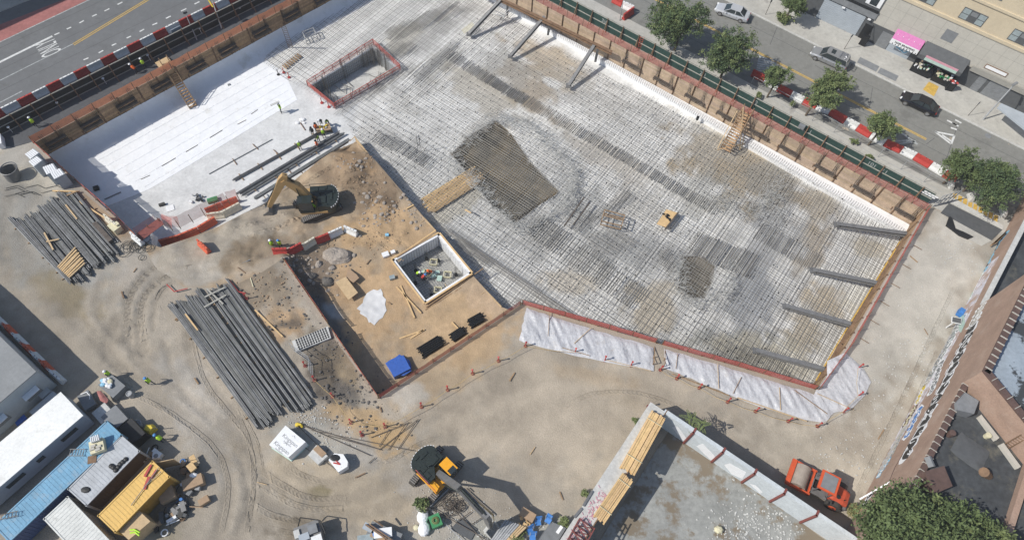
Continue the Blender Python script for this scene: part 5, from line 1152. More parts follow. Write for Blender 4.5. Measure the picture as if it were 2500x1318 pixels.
graf([(2352, 770), (2310, 850), (2262, 930)], 1.6, 9, 'glass_pale', 'white', '', 3); graf([(2330, 800), (2290, 880), (2255, 945)], 1.3, 12, 'tarp', 'stone', '', 13); graf([(2210, 1040), (2150, 1150)], 1.2, 10, 'stone', 'tarp', '', 14)
graf([(2365, 732), (2382, 690), (2400, 665)], 1.0, 7, 'mint', 'white', '', 4)
graf([(2392, 672), (2430, 600), (2455, 570)], 1.8, 8, 'jeans', 'light_blue', '', 5)
graf([(2262, 930), (2238, 985)], .9, 4, 'yellow', 'white', '', 6)
graf([(2236, 990), (2208, 1040)], 1.0, 4, 'cream', 'coping', '', 7)
graf([(2250, 990), (2210, 1070)], 1.1, 5, 'blue', 'white', '', 8)
graf([(2300, 880), (2272, 960)], 1.1, 6, 'mid_grey', 'white', '', 9)
graf([(2172, 1118), (2142, 1165)], .8, 4, 'white', 'light_blue', '', 10)
graf([(2128, 1202), (2108, 1232)], .9, 2, 'black', 'white', '', 11)
graf([(2200, 1060), (2178, 1110)], .5, 4, 'glass_pale', 'stone', '', 12)
for px, mt_, nm in (([(2340, 768), (2352, 753), (2356, 790), (2346, 812), (2341, 806)], 'mint', 'paint'),):
    m_ = MB(); m_.ext([bwp(*q, .02) for q in px], BW.n * .006); m_.build('graffiti', mt_, t)
random.seed(21)
# things on / by the wall
t2 = thing('solar_panel', 'tilted dark solar panel with white frame beside the graffiti wall', 'solar panel'); w = P(2335, 782, 1.9); m_ = MB(); m_.box((w.x, w.y, 1.9), (1.0, .65, .06), rz=-.15, rx=.25); m_.build('frame', 'white', t2); m_ = MB(); m_.box((w.x, w.y, 1.94), (.9, .55, .04), rz=-.15, rx=.25); m_.build('panel', 'dark_grey', t2); m_ = MB(); m_.beam((w.x, w.y, 0), (w.x, w.y, 1.88), .08, .08); m_.build('pole', 'white', t2)
m_ = MB(); w = bwp(2345, 762, .3); m_.box((w.x, w.y, w.z), (.8, .5, .7), rz=BW.rz()); one('blue_box', m_, 'blue', 'blue box mounted on the graffiti wall above the solar panel', 'box')
def roofz(px, py, z): return P(px, py, z)
sheeting('grey_sheet_roof', 'dark flat sheet lying in the middle of the low roof', [(2345, 1055), (2417, 1103), (2392, 1155), (2318, 1100)], 8.7, 2, .02, 'dark_grey')
t2 = thing('roof_hatch', 'grey sheet wrapped box in the north corner of the low roof', 'box'); m_ = MB(); pts = [P(*q, 9.8) for q in ((2357, 957), (2390, 978), (2378, 1010), (2337, 1000), (2335, 982))]; m_.prism(pts, 8.7, 9.8); m_.build('body', 'mid_grey', t2)
t2 = thing('rusty_tank', 'rust brown box shaped tank on the low roof near the tree', 'tank'); m_ = MB(); m_.prism([P(*q, 10.1) for q in ((2258, 1150), (2305, 1136), (2326, 1186), (2282, 1205))], 8.7, 10.1); m_.build('body', 'coping', t2); m_ = MB(); m_.cyl(P(2275, 1140, 9.5), P(2264, 1115, 9.5), .3, 8); m_.build('duct', 'mid_grey', t2)
m_ = MB(); w = P(2409, 1064, 8.9); m_.cyl((w.x, w.y, 8.72), (w.x, w.y, 9.2), .22, 10, .26); one('bucket', m_, 'cream', 'pale yellow bucket standing on the low roof', 'bucket')
m_ = MB(); w = P(2420, 1160, 9.0); m_.cyl((w.x, w.y, 8.7), (w.x - .9, w.y + .1, 9.5), .3, 10, .42); one('chimney_pipe', m_, 'rust', 'rusty wide chimney pipe on the low roof right of the tank', 'chimney')
m_ = MB(); w = P(2322, 1058, 9.1); m_.cyl((w.x, w.y, 8.7), (w.x, w.y, 9.4), .28, 10); one('vent_pipe', m_, 'coping', 'small round vent on the low roof beside the parapet', 'vent')
for i, px in enumerate([[(2394, 995), (2400, 990), (2444, 1046), (2436, 1052)], [(2446, 1062), (2454, 1058), (2496, 1115), (2488, 1120)]]):
    m_ = MB(); m_.prism([P(*q, 8.9) + Vector((-.5, -.9, 0)) for q in px], 8.7, 9.1); one('white_kerb', m_, 'stone', 'white curb strip at the foot of the brick wall on the low roof, %s of two' % ('upper', 'lower')[i], 'curb')
m_ = MB(); m_.beam(P(2098, 1218, 2.6), P(2174, 1175, 4.2), .12, .12); one('white_pole', m_, 'white', 'white pole leaning on the brick wall near the tree', 'pole')
# board fence at south foot of wall
m_ = MB(); a_, b_ = P(2122, 1238, .6), P(2088, 1285, .6); m_.beam(a_, b_, .1, 2.0); m_.beam(P(2085, 1300, .6), P(2066, 1318, .6), .1, 1.6); one('board_fence', m_, 'cream', 'pale board fence between the brick wall and the big tree', 'fence')
# timber fence at north end of wall
t2 = thing('timber_fence', 'old timber fence running from the mat to the brick wall', 'fence')
for k in range(4): m_ = MB(); m_.beam(P(2418 + k * 4, 600 - k * 2, .5), P(2498 + k * 2, 530 - k * 4, .5), .12, .14); m_.build('rail', 'timber', t2)
# ================================================================== STOREFRONT BUILDINGS
SF = Plane((1987, 43), (2434, 250)); 
def sfp(px, py, out=0): return SF.at(*SF.uz(px, py, out), out)
def sfpoly(mb, px, o0, o1): mb.ext([sfp(*q, o0) for q in px], SF.n * (o1 - o0)); return mb
def sfrect(mb, u0, u1, z0, z1, o0, o1):
    mb.prism([SF.at(u0, 0, o0), SF.at(u1, 0, o0), SF.at(u1, 0, o1), SF.at(u0, 0, o1)], z0, z1); return mb
ZG = .13
us = SF.uz(2140, 0)[0]; u_split = 7.0
u_split = SF.uz(2148, 62)[0] - .9
t = thing('black_storefront', 'black fronted building with a long grey roller shutter', 'building')
m_ = MB(); sfrect(m_, -14, u_split, ZG, 16, -12, 0); m_.build('wall', 'dark_grey', t)
m_ = MB(); sfrect(m_, -14, u_split, 3.6, 4.6, 0, .22); m_.build('fascia', 'mid_grey', t)
m_ = MB(); sfrect(m_, -14, u_split, 4.6, 4.8, 0, .3); m_.build('trim', 'black', t)
us0, us1 = .2, SF.uz(2087, 88)[0]
m_ = MB()
for k in range(22): sfrect(m_, us0, us1, ZG + .03 + k * .145, ZG + .03 + k * .145 + .135, 0, .07 if k % 2 else .05)
sh_ = m_.build('roller_shutter', 'shutter', t)
for k in range(6):
    u = -11 + k * 3.2; m_ = MB(); sfrect(m_, u, u + 2.0, 5.2, 7.0, 0, .06); f_ = m_.build('window', 'white', t); m_ = MB(); sfrect(m_, u + .5, u + 1.5, 5.3, 6.9, .06, .08); m_.build('pane', 'glass', f_)
m_ = MB(); sfrect(m_, us1 + .4, us1 + 1.5, ZG, 2.5, 0, .06); m_.build('door', 'black', t)
for i, px in enumerate([(2058, 23), (2120, 52)]): 
    u, z = SF.uz(*px); m_ = MB(); sfrect(m_, u - .2, u + .2, 3.35, 3.5, .22, .4); m_.build('lamp', 'white', t)
m_ = MB(); w = sfp(2112, 97, 1.2); m_.beam(sfp(2133, 62, .2), sfp(2118, 104, 1.2), .06, .06); m_.box(SF.at(SF.uz(2110, 100)[0], .9, 1.1), (.9, .5, 1.5), rz=SF.rz()); one('flower_stand', m_, 'black', 'black stand on the sidewalk between the shutter and the green door', 'stand')
t = thing('stone_building', 'cream stone building with shops and upper windows', 'building')
m_ = MB(); sfrect(m_, u_split, 40, ZG, 4.0, -12, 0); m_.build('wall', 'dark_grey', t)
# stone panels
zc = 7.7; mb_ = MB(); 
m_ = MB(); sfrect(m_, u_split, 40, 3.05, zc, -12, .05); m_.build('wall', 'stone', t)
m_ = MB()
k = u_split + 1.35
while k < 39: sfrect(m_, k, k + .03, 3.05, zc, .05, .055); k += 1.55
for z in (4.6, 6.15): sfrect(m_, u_split, 40, z, z + .03, .05, .055)
m_.build('panel_joints', 'stone_grout', t)
m_ = MB(); sfrect(m_, u_split - .1, 40, zc, zc + .4, -12, .2); m_.build('string_course', 'stone_warm', t)
m_ = MB(); sfrect(m_, u_split, 40, zc + .4, 22, -12, .02); m_.build('wall', 'stone_warm', t)
m_ = MB(); sfrect(m_, u_split, 40, zc + 3.6, zc + 3.9, .02, .2); m_.build('string_course', 'stone_warm', t)
uw, _ = SF.uz(2375, 43)
for k in range(-3, 5):
    u = uw + k * (SF.uz(2493, 100)[0] - uw)
    if u < u_split + 1: continue
    for z0 in (8.45, 12.4):
        m_ = MB(); sfrect(m_, u - 1.45, u + 1.45, z0, z0 + 1.6, .02, .07); f_ = m_.build('window', 'dark_grey', t)
        for s_ in (-1, 1):
            m_ = MB(); sfrect(m_, u + s_ * .95 - .42, u + s_ * .95 + .42, z0 + .1, z0 + .75, .07, .09); sfrect(m_, u + s_ * .95 - .42, u + s_ * .95 + .42, z0 + .85, z0 + 1.5, .07, .09); m_.build('pane', 'glass_pale', f_)
        m_ = MB(); sfrect(m_, u - .4, u + .4, z0 + .9, z0 + 1.4, .07, .12); m_.build('vent', 'mid_grey', f_)
u, z = SF.uz(2318, 88); m_ = MB(); sfrect(m_, u - .75, u + .75, z - .8, z + .8, .05, .08); m_.build('grille', 'mid_grey', t)
# green double door, graffiti shutter
def sfq(pxs, o0, o1, nm, mt_, par): m_ = MB(); sfpoly(m_, pxs, o0, o1); return m_.build(nm, mt_, par)
ud0, ud1 = SF.uz(2133, 113)[0], SF.uz(2158, 124)[0]; m_ = MB(); sfrect(m_, ud0, ud1, ZG, 2.5, 0, .05); m_.build('door', 'mid_grey', t)
us0, us1 = SF.uz(2160, 124)[0], SF.uz(2212, 147)[0]
m_ = MB()
for k in range(16): sfrect(m_, us0, us1, ZG + k * .16, ZG + k * .16 + .15, 0, .06 if k % 2 else .045)
sh2 = m_.build('roller_shutter', 'shutter', t)
random.seed(4)
um, wdt = (us0 + us1) / 2 + .1, us1 - us0
for dx, dz, r_ in ((-.9, .5, .42), (-.45, .15, .5), (.1, .0, .5), (.6, -.15, .5), (.95, .15, .4), (.2, .35, .5), (-.4, .5, .4)):
    for o_, k_, mt_ in ((.07, 1.0, 'white'), (.076, .8, 'light_blue'), (.082, .35, 'white')):
        m_ = MB(); pts = [SF.at(um + dx * .9 + r_ * k_ * math.cos(a_ * .628), 1.35 + dz + r_ * k_ * math.sin(a_ * .628), o_) for a_ in range(10)]; m_.ext(pts, SF.n * .004); m_.build('graffiti', mt_, sh2)
# pink awning
ua0, ua1 = SF.uz(2147, 98, 0)[0] + .3, SF.uz(2260, 100)[0]
aw = [(2195, 67), (2260, 98)]; ua0 = SF.uz(2195, 67)[0]; ua1 = SF.uz(2261, 99)[0]
t2 = thing('shop_awning', 'pink awning with a white valance lettered hair braiding', 'awning')
zt_, zb_, out_ = 3.75, 2.95, 1.15
m_ = MB(); m_.add([tuple(SF.at(ua0, zt_, .06)), tuple(SF.at(ua1, zt_, .06)), tuple(SF.at(ua1, zb_, out_)), tuple(SF.at(ua0, zb_, out_)), tuple(SF.at(ua0, zb_, .06)), tuple(SF.at(ua1, zb_, .06))], [(0, 1, 2, 3), (0, 3, 4), (1, 5, 2)]); m_.build('canopy', 'pink', t2)
m_ = MB(); sfrect(m_, ua0, ua1, zb_ - .75, zb_, out_, out_ + .03); vl = m_.build('valance', 'white', t2)
mk('ink', (.01, .01, .012), .7, 0)
def sf_text(txt, size, u, z, o_, mt_, par, bold=.0, wide=1):
    tm = text_mesh(txt, size, 'lettering', mt_, .002, bold); tm.parent = par
    flip = SF.n.dot(Vector((math.sin(SF.rz()), -math.cos(SF.rz()), 0))) < 0
    tm.matrix_world = Matrix.Translation(SF.at(u, z, o_)) @ Matrix.Rotation(SF.rz() + (math.pi if flip else 0), 4, 'Z') @ Matrix.Rotation(R(90), 4, 'X') @ Matrix.Scale(wide, 4, (1, 0, 0)); return tm
sf_text('HAIR BRAIDING', .38, (ua0 + ua1) / 2 + .05, zb_ - .33, out_ + .04, 'ink', vl, .012, 1.0)
m_ = MB()
for k in range(5): q = SF.at(ua0 + .4 + k * .75, zt_ - .35, .62); m_.ball(q, .06, (1, 1, 1), 6, 4)
m_.build('studs', 'white', t2)
m_ = MB()
for k in range(9): u = ua0 + .35 + k * (ua1 - ua0 - .6) / 8; sfrect(m_, u, u + .12, zb_ - .72, zb_ - .56, out_ + .03, out_ + .04)
m_.build('small_print', 'ink', vl)
# dark awning of the corner shop with sign and displays
t2 = thing('shop_awning', 'dark green awning with a pink and mint sign band above the produce displays', 'awning')
ub0, ub1 = SF.uz(2264, 100)[0], SF.uz(2366, 152)[0]
zt2, zb2, o2 = 3.9, 2.9, 1.6
m_ = MB(); m_.add([tuple(SF.at(ub0, zt2, .06)), tuple(SF.at(ub1, zt2, .06)), tuple(SF.at(ub1, zb2, o2)), tuple(SF.at(ub0, zb2, o2)), tuple(SF.at(ub0, zb2, .06)), tuple(SF.at(ub1, zb2, .06))], [(0, 1, 2, 3), (0, 3, 4), (1, 5, 2)]); m_.build('canopy', 'dark_grey', t2)
m_ = MB(); sfrect(m_, ub0, ub1, zb2 - .6, zb2, o2, o2 + .03); m_.build('valance', 'dark_grey', t2)
m_ = MB(); sfrect(m_, ub0 + .9, ub1 - .6, zb2 - .05, zb2 + .25, o2 + .03, o2 + .07); m_.build('sign_band', 'pink_light', t2); m_ = MB(); sfrect(m_, ub0 + .9, ub1 - .6, zb2 - .5, zb2 - .05, o2 + .03, o2 + .06); m_.build('sign_band', 'mint', t2)
for i in range(2):
    t3 = thing('produce_stand', 'produce display under the dark awning, %s half' % ('left', 'right')[i], 'stand'); um_ = ub0 + .2 + i * (ub1 - ub0) / 2
    m_ = MB(); sfrect(m_, um_, um_ + (ub1 - ub0) / 2 - .3, ZG, .95, .1, 1.75); m_.build('table', 'black', t3)
    for k in range(26):
        m_ = MB(); q = SF.at(um_ + .2 + random.random() * ((ub1 - ub0) / 2 - .8), 1.02, random.uniform(.3, 1.65)); m_.box(q, (random.uniform(.12, .35), random.uniform(.1, .3), random.uniform(.1, .3)), rz=SF.rz() + random.uniform(-.5, .5)); m_.build('goods', random.choice(['cream', 'white', 'dark_grey', 'mint', 'stone', 'cardboard', 'green']), t3)
t3 = thing('magazine_rack', 'rack with pink and white papers at the right end of the dark awning', 'rack'); m_ = MB(); w = SF.at(ub1 - .1, 0, 1.9); m_.box((w.x, w.y, .8), (.9, .6, 1.4), rz=SF.rz() + .3); m_.build('frame', 'black', t3)
for k in range(14): m_ = MB(); m_.box((w.x + random.uniform(-.45, .45), w.y + random.uniform(-.35, .35), 1.5 + random.uniform(-.03, .03)), (.25, .18, .03), rz=random.uniform(0, 3)); m_.build('paper', random.choice(['white', 'pink_light', 'bar_red']), t3)
# right hand shutters
for i, (a_, b_) in enumerate((((2366, 216), (2384, 225)), ((2392, 228), (2440, 250)))):
    u0, u1 = SF.uz(*a_)[0], SF.uz(*b_)[0]; m_ = MB()
    for k in range(15): sfrect(m_, u0, u1, ZG + k * .16, ZG + k * .16 + .15, 0, .06 if k % 2 else .045)
    m_.build('roller_shutter', 'mid_grey', t)
m_ = MB(); uu = SF.uz(2380, 170)[0]; sfrect(m_, uu - .5, uu + 7, 2.75, 3.5, .05, .35); m_.build('sign_board', 'stone_grout', t)
m_ = MB(); u, z = SF.uz(2432, 172); sfrect(m_, u - 1.4, u + 1.4, z - .3, z + .35, .05, .12); f_ = m_.build('window', 'rust', t); m_ = MB(); sfrect(m_, u - 1.3, u + 1.3, z - .2, z + .25, .12, .13); m_.build('pane', 'white', f_)
t2 = thing('bus_shelter_roof', 'grey flat canopy at the right edge over the sidewalk', 'canopy'); m_ = MB(); m_.prism([P(*q, 3.2) for q in ((2444, 252), (2520, 286), (2520, 330), (2436, 262))], 3.0, 3.2); m_.build('roof', 'shutter', t2)
m_ = MB(); m_.beam(P(2478, 300, 0), P(2478, 300, 0) + Vector((0, 0, 3)), .12, .12); m_.build('post', 'mid_grey', t2)
# ================================================================== EXCAVATORS
def excavator(label, base, rz_house, rz_track, pts, pal, s=1.0):
    """pts: boom foot, bend, elbow, wrist in world"""
    t = thing('excavator', label, 'excavator', base, rz_house)
    I = Matrix.Translation(base) @ Matrix.Rotation(rz_house, 4, 'Z'); inv = I.inverted()
    rt = rz_track - rz_house; Rt = Matrix.Rotation(rt, 4, 'Z')
    for e in (-1, 1):
        prof = [(-2.0, .1), (2.0, .1), (2.25, .45), (1.95, .85), (-1.95, .85), (-2.25, .45)]
        m_ = MB(); y0, y1 = e * 1.2 - .3, e * 1.2 + .3
        m_.ext([Rt @ Vector((x * s, y0 * s, z * s)) for x, z in prof], Rt @ Vector((0, (y1 - y0) * s, 0))); tr = m_.build('track', 'rubber', t)
        m_ = MB()
        for k in range(22): x = -2.0 + k * 4.0 / 21; m_.box((0, 0, 0), (.1 * s, .64 * s, .06 * s), mt=Rt @ Matrix.Translation((x * s, e * 1.2 * s, .87 * s)))
        for k in range(4):
            for ex in (-1, 1): m_.box((0, 0, 0), (.06 * s, .64 * s, .1 * s), mt=Rt @ Matrix.Translation((ex * (2.0 + .06 * k) * s, e * 1.2 * s, (.78 - .18 * k) * s)))
        m_.build('shoes', 'track', tr)
    m_ = MB(); m_.cyl((0, 0, .5 * s), (0, 0, 1.0 * s), .8 * s, 16); m_.build('turntable', 'ex_dark', t)
    H0, H1 = .98 * s, 2.0 * s
    arc = [(-1.9 * s - .35 * s * math.cos(a_ * .35 * 1.0) if 0 else (-1.45 - .95 * math.cos(a_)) * s, 1.42 * math.sin(a_) * s) for a_ in [(-1.35 + .3 * k) for k in range(10)]]
    m_ = MB(); m_.prism([(1.5 * s, -1.38 * s), (1.5 * s, 1.38 * s), (-1.5 * s, 1.38 * s), (-1.5 * s, -1.38 * s)], H0, H0 + .3 * s); m_.build('deck', pal['side'], t)
    m_ = MB(); m_.prism([(-1.2 * s, -1.38 * s)] + arc + [(-1.2 * s, 1.38 * s)], H0 + .02, H1 + .1 * s); m_.build('counterweight', pal['weight'], t)
    m_ = MB()
    for k in range(12): a_ = -1.3 + k * .236; m_.box(((-1.45 - .97 * math.cos(a_)) * s, 1.44 * math.sin(a_) * s, H1 + .02), (.05, .14, .2), rz=math.pi - a_)
    m_.build('reflector_strip', 'white', t)
    m_ = MB(); m_.prism([(-1.25 * s, -1.3 * s), (.5 * s, -1.3 * s), (.5 * s, -.5 * s), (-.3 * s, .15 * s), (-.3 * s, 1.3 * s), (-1.25 * s, 1.3 * s)], H0 + .3 * s, H1 + .12 * s); hd = m_.build('engine_hood', pal['hood'], t)
    m_ = MB(); m_.box((-.8 * s, .45 * s, H1 + .17 * s), (.7 * s, .9 * s, .1)); m_.box((-.8 * s, -.7 * s, H1 + .15 * s), (.5 * s, .6 * s, .08)); m_.cyl((-.6 * s, -.2 * s, H1 + .1), (-.6 * s, -.2 * s, H1 + .5 * s), .07, 8)
    for q in ((-1.7, .1, .25, .9), (-.1, -.9, .5, .5), (-1.1, -1.0, .3, .3), (-1.15, 1.05, .4, .25), (-1.95, -.5, .15, .5)): m_.box((q[0] * s, q[1] * s, H1 + .16 * s), (q[2] * s, q[3] * s, .07))
    m_.build('grille', 'ex_dark', hd)
    m_ = MB(); m_.prism([(.5 * s, -1.38 * s), (1.5 * s, -1.38 * s), (1.3 * s, -.75 * s), (.5 * s, -.75 * s)], H0 + .3 * s, H1 - .25 * s); m_.build('tool_box', pal['side'], t)
    m_ = MB(); m_.tube([Vector(q) * s for q in ((.5, -1.33, 2.3), (1.45, -1.33, 2.2), (1.45, -1.33, 1.3))], .03); m_.tube([Vector(q) * s for q in ((-1.2, -1.3, 2.45), (.5, -1.33, 2.45), (.5, -1.33, 2.0))], .03); m_.build('handrail', pal.get('rail', 'ex_dark'), t)
    # cab
    c0, c1 = .1 * s, 1.55 * s; y0, y1 = .42 * s, 1.4 * s; zt = 2.95 * s
    m_ = MB(); m_.prism([(c0, y0), (c1, y0), (c1, y1), (c0, y1)], H0 + .3 * s, 1.7 * s); m_.build('cab_base', 'ex_dark', t)
    cab = MB()
    for q in ((c0, y0), (c1, y0), (c1, y1), (c0, y1)): cab = MB(); cab.beam((*q, 1.7 * s), (*q, zt), .09, .09); cab.build('cab_post', 'ex_dark', t)
    m_ = MB(); m_.prism([(c0, y0), (c0 + .95 * s, y0), (c0 + .95 * s, y1), (c0, y1)], zt, zt + .09); m_.prism([(c0 + .95 * s, y0), (c1, y0), (c1, y0 + .12), (c0 + .95 * s, y0 + .12)], zt, zt + .09); m_.prism([(c0 + .95 * s, y1 - .12), (c1, y1 - .12), (c1, y1), (c0 + .95 * s, y1)], zt, zt + .09); m_.build('cab_roof', pal['roof'], t)
    m_ = MB(); m_.prism([(c0 + .95 * s, y0 + .12), (c1, y0 + .12), (c1, y1 - .12), (c0 + .95 * s, y1 - .12)], zt + .01, zt + .05)
    m_.prism([(c1 - .03, y0 + .06), (c1, y0 + .06), (c1, y1 - .06), (c1 - .03, y1 - .06)], 1.7 * s, zt); m_.prism([(c0 + .05, y1 - .03), (c1 - .05, y1 - .03), (c1 - .05, y1), (c0 + .05, y1)], 1.72 * s, zt)
    m_.build('cab_glass', 'glass', t)
    # boom
    fp, bp, ep, wp = [inv @ Vector(p) for p in pts]
    def box2(mb, a_, b_, w, h0, h1):
        a_, b_ = Vector(a_), Vector(b_); d = (b_ - a_).normalized(); y = Vector((0, 1, 0)); z = d.cross(y).normalized(); z = -z if z.z < 0 else z
        ring = lambda p, h: [p + y * w / 2 - z * h / 2, p - y * w / 2 - z * h / 2, p - y * w / 2 + z * h / 2, p + y * w / 2 + z * h / 2]
        mb.loft([ring(a_, h0), ring(b_, h1)])
    m_ = MB(); box2(m_, fp, bp, .55 * s, .6 * s, .95 * s); box2(m_, bp - (bp - fp).normalized() * .1, ep, .545 * s, .97 * s, .55 * s); bo = m_.build('boom', pal['boom'], t)
    d_ = (ep - wp).normalized(); back = ep + d_ * .8 * s
    m_ = MB(); box2(m_, back, ep, .42 * s, .5 * s, .85 * s); box2(m_, ep, wp, .42 * s, .85 * s, .4 * s); st_ = m_.build('stick', pal['boom'], t)
    m_ = MB(); lx = Vector((0, 1, 0))
    for e in (-.32, .32): a_ = Vector((1.35 * s, e * s, 1.35 * s)); b_ = fp.lerp(bp, .95) + lx * e * s * .8; md = a_.lerp(b_, .55); m_.cyl(a_, md, .1 * s, 8); m_.cyl(md, b_, .055 * s, 8)
    m_.build('boom_cylinder', 'ex_dark', t)
    up = Vector((0, 0, .48 * s)); m_ = MB(); a_ = bp + up; b_ = back + Vector((0, 0, .05)); md = a_.lerp(b_, .55); m_.cyl(a_, md, .1 * s, 8); m_.cyl(md, b_, .055 * s, 8); m_.build('stick_cylinder', 'ex_dark', t)
    m_ = MB(); off_ = Vector((.45 * s, 0, .0)); a_ = ep + off_ * .8; b_ = wp + off_ * .9; md = a_.lerp(b_, .6); m_.cyl(a_, md, .085 * s, 8); m_.cyl(md, b_, .05 * s, 8); m_.build('bucket_cylinder', 'ex_dark', t)
    m_ = MB()
    for e in (-.12, .0, .12): m_.tube([fp + Vector((.1, e, .35)), fp.lerp(bp, .6) + Vector((0, e, .5 * s)), bp + Vector((0, e, .55 * s)), bp.lerp(ep, .6) + Vector((0, e, .4 * s)), ep + Vector((0, e, .4))], .03, 4)
    m_.build('hose', 'black', t)
    if pal.get('hose'):
        m_ = MB(); m_.tube([bp.lerp(ep, .5) + Vector((0, .3, .2)), ep + Vector((.2, .5, .3)), ep.lerp(wp, .4) + Vector((.3, .45, 0)), wp + Vector((0, .3, .2))], .035, 5); m_.build('hose', 'paint_yellow', t)
    # bucket
    w_ = pal.get('bw', 1.15) * s; m_ = MB(); bk = -1 if not pal.get('fwd') else 1
    prof = [(0, 0), (.35 * bk, -.05), (.9 * bk, -.35), (1.05 * bk, -.75), (.8 * bk, -.78), (.2 * bk, -.75), (-.1 * bk, -.4)]
    cup = [wp + Vector((x * s, -w_ / 2, z * s)) for x, z in prof]
    outr = [(0.05, .05), (-.25, -.35), (-.15, -.8), (.25, -1.05), (.75, -1.0)]
    pp = [wp + Vector((x * bk * s * -1, 0, z * s)) for x, z in outr]; th = Vector((0, 0, 0))
    for a_, b_ in zip(pp, pp[1:]): m_.beam(a_, b_, w_, .05, up=(0, 1, 0) if 0 else (0, 0, 1))
    for e in (-1, 1): m_.ext([p + Vector((0, e * w_ / 2, 0)) for p in pp] + [wp + Vector((-.75 * bk * s, e * w_ / 2, -.55 * s))], (0, .05 * e, 0))
    tip = pp[-1]
    for k in range(6): q = tip + Vector((0, -w_ / 2 + w_ * (k + .5) / 6, 0)); m_.beam(q, q + Vector((-.2 * bk * s, 0, .06)), .07, .05)
    m_.build('bucket', pal['bucket'], t); return t
def exc_place(label, cpx, bpx, z, trk, epx, wz, mid_h, pal, s, ez=None):
    pl = Plane(cpx, bpx, z); az = math.atan2(pl.d.y, pl.d.x)
    base = P(*cpx, z); ep = pl.hit(*epx) if ez is None else pl.at(ez[0], z + ez[1]); wr = P(*bpx, z); wr.z = z + wz
    fp = base + pl.d * .45 * s + Vector((0, 0, 1.75 * s)); bp = fp.lerp(ep, .5); bp.z = z + mid_h
    return excavator(label, base, az, AZ(*trk, z), (fp, bp, ep, wr), pal, s)
exc_place('tan excavator with dark rear body digging beside the earth mound', (778, 508), (664, 516), -2.5, ((735, 546), (838, 503)), (690, 438), 1.15, 4.7,
          dict(side='ex_yellow', weight='ex_dark', hood='ex_dark', roof='ex_dark', boom='ex_yellow', bucket='steel_grey', bw=1.35), 1.12)
exc_place('dark excavator with amber cab roof and long arm at the bottom', (1066, 1158), (1196, 1290), 0, ((1020, 1205), (1095, 1112)), (0, 0), 1.2, 4.9,
          dict(side='ex_amber', weight='ex_dark', hood='ex_dark', roof='ex_amber', boom='steel_grey', bucket='concrete_light', hose=1, rail='bar_red'), 1.0, ez=(6.6, 4.1))
# ================================================================== ROLLER
def roller():
    a_, b_ = (1926, 1158), (2052, 1224); c_ = (P(*a_) + P(*b_)) / 2; az = AZ(b_, a_)
    t = thing('road_roller', 'orange road roller with steel drum parked by the grey wall', 'roller', c_, az)
    m_ = MB(); m_.cyl((1.75, -1.05, .78), (1.75, 1.05, .78), .76, 28); o_ = m_.build('drum', 'drum', t)
    m_ = MB()
    for e in (-1, 1): m_.box((1.7, e * 1.2, .85), (2.3, .18, .42))
    m_.box((2.75, 0, 1.0), (.42, 2.55, .3)); m_.box((.72, 0, .95), (.14, 2.4, .3)); m_.build('drum_frame', 'ro_orange', t)
    m_ = MB(); m_.box((.2, 0, .8), (.9, .9, .6)); m_.box((-.1, -1.0, .6), (1.2, .5, .5)); m_.build('articulation', 'steel_grey', t)
    m_ = MB(); m_.prism([(.55, -1.0), (.55, 1.0), (-.95, 1.0), (-.95, -1.0)], .95, 1.1); m_.build('platform', 'steel_grey', t)
    m_ = MB()
    for x in (.45, -.85):
        for y in (-.78, .78): m2 = MB(); m2.beam((x, y, 1.1), (x, y, 2.75), .08, .08); m2.build('cab_post', 'steel_grey', t)
    m_.beam((-.85, -.95, 1.5), (.45, -.95, 1.5), .05, .05); m_.beam((-.85, -.95, 1.9), (.45, -.95, 1.9), .05, .05)
    for k in range(4): m_.beam((-.8 + k * .4, -.95, 1.1), (-.8 + k * .4, -.95, 1.9), .05, .05)
    m_.build('guard_rail', 'steel_grey', t)
    m_ = MB(); m_.box((-.2, 0, 2.8), (1.75, 1.85, .16)); rf = m_.build('cab_roof', 'ro_orange', t)
    m_ = MB(); m_.box((-.2, 0, 2.9), (1.3, 1.5, .06)); m_.build('roof_panel', 'mid_grey', rf)
    m_ = MB(); m_.box((.2, .1, 1.35), (.5, .6, .5)); m_.build('seat', 'black', t)
    m_ = MB()
    ring = lambda x, w, z: [Vector((x, -w, .75)), Vector((x, w, .75)), Vector((x, w, z * .75 + .2)), Vector((x, w * .7, z)), Vector((x, -w * .7, z)), Vector((x, -w, z * .75 + .2))]
    m_.loft([ring(-1.0, .75, 1.7), ring(-1.3, .8, 1.75), ring(-2.3, .78, 1.55), ring(-2.75, .7, 1.3)]); hd = m_.build('hood', 'ro_hood', t)
    m_ = MB(); m_.cyl((-1.7, .35, 1.6), (-1.7, .35, 1.72), .2, 12); m_.cyl((-2.3, .35, 1.45), (-2.3, .35, 1.7), .05, 8); m_.build('vent', 'ex_dark', hd)
    m_ = MB(); m_.box((-2.7, 0, .75), (.3, 1.9, .5)); m_.build('bumper', 'steel_grey', t)
    for e in (-1, 1):
        m_ = MB(); m_.cyl((-1.75, e * .8, .75), (-1.75, e * 1.25, .75), .75, 20); w = m_.build('wheel', 'rubber', t)
        m_ = MB(); m_.cyl((-1.75, e * 1.2, .75), (-1.75, e * 1.28, .75), .36, 14); m_.build('rim', 'ro_orange', w)
    m_ = MB(); m_.tube([(-.5, .95, 1.9), (-.9, 1.5, 2.2)], .03); m_.box((-.9, 1.55, 2.25), (.1, .3, .2)); m_.build('mirror', 'black', t)
roller()
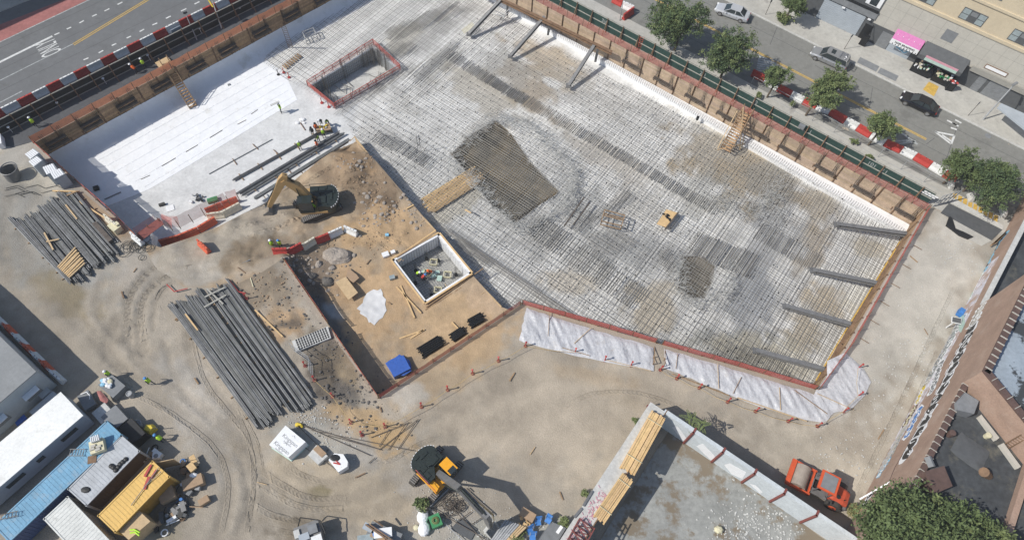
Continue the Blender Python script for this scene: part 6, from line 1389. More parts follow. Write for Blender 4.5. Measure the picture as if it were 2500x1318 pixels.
# ================================================================== CARS
def car(label, front, rear, paint, van=False, rz0=None):
    a_, b_ = P(*rear), P(*front); c_ = (a_ + b_) / 2; az = math.atan2(b_.y - a_.y, b_.x - a_.x); s = (5.1 if van else 4.85)
    t = thing('parked_car', label, 'car', (c_.x, c_.y, 0.01), az); L = s / 2; Wd = .93
    def ring(x, w, zb, zt): return [Vector((x, -w * .9, zb)), Vector((x, w * .9, zb)), Vector((x, w, zb + .2)), Vector((x, w, zt - .16)), Vector((x, w * .88, zt)), Vector((x, -w * .88, zt)), Vector((x, -w, zt - .16)), Vector((x, -w, zb + .2))]
    ht = .98 if van else .92
    m_ = MB(); m_.loft([ring(-L, Wd * .78, .35, ht - .25), ring(-L + .12, Wd * .92, .25, ht - .04), ring(-L + .7, Wd, .2, ht + .03), ring(-.6, Wd, .2, ht), ring(.7, Wd, .2, ht), ring(L - 1.0, Wd * .98, .2, ht - .08), ring(L - .3, Wd * .9, .22, ht - .2), ring(L, Wd * .68, .32, ht - .38)])
    m_.build('body', paint, t, smooth=False)
    top = 1.72 if van else 1.44
    if van: g = [(-L + .12, .8, ht), (-L + .45, .74, top - .02), (.55, .74, top), (1.35, .8, ht)]
    else: g = [(-L + .55, .8, ht), (-1.0, .64, top - .04), (.25, .64, top), (1.15, .8, ht - .02)]
    m_ = MB(); (x0, w0, z0), (x1, w1, z1), (x2, w2, z2), (x3, w3, z3) = g
    V = [(x0, -w0, z0 - .02), (x0, w0, z0 - .02), (x1, w1, z1), (x1, -w1, z1), (x2, w2, z2), (x2, -w2, z2), (x3, w3, z3 - .02), (x3, -w3, z3 - .02)]
    m_.add(V, [(0, 3, 2, 1), (3, 5, 4, 2), (5, 7, 6, 4), (0, 7, 5, 3), (1, 2, 4, 6), (0, 1, 6, 7)]); gl = m_.build('glasshouse', 'glass', t)
    m_ = MB(); m_.prism([(x1 - .08, -w1 - .01), (x2 + .08, -w2 - .01), (x2 + .16, 0), (x2 + .08, w2 + .01), (x1 - .08, w1 + .01), (x1 - .14, 0)], top - .03, top + .025)
    for e in (-1, 1):
        m_.beam((x2 + .05, e * w2, top), (x3 - .02, e * w3, z3), .07, .06); m_.beam((x1 - .05, e * w1, top - .02), (x0 + .02, e * w0, z0), .1, .06); xm = (x1 + x2) / 2 - .1; m_.beam((xm, e * (w1 + .01), top - .02), (xm, e * (w0 + .01), z0), .1, .03)
        m_.beam((x0 + .1, e * (w0 + .03), z0), (x3 - .1, e * (w3 + .03), z3), .05, .05)
    m_.build('roof', paint, t)
    for sx in (-L + .95, L - .95):
        for e in (-1, 1):
            m_ = MB(); m_.cyl((sx, e * .72, .34), (sx, e * .95, .34), .34, 16); w = m_.build('wheel', 'rubber', t); m_ = MB(); m_.cyl((sx, e * .93, .34), (sx, e * .965, .34), .22, 12); m_.build('rim', 'chrome', w)
    for e in (-1, 1):
        m_ = MB(); m_.box((L - .18, e * .6, .62), (.22, .34, .14), rz=-e * .4); m_.build('headlight', 'white', t)
        m_ = MB(); m_.box((-L + .1, e * .66, .75), (.12, .3, .16)); m_.build('tail_light', 'red_lamp', t)
        m_ = MB(); m_.box((x3 - .45, e * .98, z3 + .02), (.12, .2, .13)); m_.build('mirror', paint, t)
        m_ = MB()
        for dx in (-.85, .15, 1.0): m_.box((dx, e * .934, .62), (.015, .01, .5))
        m_.build('door_seam', 'black', t)
    m_ = MB(); m_.box((L - .02, 0, .5), (.05, 1.0, .22)); m_.build('grille', 'black', t)
    if van:
        m_ = MB(); m_.box((-.1, 0, top + .03), (.55, .8, .02)); m_.build('sunroof', 'glass', t)
        m_ = MB()
        for e in (-.55, -.2, .2, .55): m_.tube([(-1.0, e, top + .1), (-1.0, e * .6, top + .35), (-1.7, e * .6, top + .3), (-1.9, e, top + .1)], .025)
        m_.beam((-1.1, -.65, top + .12), (-1.1, .65, top + .12), .05, .05); m_.beam((-1.8, -.65, top + .12), (-1.8, .65, top + .12), .05, .05); m_.build('roof_rack', 'chrome', t)
        m_ = MB(); m_.tube([(-L - .1, -.5, .9), (-L - .5, -.5, 1.0), (-L - .5, .5, 1.0), (-L - .1, .5, .9)], .03); m_.torus((-L - .35, 0, .9), .3, .03, 12, 1.57, 1.57); m_.build('bike_rack', 'black', t)
    return t
car('silver sedan parked at the far curb near the top of the frame', (1745, 24), (1825, 62 - 10), 'car_white')
car('silver minivan with roof rack and rear bike rack at the far curb', (1972, 128), (2070, 172), 'car_silver', van=True)
car('black sedan parked at the far curb by the yellow ramp plate', (2190, 236), (2288, 283), 'car_black')
# ================================================================== CONTAINERS AND TRAILERS
def container(label, px4, z, roof, side, ext=None, mt_end=None):
    """px4 roof corners: A(near right end), B, C, D in order round"""
    t = thing('shipping_container', label, 'container'); c4 = [P(*q, z) for q in px4]
    A_, B_, C_, D_ = c4; d = (D_ - A_); L = d.length; d.normalize(); w = (B_ - A_); Wd = w.length; w.normalize(); w = (w - d * w.dot(d)).normalized()
    o = A_.copy(); o.z = 0
    q = lambda a_, b_: o + d * a_ + w * b_
    m_ = MB(); m_.prism([q(.03, .03), q(L - .03, .03), q(L - .03, Wd - .03), q(.03, Wd - .03)], .12, z - .04); m_.build('body', side, t)
    m_ = MB(); k = .2
    while k < L - .25: m_.prism([q(k, .12), q(k + .16, .12), q(k + .16, Wd - .12), q(k, Wd - .12)], z - .03, z - .008); k += .33
    m_.prism([q(.02, .02), q(L - .02, .02), q(L - .02, Wd - .02), q(.02, Wd - .02)], z - .06, z - .026)
    m_.build('roof', roof, t)
    for b_ in (-.0, Wd - .03):
        m_ = MB(); k = .3; m_.prism([q(.1, b_), q(L - .1, b_), q(L - .1, b_ + .025), q(.1, b_ + .025)], .2, .26)
        while k < L - .3: m_.prism([q(k, b_), q(k + .14, b_), q(k + .14, b_ + .03), q(k, b_ + .03)], .25, z - .2); k += .3
        m_.build('side_ribs', side, t)
    m_ = MB()
    for a_, b_ in ((0, 0), (L, 0), (L, Wd), (0, Wd)):
        e = q(a_, b_); m_.beam((e.x, e.y, .05), (e.x, e.y, z + .02), .16, .16)
    for (a_, b_), (c_, d_) in ((((0, 0)), (L, 0)), ((L, 0), (L, Wd)), ((L, Wd), (0, Wd)), ((0, Wd), (0, 0))): e, f_ = q(a_, b_), q(c_, d_); m_.beam((e.x, e.y, z - .04), (f_.x, f_.y, z - .04), .12, .12)
    m_.build('frame', roof, t)
    m_ = MB()
    for b_ in (.35, .9, Wd - .9, Wd - .35): e = q(-.04, b_); m_.beam((e.x, e.y, .2), (e.x, e.y, z - .2), .05, .05)
    m_.build('lock_rod', 'steel_grey', t)
    return t, q, L, Wd
cb, qb, Lb, Wb = container('long sky blue shipping container with a ladder and pallet on its roof', [(260, 1028), (295, 1063), (20, 1327), (-14, 1282)], 2.6, 'cont_blue', 'cont_blue_dark')
cg, qg, Lg, Wg = container('short grey shipping container with black round weights on its roof', [(296, 1064), (334, 1106), (206, 1231), (167, 1193)], 2.6, 'cont_grey', 'cont_brown')
cyl_, qy, Ly, Wy = container('yellow shipping container with three rust red channels on its roof', [(372, 1126), (412, 1164), (283, 1300), (240, 1258)], 2.6, 'cont_yellow', 'cont_ochre')
cwh, qw, Lw, Ww = container('weathered white shipping container at the bottom edge', [(165, 1213), (110, 1268), (215, 1380), (272, 1325)], 2.6, 'cont_white', 'cont_white')
def sidetext(txt, q, a_, b_, z, size, par, mt_, rot=0):
    tm = text_mesh(txt, size, 'lettering', mt_, .002); tm.parent = par; e = q(a_, b_); d_ = (q(1, 0) - q(0, 0)).normalized()
    tm.matrix_world = Matrix.Translation((e.x, e.y, z)) @ Matrix.Rotation(math.atan2(-d_.y, -d_.x) + rot, 4, 'Z')
# office trailers
def trailer(label, roofpx, z, roof, wall, slots, name='site_trailer'):
    t = thing(name, label, 'trailer'); c4 = [P(*q, z) for q in roofpx]; A_, B_, C_, D_ = c4
    d = (D_ - A_); L = d.length; d.normalize(); w = (B_ - A_); Wd = w.length; w.normalize(); w = (w - d * w.dot(d)).normalized(); o = A_.copy(); o.z = 0; q = lambda a_, b_: o + d * a_ + w * b_
    m_ = MB(); m_.prism([q(.06, .06), q(L, .06), q(L, Wd - .06), q(.06, Wd - .06)], .3, z - .08); m_.build('wall', wall, t)
    m_ = MB(); m_.prism([q(0, 0), q(L, 0), q(L, Wd), q(0, Wd)], z - .08, z); m_.build('roof', roof, t)
    m_ = MB(); m_.prism([q(.3, .3), q(L, .3), q(L, Wd - .3), q(.3, Wd - .3)], 0, .3); m_.build('skirt', 'black', t)
    for a_, l_, z0, z1, sd in slots:
        b_ = Wd - .06 if sd else .0; m_ = MB(); m_.prism([q(a_, b_), q(a_ + l_, b_), q(a_ + l_, b_ + .07), q(a_, b_ + .07)], z0, z1); m_.build('window', 'glass', t)
    return t, q, L, Wd
tw, qt, Lt, Wt = trailer('white roofed office trailer with four dark windows', [(148, 956), (204, 1013), (-60, 1258), (-130, 1186)], 2.75, 'roof_white', 'wall_pale', [(1.2, 1.6, 1.5, 2.0, 1), (4.6, .7, 1.5, 2.0, 1), (6.6, 1.7, 1.5, 2.0, 1), (12.0, 1.4, 1.5, 2.0, 1)])
# grey site building at left edge
bz = 3.9
t = thing('site_building', 'low grey roofed building with pale walls at the left edge', 'building')
rA, rB, rC = P(87, 906, bz), P(-330, 500, bz), P(-90, 1057, bz)
dB2 = (rB - rA); dC = (rC - rA); rD = rB + dC; m_ = MB(); 
def ins_(p, k): cc = (rA + rD) / 2; return p + (p - cc).normalized() * k
m_.prism([rA, rB, rD, rC], 0, bz - .12); m_.build('wall', 'wall_pale', t)
m_ = MB(); m_.prism([ins_(p, .06) for p in (rA, rB, rD, rC)], bz - .12, bz); m_.build('roof', 'roof_grey', t)
sd = dC.normalized(); sn = Vector((sd.y, -sd.x, 0)); 
if sn.dot(P(200, 1100) - rA) < 0: sn = -sn
SP = Plane((0, 0), (1, 1)); SP.A = Vector((rA.x, rA.y, 0)); SP.B = SP.A + sd * 10; SP.d = sd; SP.n = sn
for (px0, px1) in (((50, 945), (92, 958)), ((-6, 1015), (12, 1025))):
    u0, z0 = SP.uz(*px0); u1, z1 = SP.uz(*px1); u_, z_ = SP.uz(71, 955) if px0[0] > 0 else SP.uz(0, 1027)
    m_ = MB(); m_.prism([SP.at(u_ - .75, 0, 0), SP.at(u_ + .75, 0, 0), SP.at(u_ + .75, 0, .05), SP.at(u_ - .75, 0, .05)], 1.0, 2.0); wi = m_.build('window', 'mid_grey', t)
    m_ = MB(); e = SP.at(u_, 2.35, .35); m_.box(e, (1.5, .65, .05), rz=math.atan2(sd.y, sd.x)); m_.build('awning_flap', 'white', wi)
for nm, px, mt_, dims, lb in (('cabinet', (115, 990), 'shutter', (2.6, .8, 1.1), 'long pale cabinet between the grey building and the white trailer'), ('cabinet', (113, 962), 'wall_pale', (1.0, .7, .9), 'small pale cabinet at the corner of the grey building')):
    m_ = MB(); w = P(*px, .5); m_.box((w.x, w.y, dims[2] / 2), dims, rz=math.atan2(sd.y, sd.x)); one(nm, m_, mt_, lb, 'cabinet')
sheeting('blue_sheet', 'crumpled blue sheet between the grey building and the white trailer', [(38, 1030), (58, 1010), (66, 1022), (44, 1042)], .3, 1, .2, 'blue_tarp')
# roof items
m_ = MB()
for i, (x, y) in enumerate([(277, 1140), (283, 1147), (289, 1139), (294, 1132), (300, 1127), (307, 1121), (272, 1137)]):
    m_ = MB(); w = P(x, y, 2.6); m_.ball((w.x, w.y, 2.62), .24, (1, 1, .55), 10, 5); one('round_weight', m_, 'black', 'shiny black round weight on the grey container roof, %s of the group' % ORD[i], 'weight', 'black weights on the grey container')
for i, (a_, b_, w_) in enumerate((((353, 1163), (369, 1134), .2), ((369, 1167), (382, 1146), .17), ((352, 1194), (364, 1163), .24))):
    m_ = MB(); m_.beam(P(*a_, 2.68), P(*b_, 2.68), w_, .08); one('rust_channel', m_, 'rust' if 0 else 'red_steel', 'rust red steel channel on the yellow container roof, %s' % ('left upper', 'right upper', 'lower')[i], 'channel')
m_ = MB(); m_.beam(P(320, 1233, 2.7), P(388, 1140, 2.75), .05, .05); m_.beam(P(350, 1190, 2.7), P(394, 1150, 2.75), .05, .05); one('thin_pipe', m_, 'steel_grey', 'two thin grey rods lying along the yellow container roof', 'rods')
t = thing('pallet_load', 'pallet of bagged goods and white crates on the blue container roof', 'pallet'); w = P(243, 1092, 2.6)
m_ = MB(); m_.box((w.x, w.y, 2.9), (1.2, 1.2, .6), rz=.5); m_.build('load', 'cream', t)
for k in range(5): m_ = MB(); m_.box((w.x - .35 + .2 * k * 0 , w.y - .1 + .0, 3.22 + 0), (.05, .05, .05)) 
for k in range(4):
    m_ = MB(); m_.box((w.x + (-.25 if k % 2 else .25), w.y - .15 - .28 * (k // 2) + .1, 3.26), (.42, .22, .12), rz=.5); m_.build('bag', 'stone', t)
for k in range(5):
    m_ = MB(); m_.box((w.x - .5 + k * .14, w.y + .42 + k * .07, 3.4), (.07, .55, .3), rz=.5); m_.build('crate', 'white', t)
ladder('thin aluminium ladder lying across the blue container roof', P(168, 1104, 2.75), P(206, 1104, 2.75), .6, 6, 'steel_grey')
ladder('dark ladder over the lower end of the blue container', P(0, 1262, 2.9), P(44, 1252, 2.9), .4, 5, 'steel')
m_ = MB(); w = P(225, 1121, 2.62); m_.box((w.x, w.y, 2.64), (.75, .7, .04), rz=.3); one('rust_plate', m_, 'rust', 'square rusty plate on the blue container roof', 'plate')
m_ = MB(); w = P(209, 1195, 2.62); m_.ball((w.x, w.y, 2.62), .32, (1.4, .9, .2), 8, 4); one('dark_rag', m_, 'black', 'dark rag lying on the grey container roof', 'rag')
t = thing('plywood_box', 'large plywood lidded box leaning beside the yellow container', 'box'); m_ = MB(); m_.prism([P(*q, 2.1) for q in ((340, 1246), (367, 1272), (314, 1317), (287, 1292))], 0, 2.1); m_.build('body', 'ply', t)
m_ = MB(); w = P(330, 1298, 2.15); m_.tube([(w.x - .5, w.y + .15, 2.14), (w.x - .1, w.y + .2, 2.18), (w.x + .4, w.y, 2.15)], .08, 5); m_.tube([(w.x - .4, w.y - .1, 2.14), (w.x, w.y, 2.16), (w.x + .45, w.y - .25, 2.14)], .08, 5); one('vest', m_, 'hivis', 'lime safety vest dropped on the plywood box', 'vest')
# ================================================================== PACKAGES IN THE YARD
t = thing('wrapped_pallet', 'big white wrapped pallet block with printed brand lettering', 'pallet'); zk = 1.25
c4 = [P(*q, zk) for q in ((697, 1038), (746, 1078), (704, 1116), (657, 1085))]
m_ = MB(); m_.prism(c4, .1, zk); blkk = m_.build('block', 'white', t)
m_ = MB(); m_.prism([p + (p - sum(c4, Vector()) / 4) * .06 for p in c4], 0, .1); m_.build('base', 'mint', t)
m_ = MB(); e1, e2 = c4[0], c4[1]; e3 = P(722, 1050, .9)
kd_ = (c4[1] - c4[0]).normalized()
for (fx, fy) in ((.52, .35), (.45, .78)):
    c_ = c4[0].lerp(c4[1], fx) + (c4[3] - c4[0]) * fy; c_ = c4[0] + (c4[1] - c4[0]) * fx + (c4[3] - c4[0]) * fy
    for txt, sz_, dy in (('Kingspan', .52, 0), ('Insulation', .24, -.36)):
        tm = text_mesh(txt, sz_, 'lettering', 'mid_grey', .002); tm.parent = blkk; pp_ = c_ + Vector((kd_.y, -kd_.x, 0)) * (-dy) * (1 if True else -1); tm.matrix_world = Matrix.Translation((pp_.x, pp_.y, zk + .004)) @ Matrix.Rotation(math.atan2(kd_.y, kd_.x), 4, 'Z')
    m_ = MB(); up_ = Vector((-kd_.y, kd_.x, 0)) * .42 + c_
    m_.tube([(up_.x - .2 * kd_.x, up_.y - .2 * kd_.y, zk + .01), (up_.x - kd_.y * .16, up_.y + kd_.x * .16, zk + .01), (up_.x + .2 * kd_.x, up_.y + .2 * kd_.y, zk + .01)], .015, 4); m_.build('logo_mark', 'mid_grey', blkk)
t = thing('pallet_stack', 'low grey crate with a cardboard sheet beside the white wrapped block', 'crate'); m_ = MB(); m_.prism([P(*q, .6) for q in ((772, 1085), (800, 1112), (776, 1133), (752, 1110))], 0, .55); m_.build('crate', 'concrete_light', t); m_ = MB(); m_.prism([P(*q, .62) for q in ((776, 1086), (797, 1106), (785, 1116), (764, 1096))], .56, .62); m_.build('cardboard', 'cardboard', t)
t = thing('bulk_bag', 'open white bulk bag in a caged frame with rubbish inside', 'bag')
m_ = MB(); pts = [P(*q, 1.0) for q in ((816, 1106), (838, 1108), (849, 1126), (848, 1138), (826, 1152), (812, 1135), (802, 1122))]; m_.prism(pts, .05, 1.0); m_.build('bag', 'white', t)
m_ = MB(); w = P(818, 1117, 1.02); m_.ball((w.x, w.y, 1.0), .42, (1.2, .8, .1), 10, 4); m_.build('rubbish', 'black', t); m_ = MB(); w = P(822, 1127, 1.04); m_.beam((w.x - .3, w.y - .1, 1.05), (w.x + .35, w.y - .2, 1.05), .12, .03); m_.beam((w.x - .1, w.y + .1, 1.06), (w.x + .35, w.y - .2, 1.06), .1, .03); m_.build('strap', 'bar_red', t)
m_ = MB(); 
for k in range(5): a_, b_ = P(828 + k * 5, 1150 - k * 3.2, .2), P(828 + k * 5, 1150 - k * 3.2, .2); m_.beam((a_.x, a_.y - .05, 0), (a_.x, a_.y - .05, 1.0), .03, .03)
for z in (.15, .45, .75): m_.beam(P(825, 1153, z), P(850, 1136, z), .03, .03)
m_.build('cage', 'steel_grey', t)
m_ = MB(); w = PG(958, 680, -2.4); m_.box((w.x, w.y, w.z + .22), (.6, .45, .4), rz=.4); one('small_generator', m_, 'glass_pale', 'small blue grey machine on the sand left of the white walled pit', 'machine')
for i, (px, s_) in enumerate((((942, 624), .75), ((960, 618), .5))): m_ = MB(); w = PG(*px, -2.4); m_.box((w.x, w.y, w.z + .2), (s_, s_ * .8, .35), rz=.5); one('white_box', m_, 'white', '%s white foam box above the corner of the white walled pit' % ('larger', 'smaller')[i], 'box')
m_ = MB(); w = PG(945, 575, -2.4); m_.box((w.x, w.y, w.z + .12), (.4, .35, .2), rz=.2); one('blue_can', m_, 'light_blue', 'small pale blue can alone on the sand by the barriers', 'can')
# flat sheets
for px, z0, lb, mt_ in (([(818, 686), (843, 673), (873, 712), (850, 730)], .5, 'large plywood board lying on the rocks by the sand', 'ply'), ([(850, 652), (870, 668), (876, 676), (862, 688), (843, 674)], .35, 'torn cardboard piece above the large plywood board', 'cardboard')):
    w = PG(*px[0]); m_ = MB(); m_.prism([P(*q, w.z + z0 + .1) for q in px], w.z + z0 - .15, w.z + z0 - .1); one('plywood_board', m_, mt_, lb, 'board')
# white crates by the west netting
for i, px in enumerate([[(82, 363), (96, 373), (75, 389), (61, 377)], [(91, 381), (104, 391), (83, 407), (70, 395)], [(130, 399), (140, 415), (114, 427), (104, 409)], [(147, 411), (158, 425), (133, 438), (123, 423)]]):
    t = thing('white_tank', 'ribbed white box beside the west netting, %s from the top' % ORD[i], 'tank', group='ribbed white boxes by the west netting'); zc_ = 2.0; q4 = [P(*q, zc_) for q in px]; q4b = q4
    m_ = MB(); m_.prism(q4, 0, zc_); bd = m_.build('body', 'wall_pale', t)
    m_ = MB()
    for k in range(5): f_ = .08 + k * .19; a_, b_ = q4[0].lerp(q4[3], f_), q4[1].lerp(q4[2], f_); a2_, b2_ = q4[0].lerp(q4[3], f_ + .15), q4[1].lerp(q4[2], f_ + .15); m_.prism([a_, b_, b2_, a2_], zc_, zc_ + .05)
    m_.build('rib', 'white', bd)
t = thing('round_skip', 'round grey open steel bin at the left edge', 'bin'); w = P(20, 412, 1.4); m_ = MB(); m_.cyl((w.x, w.y - .3, 0), (w.x, w.y, 1.35), .75, 20, .9, cap=False); m_.torus((w.x, w.y, 1.4), .9, .07, 20); m_.cyl((w.x, w.y - .3, .02), (w.x, w.y - .3, .1), .7, 20); m_.build('shell', 'steel_grey', t)
m_ = MB(); w = P(22, 330 + 0); m_.box((P(8, 352).x, P(8, 352).y, .5), (.5, 1.6, .9), rz=.5); one('white_machine', m_, 'white', 'small black and white machine at the left edge under the hoarding', 'machine')
t = thing('pump_unit', 'cream box shaped pump by the west netting', 'pump'); m_ = MB(); w = P(282, 556, .4); m_.box((w.x, w.y, .4), (1.2, .9, .8), rz=-.6); m_.box((w.x + .3, w.y + .2, .9), (.5, .4, .25), rz=-.6); m_.build('body', 'cream', t)
m_ = MB(); w = P(247, 561); m_.beam(P(232, 546, .3), P(272, 590, .3), .5, .5); one('steel_trough', m_, 'steel', 'long dark steel trough beside the pump', 'trough')
# cables
random.seed(31)
m_ = MB(); c_ = P(330, 598)
for k in range(16):
    cx, cy = c_.x + random.gauss(0, .8), c_.y + random.gauss(0, .6); m_.torus((cx, cy, .06 + k * .01), random.uniform(.3, .8), .03, 12, random.uniform(-.05, .05))
one('cable_coils', m_, 'cable', 'tangle of dark cable coils on the ground by the white barriers', 'cables')
m_ = MB()
for k in range(9): x, y = random.uniform(0, 110), random.uniform(455, 480); a_ = P(x, y, .05); m_.tube([a_, a_ + Vector((1.2, .5, 0)), a_ + Vector((2.2, .1, 0))], .03, 4)
one('cable_tangle', m_, 'cable', 'dark cables lying on gravel left of the rebar stack', 'cables')
# fallen rods and mesh fence near the excavation edge
rods = [((726, 1038), (800, 1110)), ((735, 1036), (905, 1112)), ((730, 1034), (930, 1098)), ((760, 1050), (1010, 1100)), ((925, 1098), (1022, 1022)), ((948, 1098), (992, 1032)), ((972, 1096), (1020, 1024)), ((925, 1090), (950, 1050)), ((905, 1068), (1000, 1030)), ((745, 1092), (820, 1146)), ((800, 1062), (925, 1096)), ((900, 1130), (916, 1116)), ((640, 730), (760, 1040)), ((1190, 1120), (1170, 1200))]
m_ = MB()
for a_, b_ in rods[:12]: m_.cyl(P(*a_, .1), P(*b_, .14), .035, 5)
one('fence_rods', m_, 'steel', 'bent rods and collapsed mesh fence lying right of the white wrapped block', 'rods')
m_ = MB(); m_.tube([P(723, 1034, .25), P(735, 1036, .3), P(738, 1042, .1)], .12, 6); m_.ball(P(726, 1036, .2), .25, (1, 1, .6), 7, 4); one('yellow_bundle', m_, 'yellow', 'small yellow bundle tied to the rods above the wrapped block', 'bundle')
for i, (a_, b_) in enumerate((((560, 684), (582, 712)), ((566, 708), (600, 716)), ((407, 694), (426, 712)), ((424, 712), (458, 704)))):
    m_ = MB(); m_.cyl(P(*a_, .25), P(*b_, .25), .06, 6); one('red_pipe', m_, 'red_steel', 'thin red pipe at the head of the long rebar stack, %s from the right' % ORD[3 - i], 'pipe')
# chain link panel and slab of masonry beside the sand pit
t = thing('perforated_slab', 'grey slab of perforated blocks beside the sand pit', 'slab'); m_ = MB(); pA, pB, pC, pD = [P(*q, .35) for q in ((712, 832), (800, 796), (808, 824), (722, 858))]
m_.prism([pA, pB, pC, pD], .05, .3); m_.build('slab', 'concrete_light', t); m_ = MB()
for i in range(13):
    for j in range(5):
        p = pA + (pB - pA) * ((i + 1.7) / 15) + (pD - pA) * ((j + .5) / 5); m_.box((p.x, p.y, .31), (.15, .2, .03), rz=AZ((712, 832), (800, 796)))
m_.build('openings', 'black', t)
t = thing('mesh_fence_panel', 'chain link fence panel standing between the long rebar stack and the dug bank', 'fence'); fa, fb, fc = P(716, 855), P(762, 888), P(764, 920)
m_ = MB()
for a_, b_ in ((fa, fb), (fb, fc)):
    for z in (.05, 1.0, 1.9): m_.beam(a_ + Vector((0, 0, z)), b_ + Vector((0, 0, z)), .04, .04)
    for k in range(9): p = a_.lerp(b_, k / 8); m_.beam(p, p + Vector((0, 0, 1.9)), .02, .02)
m_.build('mesh', 'pale_pipe', t)
# ================================================================== BOULDERS
def boulder(label, px, r, sc, mt_='rock', seed=0, zadd=0):
    w = PG(*px); m_ = MB(); m_.ball((0, 0, 0), r, sc, 18, 12); vs = []
    for v in m_.v: q = Vector(v); k = 1 + .22 * noise.fractal(q * (1.3 / r) + Vector((seed, 0, 0)), .8, 2, 4); vs.append((w.x + q.x * k, w.y + q.y * k, w.z + zadd + max(-.1, q.z * k)))
    m_.v = vs; return one('boulder', m_, mt_, label, 'boulder')
boulder('huge flat topped boulder beneath the row of barriers', (822, 628), 1.55, (1.15, .75, .55), 'rock', 1)
boulder('medium boulder leaning below left of the huge one', (778, 648), .5, (.8, 1.1, .8), 'rock', 2)
boulder('dark boulder in the dug corner of the sand pit', (800, 688), .65, (1.1, .9, .7), 'rock_dark', 3)
boulder('small dark boulder left of the plywood board', (762, 674), .45, (1, 1, .7), 'rock_dark', 4)
boulder('small stone at the right foot of the huge boulder', (864, 624), .3, (1, 1, .8), 'rock', 5)
random.seed(77); m_ = MB()
for _ in range(560):
    c_ = random.choice([(790, 670, 40, 25), (700, 790, 35, 15), (810, 850, 30, 25), (835, 935, 40, 30), (850, 965, 40, 15), (690, 720, 50, 40), (880, 1040, 60, 20)]); x, y = random.gauss(c_[0], c_[2]), random.gauss(c_[1], c_[3]); w = PG(x, y); r_ = .035 + .16 * random.random() ** 3; m_.ball((w.x, w.y, w.z + r_ * .2), r_, (random.uniform(.8, 1.3), 1, .6), 5, 3)
one('loose_stones', m_, 'rock_dark', 'dark broken stones scattered along the dug banks', 'stones')['kind'] = 'stuff'
m_ = MB()
for _ in range(900):
    c_ = random.choice([(1150, 1270, 70, 30), (2150, 950, 40, 90), (2230, 830, 30, 90), (800, 1060, 60, 22), (1200, 1300, 80, 20), (2060, 1120, 50, 40), (1080, 1240, 40, 30), (760, 1020, 30, 15), (2330, 620, 30, 30)]); x, y = random.gauss(c_[0], c_[2]), random.gauss(c_[1], c_[3]); w = P(x, y)
    if gz(w.x, w.y) < -.1 or (w - BW.A).dot(BW.n) < .3: continue
    r_ = random.uniform(.03, .09); m_.ball((w.x, w.y, .02), r_, (1.2, 1, .6), 5, 3)
one('gravel', m_, 'concrete_light', 'pale gravel scattered over the yard', 'gravel')['kind'] = 'stuff'
# soil mound clods near excavator
m_ = MB()
for _ in range(500):
    c_ = random.choice([(850, 400, 35, 18), (925, 480, 18, 30), (940, 520, 25, 15), (890, 450, 30, 30), (900, 600, 60, 20), (660, 700, 40, 35)]); x, y = random.gauss(c_[0], c_[2]), random.gauss(c_[1], c_[3]); w = PG(x, y); r_ = random.uniform(.03, .12); m_.ball((w.x, w.y, w.z + r_ * .3), r_, (1, 1, .7), 5, 3)
one('soil_clods', m_, 'cardboard', 'brown clods of soil on the mound and dug ground', 'soil')['kind'] = 'stuff'
# ================================================================== STANCHIONS WITH ROPE
st0 = thing('stanchion', '', 'stanchion'); m_ = MB(); m_.cyl((0, 0, 0), (0, 0, .06), .2, 14); m_.build('base', 'red_brown', st0); m_ = MB(); m_.cyl((0, 0, .06), (0, 0, 1.05), .06, 8); m_.cyl((0, 0, 1.05), (.05, 0, 1.15), .11, 6); m_.build('post', 'red_steel', st0)
SL = [(602, 729), (745, 893), (768, 928), (812, 968), (857, 1031), (884, 1062), (940, 1041), (1029, 993), (1093, 952), (1154, 912), (1217, 881), (1283, 845), (1404, 860), (1476, 880), (1540, 892), (1612, 903), (1652, 924), (1707, 947), (1776, 981), (1844, 1004), (1924, 1028), (1995, 1040), (2059, 1004), (2095, 966), (2095, 898), (1583, 992)]
txt_ = ['beside the head of the long rebar stack', 'beside the chain link panel', 'just below the chain link panel', 'at the foot of the long rebar stack', 'by the dark stones above the fallen rods', 'alone on the brown soil patch', 'at the bend of the rope', 'on the rope right of the bend', 'fourth back from the white sheeting along the rope', 'third back from the white sheeting along the rope', 'second back from the white sheeting along the rope', 'at the left corner of the white sheeting', 'first under the white sheeting', 'second under the white sheeting', 'third under the white sheeting', 'at the foot of the short stair', 'first right of the short stair', 'second right of the short stair', 'third right of the short stair', 'fourth right of the short stair', 'fifth right of the short stair', 'at the lowest tip of the white sheeting', 'at the lower right bulge of the sheeting', 'at the right bulge of the sheeting', 'at the upper right end of the sheeting', 'at the top end of the thick wall']
for i, (px, tx) in enumerate(zip(SL, txt_)):
    w = P(*px); lb = 'red stanchion with round base ' + tx
    if i == 0: st0.location = w; st0['label'] = lb; st0['group'] = 'red stanchions round the pit'
    else: dup(st0, w, random.uniform(0, 6), lb, 'red stanchions round the pit')
m_ = MB(); rp_ = [P(*SL[i], 1.0) for i in (2, 3, 4, 6, 7, 8, 9, 10, 11, 12)]
for a_, b_ in zip(rp_, rp_[1:]): mdd = (a_ + b_) / 2 - Vector((0, 0, .3)); m_.tube([a_, mdd, b_], .022, 4)
one('rope', m_, 'rope', 'yellow rope sagging between the red stanchions', 'rope')
m_ = MB(); rp_ = [P(*SL[i], 1.0) for i in range(15, 25)]
for a_, b_ in zip(rp_, rp_[1:]): m_.tube([a_, (a_ + b_) / 2 - Vector((0, 0, .3)), b_], .02, 4)
one('rope', m_, 'rope', 'yellow rope along the outer edge of the wide white sheeting', 'rope')
